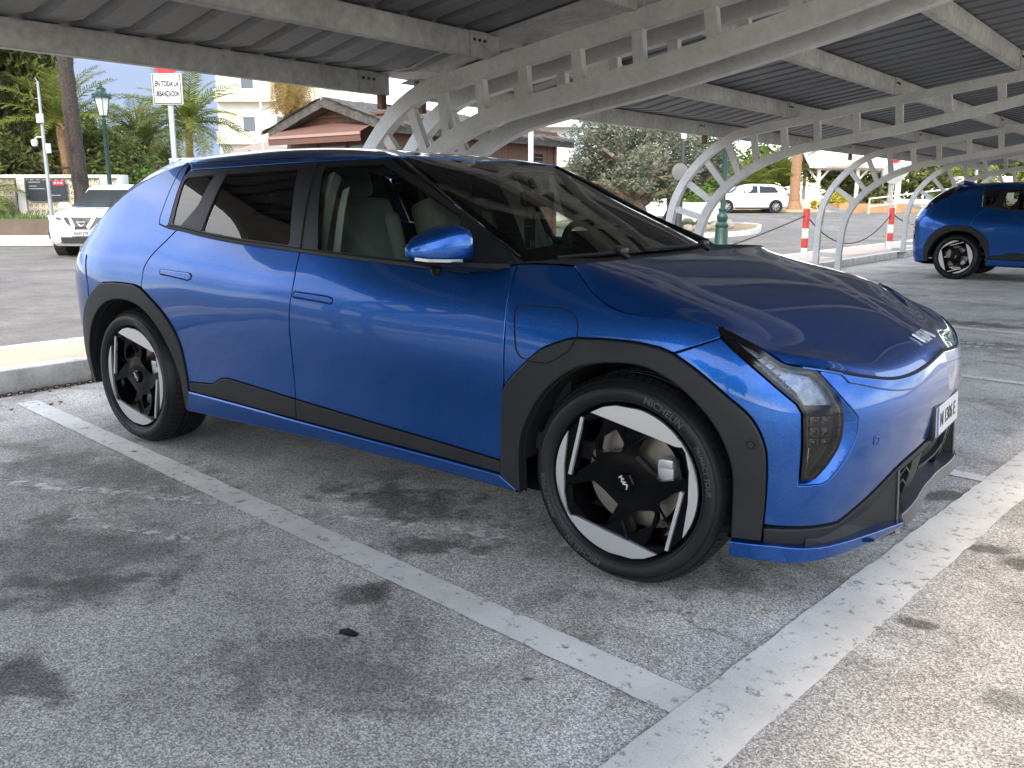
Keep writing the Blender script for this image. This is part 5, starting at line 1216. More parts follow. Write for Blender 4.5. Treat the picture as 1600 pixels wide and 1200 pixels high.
def limb(m, p0, p1, r0, r1, seed, n=7, wob=.12, sides=8):
    r = random.Random(seed); p0 = Vector(p0); p1 = Vector(p1); L_ = (p1-p0).length; pts = []; rs = []
    for i in range(n):
        t = i/(n-1); w = math.sin(PI*t)*wob*L_; pts.append(p0.lerp(p1, t)+Vector((r.uniform(-w, w), r.uniform(-w, w), r.uniform(-w, w)*.5))); rs.append((r0+(r1-r0)*t)*(1+r.uniform(-.12, .12)))
    m.tube(pts, rs, sides); return pts
def tree(name, base, trunk_top, r0, clumps, per, size, lm, bm_, label, cat='tree', group=None, seed=1, **k):
    t = empty(name, base, 0, label, cat, group); B = Vector(base)
    m = MB(); top = Vector(trunk_top)-B; pts = limb(m, (0, 0, -.1), top, r0, r0*.55, seed, 9, .07, 12)
    rr = random.Random(seed+5)
    for c in clumps: limb(m, pts[rr.randrange(5, 9)], Vector(c[:3])-B, r0*.4, r0*.08, rr.random(), 6, .12, 6)
    m.build('trunk', bm_, t, smooth=True)
    V = leaf_cloud([(c[0]-B.x, c[1]-B.y, c[2]-B.z, *c[3:]) for c in clumps], per, size, seed=seed, **k); link('crown', cloud_mesh('crown', V, lm), t)
    return t
def shrub(name, base, clumps, per, size, lm, label, cat='shrub', group=None, seed=1, stems=4, **k):
    t = empty(name, base, 0, label, cat, group); m = MB(); rr = random.Random(seed)
    for c in clumps[:12]: limb(m, (rr.uniform(-.1, .1), rr.uniform(-.1, .1), 0), (c[0], c[1], c[2]), .03, .008, rr.random(), 5, .1, 5)
    m.build('stem', BARK_D, t); link('foliage', cloud_mesh('foliage', leaf_cloud(clumps, per, size, seed=seed, **k), lm), t); return t

def frond_mesh(name, L_, width, arch, n=26, lm=None, seed=0, vdrop=.35):
    """Feather palm frond along +x, arching down; rachis plus leaflets."""
    r = random.Random(seed); m = MB(); P = []
    for i in range(13):
        t = i/12; P.append(Vector((L_*t*(1-.16*arch*t*t), 0, L_*(.30*t-arch*t*t*.62))))
    m.tube(P, [.028*(1-t/12.5)*L_/2.4 for t in range(13)], 5)
    for i in range(n):
        t = .10+.88*i/(n-1); k = t*12; j = min(int(k), 11); c = P[j].lerp(P[j+1], k-j); tg = (P[j+1]-P[j]).normalized(); ln = width*math.sin(PI*(.12+.80*t))**.7*r.uniform(.85, 1.1)
        for s in (-1, 1):
            side = Vector((0, s, 0)); up = tg.cross(side)*s; d = (side*.78+tg*.62+Vector((0, 0, r.uniform(.0, .25)))).normalized(); w = .022*L_/2.4; mid = c+d*ln*.55; tip = c+d*ln+Vector((0, 0, -vdrop*ln*r.uniform(.4, 1.1)))
            nrm = tg*w
            m.add([c-nrm*.6, c+nrm*.6, mid+nrm, tip, mid-nrm], [(0, 1, 2, 4), (4, 2, 3)])
    return m.mesh(name, lm, fixn=False)
FROND = {}
def fronds(key, *a, **k):
    if key not in FROND: FROND[key] = [frond_mesh('frond', *a, seed=s, **k) for s in range(3)]
    return FROND[key]
def palm(base, top, r0, r1, key, fr_args, nf, label, bark, lm, elev=(-35, 75), seed=1, fscale=1.0, hips=False, name='palm_tree', boots=True, sector=None):
    t = empty(name, base, 0, label, 'palm tree'); B = Vector(base); T = Vector(top)-B; rr = random.Random(seed); m = MB(); pts = []; rs = []; n = 26
    for i in range(n):
        q = i/(n-1); pts.append(T*q+Vector((.05*math.sin(q*5+seed), .05*math.cos(q*4), 0))); rs.append((r0+(r1-r0)*q)*(1+(.09 if i % 2 else -.05))*(1.5-.5*min(1, q/.08) if r0 > .2 else 1))
    m.tube(pts, rs, 14); m.build('trunk', bark, t, smooth=True, angle=25)
    if boots:
        m = MB(); m.blob(T+Vector((0, 0, -.05)), (r1*1.4, r1*1.4, r1*2.0), seed, 2, .35, 3); m.build('crown_base', BARK_O, t)
    fm = fronds(key, *fr_args, lm=lm)
    for i in range(nf):
        o = link('frond', fm[i % 3], t, T+Vector((0, 0, .05))); f = (i+.5)/nf; el = math.radians(elev[1]+(elev[0]-elev[1])*f**.85+rr.uniform(-7, 7)); az = i*2.39996+rr.uniform(-.25, .25)
        if sector: az = sector[0]+(sector[1]-sector[0])*((i*.618) % 1)
        o.rotation_euler = (rr.uniform(-.35, .35), -el, az); s = fscale*rr.uniform(.85, 1.12); o.scale = (s, s, s)
    return t
G = terrain
# left background, behind the block wall
palm((-22.95, 10.10, G(-22.95, 10.1)), (-23.0, 10.05, 8.6), .22, .19, 'date', (2.9, .55, 1.0), 40, 'tall palm with a dark rough trunk standing in front of the block wall', BARK_P, LEAF_P, seed=3)
palm((-30.2, 13.4, G(-30.2, 13.4)), (-30.0, 13.3, 3.75), .17, .16, 'date2', (2.6, .50, .75), 34, 'young date palm with a bare orange trunk behind the block wall', BARK_O, LEAF_Y, elev=(-15, 82), seed=5, fscale=1.1)
palm((-36.3, 20.1, G(-36.3, 20.1)), (-36.3, 20.1, 3.7), .30, .28, 'date', (2.9, .55, 1.0), 64, 'bushy date palm behind the green street lamp', BARK_P, LEAF_P, elev=(-55, 78), seed=7, fscale=1.15)
palm((-32.6, 20.3, G(-32.6, 20.3)), (-32.7, 20.25, 4.45), .15, .16, 'date3', (2.75, .55, .85), 40, 'slender palm with an orange trunk behind the white sign post', BARK_O, LEAF_Y, elev=(-30, 78), seed=9, fscale=1.12)
palm((-26.4, 9.0, G(-26.4, 9.0)), (-26.4, 9.0, 1.3), .14, .13, 'small', (1.5, .35, 1.1), 26, 'small palm with drooping leaves at the left end of the block wall', BARK_P, LEAF_Y, elev=(-40, 70), seed=11)
rr = random.Random(4)
def clumps_box(n, x, y, z, r, seed):
    q = random.Random(seed); return [(q.uniform(*x), q.uniform(*y), q.uniform(*z), (k := q.uniform(*r)), q.uniform(*r), k*q.uniform(.7, 1.1)) for _ in range(n)]
tree('pepper_tree', (-33.5, 11.5, .2), (-33.2, 11.9, 3.2), .32, clumps_box(46, (-36.5, -31.0), (9.5, 14.2), (2.2, 8.4), (.7, 1.3), 2), 900, .11, LEAF_D, BARK, 'tall tree with hanging olive green foliage at the left edge', seed=2, droop=1.1, elong=3.2)
tree('broadleaf_tree', (-38, 17, .3), (-38, 17, 2.4), .25, clumps_box(34, (-41, -35), (14.0, 20.5), (1.2, 4.3), (.8, 1.4), 3), 800, .11, LEAF_D, BARK_D, 'dense dark green tree between the palms behind the block wall', seed=3, droop=.4)
tree('broadleaf_tree', (-35.5, 23, .4), (-35.5, 23, 1.4), .2, clumps_box(20, (-37.5, -31.5), (18.5, 24.5), (.9, 2.3), (.6, 1.0), 31), 700, .09, LEAF_H, BARK_D, 'low mid green tree below the slender palm', seed=33, droop=.2)
tree('broadleaf_tree', (-31, 9.5, .3), (-31, 9.5, 2.2), .22, clumps_box(26, (-33, -28.5), (8.0, 15.5), (1.0, 3.4), (.6, 1.1), 6), 800, .10, LEAF_D, BARK_D, 'dark bushy tree directly behind the left part of the block wall', seed=6, droop=.6)
sh = shrub('flowering_shrub', (-27.5, 15.2, .2), clumps_box(16, (-2.6, 1.2), (-1.4, 1.6), (.4, 2.4), (.4, .8), 8), 520, .11, LEAF_H, 'green shrub with purple blossom behind the wall above the white car', seed=8)
link('blossom', cloud_mesh('blossom', leaf_cloud([(.3, .2, 2.0, .5, .5, .35), (-.9, .5, 1.5, .35, .3, .3)], 260, .07, 1.2, 9), leaf_mat('purple_blossom', (.20, .04, .16), (.40, .10, .30))), sh)

# ---------------------------------------------------------------- breeze-block wall with sign
WHITE = mat('white_render', (.70, .69, .65), rough=.9, var=.12, vscale=1.5, bump=.3, bscale=30)
BLK = mat('cream_block', (.56, .50, .40), rough=.9, var=.2, vscale=4, bump=.3, bscale=60)
wa = Vector((-27.9, 8.85, 0)); wb = Vector((-23.75, 11.98, 0)); wd = (wb-wa).normalized(); wang = math.atan2(wd.y, wd.x); WL = (wb-wa).length
wall = empty('block_wall', (wa.x, wa.y, G(wa.x, wa.y)), wang, 'white wall with cream pierced blocks behind the white oncoming car', 'wall')
m = MB(); m.box((WL/2, 0, .30), (WL, .22, .62)); m.build('wall_base', WHITE, wall)
m = MB(); m.box((WL/2, 0, 1.80), (WL, .24, .10), bev=.01); m.build('wall_coping', WHITE, wall)
for x in (.1, 1.95, 4.55, WL-.1): m = MB(); m.box((x, 0, 1.0), (.24, .26, 1.70)); m.build('wall_pier', WHITE, wall)
bs = .19; m = MB(); o_, i_, r_ = bs*.48, bs*.30, bs*.13
def ringblock(m, o_, i_, d):
    O = [(-o_, -o_), (o_, -o_), (o_, o_), (-o_, o_)]; I = [(-i_, -i_), (i_, -i_), (i_, i_), (-i_, i_)]
    V = [(x, -d, z) for x, z in O]+[(x, -d, z) for x, z in I]+[(x, d, z) for x, z in O]+[(x, d, z) for x, z in I]
    F = []
    for k in range(4): l = (k+1) % 4; F += [(k, l, 4+l, 4+k), (8+k, 12+k, 12+l, 8+l), (k, 8+k, 8+l, l), (4+k, 4+l, 12+l, 12+k)]
    m.add(V, F)
ringblock(m, o_, i_, .05); m.box((0, 0, 0), (bs*.22, .07, bs*.22)); m.box((-bs*.2, 0, -bs*.2), (bs*.2, .05, bs*.2)); m.box((bs*.2, 0, bs*.2), (bs*.2, .05, bs*.2)); m.box((-bs*.2, 0, bs*.2), (bs*.2, .05, bs*.2)); m.box((bs*.2, 0, -bs*.2), (bs*.2, .05, bs*.2))
bme = m.mesh('pierced_block', BLK, fixn=True)
for i in range(int((WL-.2)/bs)):
    for j in range(6):
        x = .28+i*bs
        if x > WL-.25 or min(abs(x-q) for q in (.1, 1.95, 4.55)) < .17: continue
        link('pierced_block', bme, wall, (x, 0, .71+j*bs))
m = MB(); m.box((2.75, -.17, 1.38), (1.22, .03, .60)); sg = m.build('notice_board', mat('board_navy', (.012, .018, .03), rough=.5), None, loc=wall.location, rz=wang); tag(sg, 'dark navy notice board with a small red panel on the block wall', 'sign')
m = MB(); m.box((3.16, -.187, 1.60), (.36, .006, .15)); m.build('red_panel', mat('board_red', (.45, .02, .03), rough=.5), sg)
for k in range(3): m = MB(); m.box((3.06+.10*k, -.191, 1.60), (.06, .003, .06)); m.build('board_mark', WHITEP, sg)
m = MB()
for (x, z, w) in ((2.42, 1.62, .36), (2.36, 1.50, .24), (2.48, 1.42, .5), (3.05, 1.22, .3)): m.box((x, -.187, z), (w, .004, .022))
m.build('board_print', mat('board_grey_print', (.30, .34, .38), rough=.5), sg)['kind'] = 'stuff'
# planter strip in front of the wall: verge, retaining edge, white road kerb
def strip(name, p, q, off0, off1, z0, z1, material, kind='structure', label=None, cat=None):
    d = (Vector(q)-Vector(p)).normalized(); n = Vector((d.y, -d.x, 0)); p = Vector(p); q = Vector(q); V = []
    k = 14
    for i in range(k+1):
        c = p.lerp(q, i/k); g = G(c.x, c.y)
        for o, z in ((off0, z0), (off0, z1), (off1, z1), (off1, z0)): w = c+n*o; V.append((w.x, w.y, g+z))
    m = MB(); m.add(V, [(i*4+a, i*4+(a+1) % 4, (i+1)*4+(a+1) % 4, (i+1)*4+a) for i in range(k) for a in range(4)]+[(0, 1, 2, 3), tuple(range(k*4, k*4+4))]); return tag(m.build(name, material), label, cat, kind=kind)
lw0 = (-34, 4.2, 0); lw1 = (-14, 19.3, 0)
SOIL = mat('dry_grass_soil', (.16, .13, .06), rough=.95, var=.35, vscale=2, col2=(.09, .12, .035), bump=.5, bscale=40)
strip('verge', lw0, lw1, -1.0, 4.6, -.1, .12, SOIL); strip('planter_wall', lw0, lw1, 3.2, 3.35, -.1, .55, mat('brown_render', (.14, .105, .085), rough=.9, var=.2, vscale=2), 'structure')
strip('planter_soil', lw0, lw1, -.6, 3.2, .1, .48, SOIL); strip('road_kerb', lw0, lw1, 4.6, 4.78, -.1, .16, KWH)
V = []
r_ = np.random.default_rng(5); dd = (Vector(lw1)-Vector(lw0)).normalized(); nn = Vector((dd.y, -dd.x, 0))
gp = []
for i in range(2600):
    c = Vector(lw0)+dd*r_.uniform(4, 17)+nn*r_.uniform(-.3, 3.1); gp.append((c.x, c.y, G(c.x, c.y)+.46, r_.uniform(.10, .34)))
gv = []
for x, y, z, h in gp:
    a = r_.uniform(0, 6.28); w = .02; ca, sa = math.cos(a)*w, math.sin(a)*w; dx, dy = r_.normal(0, .07, 2); gv += [(x-ca, y-sa, z), (x+ca, y+sa, z), (x+dx+ca*.3, y+dy+sa*.3, z+h), (x+dx-ca*.3, y+dy-sa*.3, z+h)]
o = link('grass', cloud_mesh('grass', np.array(gv), GRASS)); tag(o, 'sunlit grass and weeds in the raised planter below the block wall', 'grass', kind='stuff')
for i, (t_, s_, lb) in enumerate(((6.2, 1.0, 'small leafy weed bush in the planter at the left edge'), (8.3, 1.2, 'leafy bush in the planter left of the camera pole'), (9.4, .9, 'leafy bush in the planter right of the camera pole'))):
    c = Vector(lw0)+dd*t_+nn*1.8; shrub('shrub', (c.x, c.y, G(c.x, c.y)+.45), [(0, 0, .25*s_, .35*s_, .35*s_, .3*s_), (.3*s_, .1, .4*s_, .3, .3, .25), (-.3, .05, .35*s_, .3, .3, .25)], 700, .07, LEAF_H, lb, group='planter bushes', seed=40+i)

# ---------------------------------------------------------------- street furniture, left
GREEN = mat('green_cast_iron', (.008, .042, .032), rough=.45, coat=.2, var=.15, vscale=6)
GALV = mat('galvanised_steel', (.36, .38, .39), rough=.5, metal=.4, var=.12, vscale=5)
FROST = mat('frosted_lamp_glass', (.78, .78, .74), rough=.35, spec=.4)
def street_lamp(base, h, label, ornate=True):
    t = empty('street_lamp', base, 0, label, 'street lamp')
    m = MB(); m.lathe([(.19, 0), (.19, .10), (.165, .14), (.15, .55), (.14, .60), (.155, .63), (.155, .68), (.105, .74), (.12, .78), (.135, .84), (.125, .90), (.085, .95), (.085, .99), (.10, 1.01), (.10, 1.04), (.06, 1.07), (.058, 1.6), (.05, h-.95), (.06, h-.93), (.06, h-.90), (.035, h-.88), (.03, h-.80)], 20); m.build('post', GREEN, t, smooth=True, angle=35)
    m = MB(); m.lathe([(.10, h-.80), (.20, h-.33)], 6, a0=PI/6, a1=2*PI+PI/6); m.build('lantern_pane', FROST, t)
    m = MB()
    for k in range(6):
        a = PI/6+k*PI/3; m.tube([(.103*math.cos(a), .103*math.sin(a), h-.80), (.206*math.cos(a), .206*math.sin(a), h-.33)], .011, 5)
    m.lathe([(.02, h-.83), (.115, h-.81), (.115, h-.785)], 6, a0=PI/6, a1=2*PI+PI/6); m.build('lantern_frame', GREEN, t)
    m = MB(); m.lathe([(.10, h-.32), (.245, h-.35), (.25, h-.30), (.215, h-.26), (.13, h-.19), (.115, h-.13), (.125, h-.11), (.06, h-.06), (.03, h-.02), (.035, h), (.0, h+.04)], 12); m.build('lantern_roof', GREEN, t, smooth=True, angle=35)
    m = MB()
    for k in range(12): a = k*PI/6; m.blob((.225*math.cos(a), .225*math.sin(a), h-.26), .028, k, 1, .1)
    m.build('crest', GREEN, t)['kind'] = 'stuff'
    return t
street_lamp((-20.33, 9.54, 0), 4.2, 'dark green cast lantern post beside the tall palm trunk on the left')
street_lamp((-5.88, 16.58, .0), 4.2, 'dark green cast lantern post with ornate base behind the second carport frame')
t = empty('camera_pole', (-22.66, 9.04, 0), 0, 'slim grey pole with security cameras and boxes beside the navy board', 'pole')
m = MB(); m.tube([(0, 0, 0), (0, 0, 2.6), (-.02, .01, 4.4)], [.055, .05, .03], 10); m.build('post', GALV, t, smooth=True)
WBOX = mat('white_plastic', (.62, .62, .60), rough=.5)
m = MB(); m.box((.02, -.05, 3.42), (.20, .12, .24), bev=.015); m.build('equipment_box', WBOX, t); m = MB(); m.box((.17, .02, 2.62), (.13, .10, .26), bev=.015); m.build('equipment_box', WBOX, t)
m = MB(); m.tube([(0, 0, 2.92), (-.14, -.1, 2.94), (-.2, -.14, 2.88)], .02, 6); m.lathe([(.0, -.14), (.07, -.11), (.09, -.02), (.09, .04), (.05, .07), (0, .075)], 14, Matrix.Translation((-.22, -.15, 2.80))); m.build('dome_camera', WBOX, t, smooth=True)
m = MB(); m.tube([(0, 0, 4.38), (-.08, -.02, 4.5)], .012, 5); m.tube([(0, 0, 3.95), (-.12, -.05, 3.96)], .012, 5); m.build('aerial', GALV, t)
# road sign on the left
SFACE = mat('sign_white', (.66, .67, .66), rough=.4); SRED = mat('sign_red', (.50, .02, .02), rough=.4)
t = empty('road_sign', (-14.40, 7.74, 0), 0, 'white rectangular sign reading EN TODA LA URBANIZACION under a red disc on a grey post', 'sign')
m = MB(); m.box((0, 0, 1.95), (.10, .06, 3.9), bev=.008, rz=.64); m.build('post', GALV, t)
vx = Vector((.80, .60, 0)); vn = Vector((.60, -.80, 0)); Ms = M4(Vector((-.03, 0, 3.48))+vn*.06, vx, (0, 0, 1), vn)
m = MB(); m.box((0, 0, 0), (.62, .62, .05), Ms, bev=.02); bd = m.build('sign_board', SFACE, t)
m = MB(); ringblock(m, .29, .272, .003)
m2 = MB(); m2.add([(x, z, y) for x, y, z in m.v], m.f, Ms @ Matrix.Translation((0, 0, .027))); m2.build('sign_border', INK, bd)
for txt, yy in (('EN TODA LA', .10), ('URBANIZACION', -.10)):
    V, F_ = text_mesh(txt, .15, .001, 2, .006); w = max(p[0] for p in V)-min(p[0] for p in V); k = .50/w; V = [(p[0]*k, p[1], p[2]) for p in V]
    m = MB(); m.add(V, F_, Ms @ Matrix.Translation((0, yy, .027))); m.build('sign_text', INK, bd)
m = MB(); m.lathe([(.0, .012), (.30, .012), (.30, -.012), (0, -.012)], 36, M4(Vector((-.03, 0, 4.06))+vn*.06, vx, (0, 0, 1), vn)); m.build('red_disc', SRED, t)
m = MB(); m.tube([(0, 0, 0), (0, 0, 7.5)], [.06, .045], 10); tag(m.build('white_pole', WBOX, None, smooth=True, loc=(-34.21, 25.38, .5)), 'thin white pole in front of the pale building', 'pole')
m = MB(); m.tube([(0, 0, 0), (0, 0, 3.9)], .06, 10); tag(m.build('white_pole', WBOX, None, smooth=True, loc=(-8.9, 13.0, 0)), 'thin white pole in front of the long side of the wooden hut', 'pole')

# ---------------------------------------------------------------- pale building
PALE = mat('cream_facade', (.74, .70, .60), rough=.9, var=.06, vscale=.6); PANE = mat('far_window', (.10, .12, .14), rough=.15)
b = empty('apartment_building', (-54.0, 42.0, .8), math.radians(36.8), 'pale cream building rising behind the wooden hut', 'building')
m = MB(); m.box((-.2, 3, 6), (8.4, 6, 12)); m.build('wall', PALE, b); m = MB(); m.box((2.6, -.5, 2.3), (4.6, 1.2, 4.6)); m.build('annex', PALE, b)
for (x, z, w, h) in ((-2.0, 6.2, 1.1, 1.3), (.6, 6.2, 1.1, 1.3), (-2.0, 9.4, 1.1, 1.3), (.6, 9.4, 1.1, 1.3), (1.6, 3.2, 1.2, 1.1), (3.6, 3.2, 1.2, 1.1), (2.9, 6.2, 1.1, 1.3)):
    y = -1.10 if x > 1.2 and z < 4 else 0.0
    m = MB(); m.box((x, y-.03, z), (w, .06, h)); f = m.build('window', PALE, b); m = MB(); m.box((x, y-.065, z), (w-.2, .02, h-.2)); m.build('pane', PANE, f)
for z in (4.75, 7.9): m = MB(); m.box((-.2, -.35, z), (8.4, .75, .14)); m.build('balcony_slab', PALE, b); m = MB(); m.box((-.2, -.68, z+.45), (8.4, .08, .8)); m.build('balcony_wall', PALE, b)
b = empty('villa', (-47, 35.5, .8), math.radians(20), 'low white house beyond the palms left of the pale building', 'house')
m = MB(); m.box((0, 3, 1.6), (9, 6, 3.2)); m.build('wall', mat('white_wall_far', (.78, .77, .74), rough=.9), b); m = MB(); m.prism([(-4.8, 3.2), (4.8, 3.2), (0, 4.3)], -.3, 6.3, Matrix.Rotation(PI/2, 4, 'X') @ Matrix.Scale(-1, 4, (0, 0, 1))); m.build('roof', mat('grey_tile_far', (.34, .30, .27), rough=.9), b)
for x in (-2.6, 0, 2.6): m = MB(); m.box((x, -.02, 1.7), (1.1, .06, 1.2)); f = m.build('window', PALE, b); m = MB(); m.box((x, -.055, 1.7), (.9, .02, 1.0)); m.build('pane', PANE, f)
# white buildings far right, seen through the frames
for (x, y, w, h, lb) in ((-33, 60, 14, 5.0, 'white terrace building beyond the small white hatchback'), (-40, 50, 14, 7.5, 'tall white building beyond the olive tree')):
    b = empty('white_building', (x, y, .9), math.radians(36.8), lb, 'building'); m = MB(); m.box((0, 3, h/2), (w, 6, h)); m.build('wall', WHITE, b)
    for z in np.arange(2.9, h, 2.9): m = MB(); m.box((0, -.6, z), (w, 1.2, .2)); m.build('balcony_slab', WHITE, b); m = MB(); m.box((0, -1.16, z+.5), (w, .08, .9)); m.build('balcony_wall', WHITE, b)
    for z in np.arange(1.4, h-1, 2.9):
        for xx in np.arange(-w/2+1.6, w/2-1, 3.0): m = MB(); m.box((xx, -.02, z+.1), (1.5, .06, 1.9)); f = m.build('window', WHITE, b); m = MB(); m.box((xx, -.055, z+.1), (1.3, .02, 1.7)); m.build('pane', PANE, f)

# tall greenery closing the view behind the shelter and the lettered wall
for i, (x, y, h, lm, lb) in enumerate(((-20.5, 55.0, 4.6, LEAF_H, 'leafy green tree behind the low spreading palm'), (-14.5, 58.0, 4.4, LEAF_D, 'dark green tree behind the white shelter roof'), (-8.5, 60.5, 4.8, LEAF_Y, 'sunlit green tree right of the shelter'), (-3.0, 64.0, 5.2, LEAF_H, 'green tree behind the lettered white wall'), (3.0, 68.0, 5.6, LEAF_Y, 'yellow green tree at the far right edge'), (-26.5, 51.0, 4.0, LEAF_D, 'dark green tree left of the hatchback'))):
    tree('garden_tree', (x, y, G(x, y)), (x, y, 2.2), .18, clumps_box(20, (x-2.6, x+2.6), (y-1.6, y+1.6), (1.4, h-.6), (.7, 1.2), 90+i), 330, .17, lm, BARK_D, lb, seed=90+i)

# ---------------------------------------------------------------- wooden hut with thatch
WOOD = mat('brown_plank', (.115, .055, .032), rough=.7, var=.3, vscale=5, stretch=(6, 6, .6), bump=.3, bscale=30, bdist=.004); WOOD2 = mat('brown_frame', (.13, .06, .035), rough=.7)
THATCH = mat('grey_thatch', (.095, .087, .078), rough=1, var=.4, vscale=9, var2=.5, v2scale=60, bump=1, bscale=30, bdist=.04)
hx0, hx1, hy0, hy1 = -14.6, -11.4, 11.0, 17.7; hz = 3.06; hut = empty('wooden_hut', ((hx0+hx1)/2, (hy0+hy1)/2, .02), 0, 'brown plank hut with thatched gable roof and a red brown awning', 'hut')
HW, HL = (hx1-hx0)/2, (hy1-hy0)/2
m = MB(); m.box((0, 0, hz/2), (2*HW-.06, 2*HL-.06, hz)); m.build('core_wall', WOOD2, hut)
pl = MB(); pl.box((0, 0, 0), (.022, .142, hz)); plm = pl.mesh('plank', WOOD)
k = int(2*HL/.15)
for i in range(k):
    o = link('plank', plm, hut, (HW-.018+random.uniform(-.003, .003), -HL+.075+i*.15, hz/2))
for i in range(int(2*HW/.15)):
    o = link('plank', plm, hut, (-HW+.075+i*.15, -HL+.018, hz/2), PI/2)
    x = -HW+.075+i*.15; hh = .2*(1-abs(x)/HW)
    if hh > .06: m = MB(); m.box((x, -HL+.018, hz+hh/2), (.142, .022, hh)); m.build('plank', WOOD, hut)
m = MB(); m.box((0, -HL-.01, hz+.02), (2*HW, .04, .05)); m.build('tie_beam', WOOD2, hut)
# vent on the long side
m = MB(); m.box((HW+.015, 2.45, 2.25), (.05, .62, .60)); vt = m.build('vent_window', WOOD, hut); m = MB(); m.box((HW+.042, 2.45, 2.25), (.012, .40, .38)); m.build('vent_opening', DARK, vt)
for q in range(3): m = MB(); m.box((HW+.052, 2.45, 2.15+.1*q), (.012, .40, .03)); m.build('vent_louvre', WOOD2, vt)
m = MB(); m.box((HW+.01, HL-.06, hz/2), (.05, .12, hz)); m.build('corner_post', WOOD, hut); m = MB(); m.box((HW+.01, -HL+.06, hz/2), (.05, .12, hz)); m.build('corner_post', WOOD, hut)
m = MB(); m.box((HW+.012, -HL+2.6, 1.9), (.05, 1.5, 1.1)); wf = m.build('shop_window', WOOD2, hut); m = MB(); m.box((HW+.045, -HL+2.6, 1.9), (.012, 1.3, .9)); m.build('pane', PANE, wf)
for x in (-1.05, -.05, .95): m = MB(); m.box((x, -HL-.02, 1.95), (.95, .05, 1.1)); wf = m.build('shop_window', WOOD2, hut); m = MB(); m.box((x, -HL-.05, 1.95), (.8, .012, .95)); m.build('pane', mat('shop_pane', (.20, .22, .20), rough=.1), wf)
# awning
AWN = mat('red_brown_awning', (.15, .075, .056), rough=.85, var=.08, vscale=3)
m = MB(); V = [(-1.55, -HL-.05, 2.92), (1.45, -HL-.05, 2.92), (1.50, -HL-.65, 2.66), (-1.60, -HL-.65, 2.66), (1.50, -HL-.66, 2.59), (-1.60, -HL-.66, 2.59), (1.50, -HL-.64, 2.46), (-1.60, -HL-.64, 2.46)]
m.add(V, [(0, 1, 2, 3), (3, 2, 4, 5), (5, 4, 6, 7)]); aw = m.build('awning', AWN, hut); m = MB(); m.box((-.05, -HL-.665, 2.625), (3.1, .03, .06)); m.build('awning_bar', mat('awning_bar', (.34, .22, .18), rough=.5), aw)
# thatch roof: two thick slopes and ragged straw
rz_, ov = hz+.40, .36
for s in (-1, 1):
    m = MB(); nx, ny = 10, 18; V = []
    rq = random.Random(s+9)
    for layer in (0, 1):
        for i in range(nx+1):
            for j in range(ny+1):
                f = i/nx; x = s*(HW+ov)*f; z = rz_-(rz_-hz+.22)*f**1.05-(.20 if layer == 0 else 0)+(rq.uniform(-.035, .035) if layer else 0); y = -HL-ov+(2*HL+2*ov)*j/ny; V.append((x+rq.uniform(-.02, .02), y, z))
    n1 = (nx+1)*(ny+1); F = []
    for i in range(nx):
        for j in range(ny): a = i*(ny+1)+j; F += [(a, a+1, a+ny+2, a+ny+1), (n1+a, n1+a+ny+1, n1+a+ny+2, n1+a+1)]
    for j in range(ny): a = nx*(ny+1)+j; F.append((a, a+1, n1+a+1, n1+a))
    for i in range(nx):
        a = i*(ny+1); F.append((a, n1+a, n1+a+ny+1, a+ny+1)); a += ny; F.append((a, a+ny+1, n1+a+ny+1, n1+a))
    m.add(V, F); m.build('thatch_slope', THATCH, hut)
sv = []
r_ = np.random.default_rng(3)
for i in range(5200):
    s = r_.choice((-1, 1)); f = r_.uniform(.02, 1) if i % 3 else r_.uniform(.93, 1.0); y = r_.uniform(-HL-ov, HL+ov)
    if i % 5 == 0: y = -HL-ov+r_.uniform(-.02, .06)
    x = s*(HW+ov)*f; z = rz_-(rz_-hz+.22)*f**1.05+.02; L_ = r_.uniform(.12, .34); w = .010; sl = (rz_-hz+.22)/(HW+ov); jy = r_.normal(0, .05)
    e = np.array([s*L_, jy, -sl*L_*1.15+r_.uniform(-.03, .05)]); sv += [(x, y-w, z), (x, y+w, z), (x+e[0], y+e[1]+w*.3, z+e[2]), (x+e[0], y+e[1]-w*.3, z+e[2])]
o = link('straw', cloud_mesh('straw', np.array(sv), leaf_mat('straw', (.09, .08, .07), (.24, .215, .185), .1)), hut); o['kind'] = 'stuff'
# dead-leaf skirt palm behind the hut
palm((-21.5, 16.8, 0), (-21.5, 16.8, 5.6), .2, .18, 'skirt', (1.9, .30, 1.5), 56, 'palm with a hanging skirt of golden dry leaves behind the hut', BARK_P, LEAF_DRY, elev=(-88, -20), seed=13, fscale=.95, boots=False)

# ---------------------------------------------------------------- olive tree, hedge, low wall, island
tree('olive_tree', (-11.3, 22.5, .15), (-11.5, 22.4, 1.7), .30, clumps_box(42, (-13.2, -9.9), (20.9, 24.2), (1.75, 3.75), (.42, .72), 12)+clumps_box(10, (-13.6, -9.6), (20.6, 24.5), (1.5, 2.2), (.35, .5), 14), 1900, .042, LEAF_O, BARK, 'gnarled olive tree with grey green foliage right of the hut', seed=15, elong=3.4, droop=.25)
tree('dark_trunk_tree', (-11.5, 25.0, .2), (-11.1, 24.9, 1.9), .30, clumps_box(18, (-12.2, -9.4), (24.2, 27.0), (2.2, 4.0), (.45, .75), 16), 1300, .048, LEAF_O, BARK_D, 'tree with a thick dark leaning trunk just right of the olive tree', seed=16, elong=3, droop=.2)
w0, w1 = (-22, 24.6, 0), (-12.5, 32.0, 0); strip('low_wall', w0, w1, -.12, .12, -.2, .78, WHITE, None, 'low white wall behind the olive tree', 'wall')
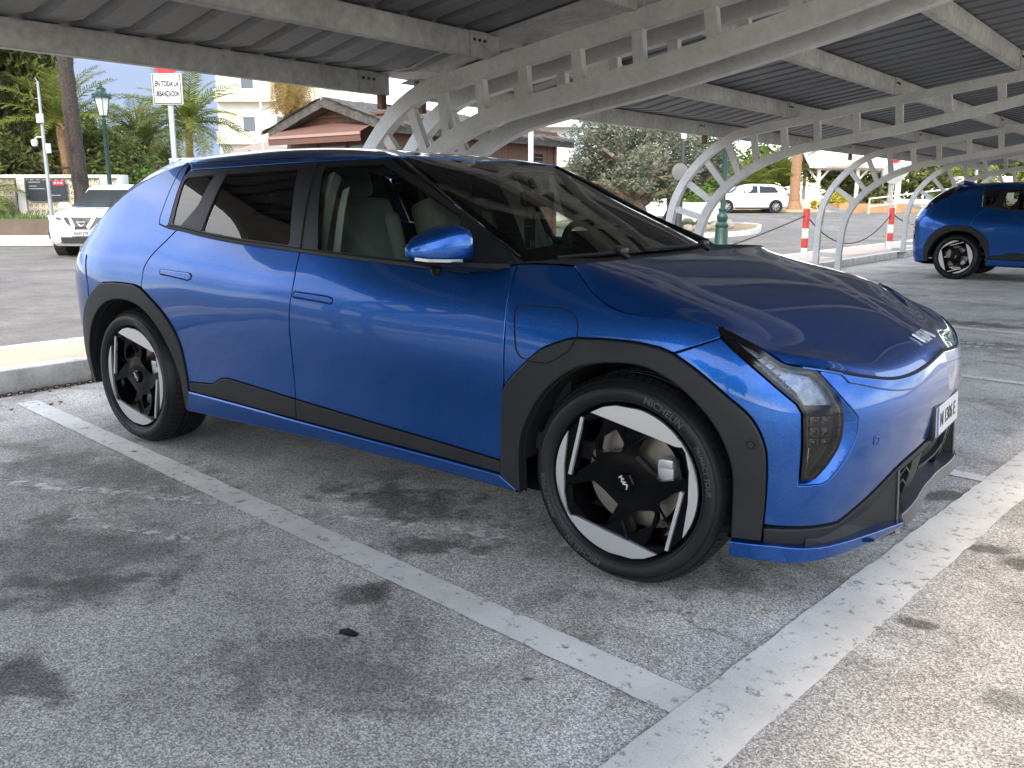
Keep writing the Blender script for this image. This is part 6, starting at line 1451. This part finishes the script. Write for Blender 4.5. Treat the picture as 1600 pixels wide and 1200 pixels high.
hd = empty('hedge', (-18, 28.3, .3), math.radians(37), 'clipped green hedge on top of the low white wall', 'hedge'); link('foliage', cloud_mesh('foliage', leaf_cloud([(x, .6, 1.0, .7, .45, .55) for x in np.arange(-6, 6.5, .8)], 620, .07, 2, 21), LEAF_H), hd)
m = MB(); m.tube([(-6, .6, .1), (6, .6, .1)], .05, 6); m.build('stem', BARK_D, hd)
isl = [(-13.6, 19.5), (-9.0, 21.5), (-8.2, 24.0), (-9.2, 27.5), (-10.1, 28.6), (-11.2, 28.2), (-13.5, 26.5), (-16.5, 25.5), (-17, 21)]
I2 = spline([Vector(p).to_tuple() for p in [Vector((*q, 0)).xy for q in isl]]+[isl[0]], 5)
m = MB(); Vv = [(x, y, G(x, y)+.12) for x, y in I2[:-1]]; m.add(Vv, [tuple(range(len(Vv)))]); tag(m.build('island_verge', mat('island_gravel', (.24, .18, .11), rough=.95, var=.25, vscale=2, bump=.4, bscale=50), fixn=False), kind='structure')
m = MB(); P = [(x, y, G(x, y)+.06) for x, y in I2[:-1]]; m.sweep(P, [(-.07, -.12), (.07, -.12), (.07, .09), (-.07, .09)], closed=True); tag(m.build('island_kerb', KWH), kind='structure')
lawn = [(-12.2, 21.2), (-9.6, 22.6), (-9.3, 25.0), (-10.2, 27.0), (-12.5, 26.4), (-14.5, 24.6), (-14.3, 22)]
m = MB(); m.add([(x, y, G(x, y)+.128) for x, y in lawn], [tuple(range(len(lawn)))]); tag(m.build('lawn_ground', mat('turf', (.10, .16, .04), rough=.95, var=.3, vscale=3), fixn=False), kind='structure')
gv = []; r_ = np.random.default_rng(8); LP_ = np.array(lawn)
Q = np.stack([r_.uniform(-15, -9, 9000), r_.uniform(20.5, 27.5, 9000)], 1); Q = Q[inside(LP_, Q)][:5200]
for x, y in Q:
    z = G(x, y)+.12; h = r_.uniform(.05, .14); a = r_.uniform(0, 6.28); w = .022; ca, sa = math.cos(a)*w, math.sin(a)*w; dx, dy = r_.normal(0, .03, 2); gv += [(x-ca, y-sa, z), (x+ca, y+sa, z), (x+dx+ca*.3, y+dy+sa*.3, z+h), (x+dx-ca*.3, y+dy-sa*.3, z+h)]
o = link('lawn', cloud_mesh('lawn', np.array(gv), GRASS)); tag(o, 'small green lawn on the traffic island under the olive tree', 'lawn', kind='stuff')
ROCK = mat('pale_rock', (.30, .275, .225), rough=.95, var=.3, vscale=4, bump=.6, bscale=12, bdist=.03)
DL = densify(np.array(lawn), .55)
m = MB()
for i, (x, y) in enumerate(DL):
    s = random.uniform(.17, .30); m.blob((x+random.uniform(-.06, .06), y+random.uniform(-.06, .06), G(x, y)+.12+s*.35), (s, s*.85, s*.7), i, 2, .3, 1.6)
    if i % 1 == 0:
        o = m.build('rock', ROCK, None, smooth=True, angle=50); tag(o, 'pale boulder in the rock edging round the island lawn', 'rock', 'rocks edging the island lawn'); m = MB()

# ---------------------------------------------------------------- far side of the right-hand road
strip('far_pavement', (-30, 33, 0), (8, 61, 0), -3.0, .8, -.1, .10, mat('sandy_pavement', (.50, .38, .22), rough=.9, var=.15, vscale=1))
strip('white_wall', (-24, 40.8, 0), (-2, 57, 0), -.9, -.7, .0, .62, WHITE, None, 'low white garden wall behind the small white hatchback', 'wall')
palm((-14.5, 46.35, G(-14.5, 46.4)), (-14.6, 46.3, 7.0), .30, .24, 'date', (2.9, .55, 1.0), 36, 'stout palm with a pale orange trunk behind the white hatchback', BARK_O, LEAF_Y, seed=17)
palm((-17.6, 46.5, .8), (-17.6, 46.5, 1.5), .2, .2, 'sago', (2.5, .5, .7), 54, 'low spreading palm with bright green fronds behind the white hatchback', BARK_P, LEAF_Y, elev=(-15, 80), seed=19, boots=False, fscale=1.25)
palm((-15.9, 48.4, .8), (-15.9, 48.4, 2.0), .2, .2, 'sago', (2.5, .5, .7), 44, 'taller fan of green palm fronds left of the stout palm trunk', BARK_P, LEAF_Y, elev=(0, 80), seed=20, boots=False, fscale=1.2)
for i, (x, y, sx, h, lm, lb) in enumerate(((-20.5, 45, 2.2, 1.6, LEAF_H, 'rounded green bush behind the bonnet of the white hatchback'), (-12.2, 50.6, 1.6, 2.4, LEAF_D, 'dark green bush inside the white shelter'), (-9.5, 53.5, 1.8, 2.6, LEAF_D, 'dark green bush behind the red disc sign'), (-7.0, 54.5, 2.0, 2.8, LEAF_Y, 'bright green tall bush right of the white shelter'), (-3.4, 58.5, 2.4, 3.0, LEAF_Y, 'yellow green bush behind the white name wall'), (1.5, 61, 3.0, 3.2, LEAF_YE, 'golden leaved bush at the right edge above the second blue car'), (-24.5, 43, 2.5, 2.4, LEAF_O, 'grey green bush left of the low spreading palm'), (-29, 40, 2.6, 2.6, LEAF_D, 'dark green tree mass behind the dark leaning trunk'))):
    q = random.Random(i); shrub('shrub', (x, y, G(x, y)), [(q.uniform(-sx, sx)*.7, q.uniform(-1, 1)*.6, q.uniform(.3, h*.8), q.uniform(.5, .8), q.uniform(.5, .8), q.uniform(.4, .7)) for _ in range(14)], 260, .15, lm, lb, seed=60+i)
for i, (x, y, lb) in enumerate(((-12.75, 47.75, 'round yellow leaved shrub between the frame legs'), (-15.4, 45.6, 'small yellow shrub between the hatchback and the palm trunk'), (-13.5, 47.0, 'small yellow shrub right of the stout palm trunk'))):
    s = (1.0, .55, .5)[i]; shrub('yellow_shrub', (x, y, G(x, y)+.1), [(0, 0, .45*s, .6*s, .6*s, .5*s), (.35*s, .1, .4*s, .4*s, .4*s, .4*s), (-.35*s, 0, .5*s, .4*s, .4*s, .4*s)], 700, .10, LEAF_YE, lb, seed=80+i)
# white timber shelter
SHW = mat('white_timber', (.80, .79, .76), rough=.7, var=.05)
sh = empty('shelter', (-12.75, 50.2, G(-12.75, 50.2)), math.radians(36.8), 'white timber shelter with a gabled roof behind the third carport frame', 'shelter')
for x in (-2.2, 0., 2.4):
    for y in (-1.2, 1.2): m = MB(); m.box((x, y, 1.15), (.17, .17, 2.3)); m.build('post', SHW, sh)
    for s in (-1, 1):
        m = MB(); m.tube([(x, -1.2, 1.55), (x+s*.55, -1.2, 2.2)], .06, 4); m.build('brace', SHW, sh)
for y in (-1.2, 1.2): m = MB(); m.box((.1, y, 2.32), (5.0, .16, .18)); m.build('beam', SHW, sh)
for s in (-1, 1):
    m = MB(); m.add([(-2.9, 0, 3.45), (2.9, 0, 3.45), (2.9, s*1.7, 2.40), (-2.9, s*1.7, 2.40), (-2.9, 0, 3.35), (2.9, 0, 3.35), (2.9, s*1.7, 2.30), (-2.9, s*1.7, 2.30)], [(0, 1, 2, 3), (4, 7, 6, 5), (3, 2, 6, 7), (0, 3, 7, 4), (1, 5, 6, 2)]); m.build('roof_slope', SHW, sh)
m = MB(); m.prism([(-2.1, 2.40), (.3, 2.40), (-.9, 3.35)], 0, .12, M4((0, -1.78, 0), (1, 0, 0), (0, 0, 1), (0, -1, 0))); m.build('gable', SHW, sh)
m = MB(); m.prism([(-1.75, 2.50), (-.05, 2.50), (-.9, 3.18)], .12, .13, M4((0, -1.78, 0), (1, 0, 0), (0, 0, 1), (0, -1, 0))); m.build('gable_panel', mat('gable_grey', (.40, .39, .35), rough=.8), sh)
m = MB(); m.box((-.9, -1.92, 2.85), (.12, .03, .8)); m.build('gable_post', SHW, sh)
# pillars, handrail, name wall
for x, y, lb in ((-10.6, 51.0, 'plain white post right of the white shelter'), (-9.9, 49.6, 'thin white post standing before the ramp handrail')):
    m = MB(); m.box((0, 0, 1.2), (.22, .22, 2.4), rz=.64); tag(m.build('white_post', SHW, None, loc=(x, y, G(x, y))), lb, 'post')
hr = empty('handrail', (-8.6, 45.6, G(-8.6, 45.6)), math.radians(40), 'white tubular ramp handrail behind the bollards', 'handrail')
for z0, z1 in ((.75, 1.25), (.35, .85)): m = MB(); m.tube([(-1.8, 0, z0), (2.4, 0, z1)], .035, 8); m.build('rail', SHW, hr)
for k in range(4): x = -1.8+1.4*k; m = MB(); m.tube([(x, 0, -.2), (x, 0, .75+.5*(k*1.4)/4.2)], .035, 8); m.build('post', SHW, hr)
strip('ramp_bank', (-12, 45.5, 0), (-4, 51.5, 0), -1.2, .6, -.1, .45, mat('orange_soil', (.42, .24, .12), rough=.95, var=.2), 'structure')
nw = empty('name_wall', (-6.63, 54.7, G(-6.6, 54.7)), math.radians(36.8), 'white wall lettered MONTEROS behind the second blue car', 'sign wall'); m = MB(); m.box((.2, 0, .9), (3.6, .2, 2.0)); m.build('wall_panel', SHW, nw)
V, F_ = text_mesh('MONTEROS', .48, .01, 2, .004); m = MB(); m.add(V, F_, M4((.25, -.11, .75), (1, 0, 0), (0, 0, 1), (0, -1, 0))); m.build('lettering', mat('grey_letter', (.10, .10, .10), rough=.6), nw)
m = MB(); m.tube([(0, 0, 0), (0, 0, 3.2)], .06, 8); tag(m.build('grey_post', GALV, None, loc=(-4.35, 39.5, .45)), 'dark grey post crossing the lettered white wall', 'post')
# round signs
def disc_sign(base, h, r, label, face, ang, parts=True, pole=GALV, pr=.035):
    t = empty('round_sign', base, 0, label, 'sign'); m = MB(); m.tube([(0, 0, 0), (0, 0, h+r*.6)], pr, 10); m.build('post', pole, t, smooth=True); x = Vector((math.cos(ang), math.sin(ang), 0)); n = Vector((x.y, -x.x, 0))
    m = MB(); m.lathe([(.0, .012), (r*.93, .012), (r, .006), (r, -.012), (0, -.014)], 36, M4(Vector((0, 0, h))+n*.06, x, (0, 0, 1), n)); d = m.build('sign_disc', face, t, smooth=True, angle=30); return t, x, n
t, x, n = disc_sign((-2.98, 20.0, .1), 1.80, .27, 'round traffic mirror seen from behind on a grey post near the third frame', mat('mirror_back', (.34, .36, .35), rough=.5), .64)
m = MB(); m.lathe([(.0, .012), (.19, .012), (.19, -.012), (0, -.012)], 30, M4(Vector((0, 0, 2.22))+n*.06, x, (0, 0, 1), n)); d = m.build('no_entry_disc', SRED, t); m = MB(); m.lathe([(.0, .012), (.17, .012), (.17, -.012), (0, -.012)], 30, M4(Vector((.12, .12, 2.27))+n*.04, x, (0, 0, 1), n)); m.build('white_disc', mat('pinkish_disc', (.65, .48, .48), rough=.5), t)
disc_sign((-9.45, 21.5, .1), 1.98, .25, 'pale round sign on a slim dark post before the dark trunk', mat('pale_disc', (.13, .14, .135), rough=.5), .64, pole=mat('dark_pole', (.05, .055, .06), rough=.6), pr=.05)
t = empty('street_light', (-9.75, 22.3, .1), 0, 'slim dark post with a small pale lantern beside the olive tree', 'street lamp'); m = MB(); m.tube([(0, 0, 0), (0, 0, 3.0)], .05, 8); m.build('post', MATS['dark_pole'], t); m = MB(); m.lathe([(.08, 3.0), (.17, 3.45), (.19, 3.47), (.05, 3.62), (0, 3.64)], 6); m.build('lantern', FROST, t)

# ---------------------------------------------------------------- bollards with chain
BRED = mat('bollard_red', (.42, .035, .03), rough=.5, var=.15, vscale=6); BWHT = mat('bollard_white', (.66, .65, .62), rough=.55, var=.12, vscale=6)
def bollard(x, y, label):
    t = empty('bollard', (x, y, .12), 0, label, 'bollard', 'red and white bollards')
    for k in range(5):
        m = MB(); m.lathe([(.0, k*.19), (.062, k*.19), (.062, k*.19+.189), (0.0 if k == 4 else .062, k*.19+.19)], 18); m.build('band', BWHT if k % 2 == 0 and k < 4 else BRED if k % 2 else BRED, t, smooth=True, angle=40)
bollard(-3.13, 14.3, 'red and white striped bollard left of the third carport frame'); bollard(-2.55, 18.5, 'red and white striped bollard left of the second blue car')
ROPE = mat('dark_chain_steel', (.07, .07, .075), rough=.6, metal=.5)
def sag(p, q, d, label, name='barrier_chain'):
    p, q = Vector(p), Vector(q); m = MB(); pts = [p.lerp(q, i/20)-Vector((0, 0, d*4*(i/20)*(1-i/20))) for i in range(21)]; m.tube(pts, .014, 6); tag(m.build(name, ROPE, None, smooth=True), label, 'chain')
sag((-3.13, 14.3, .95), (-2.55, 18.5, .95), .62, 'dark chain sagging between the two striped bollards'); sag((-3.13, 14.3, .95), (-3.9, 10.6, .25), .05, 'dark chain running down to the left of the nearer striped bollard'); sag((-2.55, 18.5, .95), (-2.2, 22.5, .95), .3, 'dark chain beyond the farther striped bollard')
m = MB(); m.blob((0, 0, 0), (.11, .10, .09), 3, 2, .2); tag(m.build('rock', ROCK, None, loc=(-2.33, 18.2, .09)), 'pale stone lying by the foot of the farther bollard', 'rock')

# ---------------------------------------------------------------- other cars
CWH = mat('white_car_paint', (.72, .72, .71), rough=.3, coat=.8); CGL = mat('car_dark_glass', (.02, .025, .028), rough=.08, spec=.3); CBL = mat('car_black_plastic', (.02, .02, .021), rough=.5); CSI = mat('wheel_silver', (.42, .42, .43), rough=.35, metal=.8)
def simple_wheel(r, w, spokes):
    t = bpy.data.objects.new('wheel', None); COL.objects.link(t); Rm = Matrix.Rotation(PI/2, 4, 'X')
    m = MB(); m.lathe([(r*.62, 0), (r*.72, .015), (r*.9, .012), (r, -.02), (r, -w+.02), (r*.85, -w), (r*.6, -w)], 40, Rm); m.build('tyre', RUBBER, t, smooth=True, angle=40)
    m = MB(); m.lathe([(.001, -.05), (r*.64, -.05), (r*.64, .0)], 32, Rm); m.build('rim', CBL, t); m = MB()
    for k in range(spokes):
        a = 2*PI*k/spokes; c, s = math.cos(a), math.sin(a)
        for q in (-.11, .11): p0 = (c*.04, s*.04, -.004); p1 = (math.cos(a+q)*r*.62, math.sin(a+q)*r*.62, -.004); m.tube([Rm @ Vector(p0), Rm @ Vector(p1)], .013, 5)
    m.lathe([(.0, .008), (.05, .006), (.06, -.02)], 16, Rm); m.lathe([(r*.60, -.01), (r*.655, .004), (r*.66, -.01)], 32, Rm); m.build('spoke', CSI, t)['kind'] = 'stuff'; return t
def simple_car(name, loc, rz, label, L, W, st, sections, glass, lamps, wheels, paint):
    """sections: x -> (z_low, z_belt, z_top, half width belt, half width top)"""
    t = empty(name, loc, rz, label, 'car'); rows = []
    for (x, zl, zb, zt2, wb_, wt) in sections:
        half = [(0, zl), (wb_*.86, zl), (wb_*.98, zl+.10), (wb_*1.0, zl+(zb-zl)*.55), (wb_*.985, zb-.08), (wb_*.95, zb), ((wb_*.93+wt)/2, (zb+zt2)/2), (wt, zt2-.05), (wt*.82, zt2-.012), (0, zt2)]
        rows.append([(x, -y, z) for y, z in half]+[(x, y, z) for y, z in reversed(half[1:-1])])
    A = np.array(rows); n, k = A.shape[:2]; D = np.stack([spline(A[:, j], 4) for j in range(k)], 1); n = len(D)
    m = MB(); m.add([tuple(p) for r in D for p in r], [(i*k+j, (i+1)*k+j, (i+1)*k+(j+1) % k, i*k+(j+1) % k) for i in range(n-1) for j in range(k)]+[tuple(range(k)), tuple(range((n-1)*k, n*k))]); m.build('body', paint, t, smooth=True, angle=38)
    def side(x, z):   # half width at x,z by ray on the sections
        xs_ = D[:, 0, 0]; i = int(np.clip(np.searchsorted(xs_, x) if xs_[0] < xs_[-1] else n-1-np.searchsorted(xs_[::-1], x), 1, n-2)); r = D[i]; half = r[:10]; return float(np.interp(z, half[1:, 2], -half[1:, 1]))
    for nm, poly, mt in glass:
        for s in (-1, 1):
            P = densify(np.array(poly, float), .12); v, f = fill(P if area2(P) > 0 else P[::-1], .15); m = MB(); m.add([(x, s*(side(x, z)+.006), z) for x, z in v], f); m.build(nm, mt, t)
    for (x, y, r) in wheels:
        w = copy_tree(WH[0], t); w.location = (x, y, r); w.rotation_euler[2] = 0 if y < 0 else PI
        m = MB(); m.lathe([(r*1.14, .0), (r*1.14, -.25), (.01, -.25)], 28, Matrix.Translation((x, y+.012 if y < 0 else y-.012, r)) @ (Matrix.Rotation(PI/2, 4, 'X') if y < 0 else Matrix.Rotation(-PI/2, 4, 'X'))); m.build('wheel_well', CBL, t)
        m = MB(); m.lathe([(.05, -.003), (r*1.12, -.003)], 28, Matrix.Translation((x, y+.012 if y < 0 else y-.012, r)) @ (Matrix.Rotation(PI/2, 4, 'X') if y < 0 else Matrix.Rotation(-PI/2, 4, 'X'))); m.build('wheel_gap', CBL, t)
    return t, side
WH = [simple_wheel(.315, .2, 8)]
# small white hatchback across the road: front towards -x of the picture
polo, sd = simple_car('white_hatchback', (-15.5, 41.8, .63), math.radians(36.8+180), 'small white hatchback parked across the road behind the second frame', 4.05, 1.75, None,
    [(-2.0, .40, .78, .80, .66, .60), (-1.95, .28, .88, 1.00, .78, .66), (-1.7, .22, .95, 1.30, .84, .60), (-1.35, .20, .95, 1.43, .86, .60), (-.6, .18, .94, 1.47, .87, .62), (.1, .18, .92, 1.46, .87, .61), (.55, .18, .90, 1.32, .87, .58), (.95, .18, .90, 1.04, .86, .62), (1.2, .18, .86, .93, .85, .70), (1.7, .20, .76, .82, .80, .66), (1.98, .24, .66, .70, .70, .58), (2.05, .34, .56, .58, .55, .45)],
    [('side_window', [(-.35, 1.0), (-.35, 1.36), (.15, 1.36), (.72, 1.02), (.72, .98)], CGL), ('side_window', [(-1.42, 1.06), (-1.25, 1.30), (-.45, 1.36), (-.45, 1.0), (-1.35, 1.01)], CGL)], None,
    [(1.25, -.885, .315), (-1.30, -.885, .315), (1.25, .885, .315), (-1.30, .885, .315)], CWH)
for s in (-1, 1):
    m = MB(); m.box((.62, s*.93, 1.02), (.13, .17, .12), bev=.03); m.build('door_mirror', CWH, polo, smooth=True)
    m = MB(); m.box((-1.93, s*.66, .93), (.12, .22, .16), bev=.03); m.build('tail_lamp', SRED, polo); m = MB(); m.box((1.86, s*.62, .66), (.16, .26, .12), bev=.03); m.build('headlamp', LAMPS, polo)
    for a in (-.40, .80): m = MB(); m.box((a, s*.868, .62), (.012, .014, .66)); m.build('door_gap', CBL, polo)
    m = MB(); m.box((-.1, s*.855, .235), (1.7, .03, .07)); m.build('sill', CBL, polo)
m = MB(); m.add([(.64, -.53, 1.335), (.64, .53, 1.335), (1.05, .60, 1.05), (1.05, -.60, 1.05)], [(0, 1, 2, 3)]); m.build('windscreen', CGL, polo)
# white SUV on the road, front towards the viewer
NP = Vector((-16.35, 6.25, 0)); nis, sd = simple_car('white_suv', (-17.5, 8.25, 0), math.radians(-52), 'white crossover with a dark V grille driving past behind the blue car', 4.38, 1.8, None,
    [(-2.1, .45, .95, 1.05, .75, .66), (-2.0, .30, 1.02, 1.45, .85, .60), (-1.3, .24, 1.04, 1.57, .90, .66), (0, .22, 1.02, 1.59, .91, .66), (.35, .22, 1.0, 1.52, .91, .64), (.9, .22, .99, 1.18, .90, .62), (1.12, .22, .97, 1.06, .89, .72), (1.6, .24, .93, 1.02, .88, .70), (1.95, .26, .84, .94, .82, .62), (2.12, .28, .74, .86, .74, .52), (2.2, .34, .66, .74, .62, .40)],
    [('side_window', [(-.5, 1.08), (-.5, 1.46), (.1, 1.46), (.75, 1.1), (.75, 1.05)], CGL), ('side_window', [(-1.5, 1.1), (-1.4, 1.42), (-.6, 1.46), (-.6, 1.08)], CGL)], None,
    [(1.30, -.925, .34), (-1.33, -.925, .34), (1.30, .925, .34), (-1.33, .925, .34)], CWH)
def nfront(nm, poly, x, mt, curve=.16, th=.02, parent=nis):
    """Panel on the curved nose: poly in (y,z)."""
    P = densify(np.array(poly, float), .05); P = P if area2(P) > 0 else P[::-1]; v, f = fill(P, .08); X = [(x(z)-curve*y*y, y, z) for y, z in v]; b = len(X); m = MB(); m.add(X, f); k = len(P); m.add([(x(z)-curve*y*y, y, z) for y, z in P]+[(x(z)-curve*y*y-.08, y, z) for y, z in P], [(i, (i+1) % k, k+(i+1) % k, k+i) for i in range(k)]); return m.build(nm, mt, parent)
fx = lambda z: 2.245-.30*max(0, z-.66)-.04*abs(z-.5)
gl_ = nfront('grille', [(-.42, .86), (.42, .86), (.34, .74), (.16, .62), (-.16, .62), (-.34, .74)], lambda z: fx(z)+.01, CBL, .22)
for s in (-1, 1): nfront('grille_chrome', [(s*.30, .87), (s*.24, .87), (s*.12, .66), (s*.14, .60), (s*.18, .62)], lambda z: fx(z)+.025, CSI, .22, parent=gl_)
m = MB(); m.lathe([(.065, 0), (.085, .01), (.085, 0)], 24, M4((fx(.76)+.03, 0, .76), (0, 1, 0), (0, 0, 1), (1, 0, 0))); m.box((fx(.76)+.035, 0, .76), (.012, .20, .035)); m.build('front_badge', CSI, gl_)
for s in (-1, 1):
    hl = nfront('headlamp', [(s*.46, .84), (s*.50, .72), (s*.78, .78), (s*.84, .90), (s*.70, .90)], lambda z: fx(z)+.015, mat('far_lamp_lens', (.40, .41, .43), rough=.1, metal=.5), .30); nfront('lamp_mask', [(s*.47, .83), (s*.50, .74), (s*.62, .77), (s*.58, .86)], lambda z: fx(z)+.02, CBL, .30, parent=hl)
    nfront('fog_housing', [(s*.66, .55), (s*.80, .55), (s*.78, .40), (s*.60, .44)], lambda z: fx(z)-.0, CBL, .26)
nfront('lower_grille', [(-.58, .44), (.58, .44), (.50, .32), (-.50, .32)], lambda z: fx(z)+.01, CBL, .22); nfront('bumper_skid', [(-.80, .33), (.80, .33), (.6, .25), (-.6, .25)], lambda z: fx(z)-.02, mat('grey_skid', (.22, .21, .19), rough=.6), .24)
pt = nfront('number_plate', [(-.26, .57), (.26, .57), (.26, .465), (-.26, .465)], lambda z: fx(.5)+.03, WHITEP, .12)
V, F_ = text_mesh('6347 JTP', .085, .001); m = MB(); m.add(V, F_, M4((fx(.5)+.036, 0, .517), (0, 1, 0), (0, 0, 1), (1, 0, 0))); m.build('plate_text', INK, pt)
m = MB(); m.add([(.50, -.55, 1.46), (.50, .55, 1.46), (1.12, .68, 1.075), (1.12, -.68, 1.075)], [(0, 1, 2, 3)]); m.build('windscreen', CGL, nis)
for s in (-1, 1): m = MB(); m.box((.80, s*1.0, 1.10), (.14, .2, .14), bev=.03); m.build('door_mirror', CWH, nis)
for o in [WH[0]]+list(WH[0].children): bpy.data.objects.remove(o)

# ---------------------------------------------------------------- small things on the ground
m = MB(); m.add([(0, 0, 0), (.05, .012, .004), (.055, .03, .002), (.01, .028, .006), (-.006, .014, .003)], [(0, 1, 2, 3, 4)]); m.add([(0, 0, -.003), (.05, .012, -.003), (.055, .03, -.003), (.01, .028, -.003), (-.006, .014, -.003)], [(4, 3, 2, 1, 0)]); tag(m.build('litter_scrap', mat('black_scrap', (.012, .012, .013), rough=.6), None, loc=(.94, -1.68, .012)), 'small black scrap lying on the asphalt below the painted line', 'scrap')
# unseen trees added behind the viewer to darken the reflections in the car
tree('reflection_tree', (-9, -22, 0), (-9, -22, 2.5), .25, clumps_box(26, (-12, -6), (-24.5, -19.5), (2.3, 5.0), (.8, 1.4), 41), 160, .26, LEAF_D, BARK_D, 'dark round tree added out of view behind the viewer to darken the car reflections', seed=41)
tree('reflection_tree', (3, -26, 0), (3, -26, 2.5), .25, clumps_box(26, (0, 6), (-28, -23.5), (2.2, 4.6), (.8, 1.4), 42), 160, .26, LEAF_D, BARK_D, 'second dark round tree added out of view further along to darken the car reflections', seed=42)

# dry leaves and twigs blown about the bay
lv = []; r_ = np.random.default_rng(21)
for i in range(90):
    x, y = (r_.uniform(-2.6, 3.2), r_.uniform(-2.2, 2.2)) if i % 3 else (r_.uniform(-2.95, -2.5), r_.uniform(-2, 1.5)); a = r_.uniform(0, 6.28); L_ = r_.uniform(.008, .022); w = L_*r_.uniform(.25, .5); ca, sa = math.cos(a), math.sin(a); z = .0145
    lv += [(x-ca*L_, y-sa*L_, z), (x+sa*w, y-ca*w, z+r_.uniform(.002, .006)), (x+ca*L_, y+sa*L_, z+r_.uniform(0, .004)), (x-sa*w, y+ca*w, z+r_.uniform(.001, .004))]
o = link('leaf_litter', cloud_mesh('leaf_litter', np.array(lv), leaf_mat('dry_leaf', (.10, .06, .03), (.34, .24, .14), .1))); tag(o, 'tiny dry leaves scattered over the asphalt', 'leaves', kind='stuff')
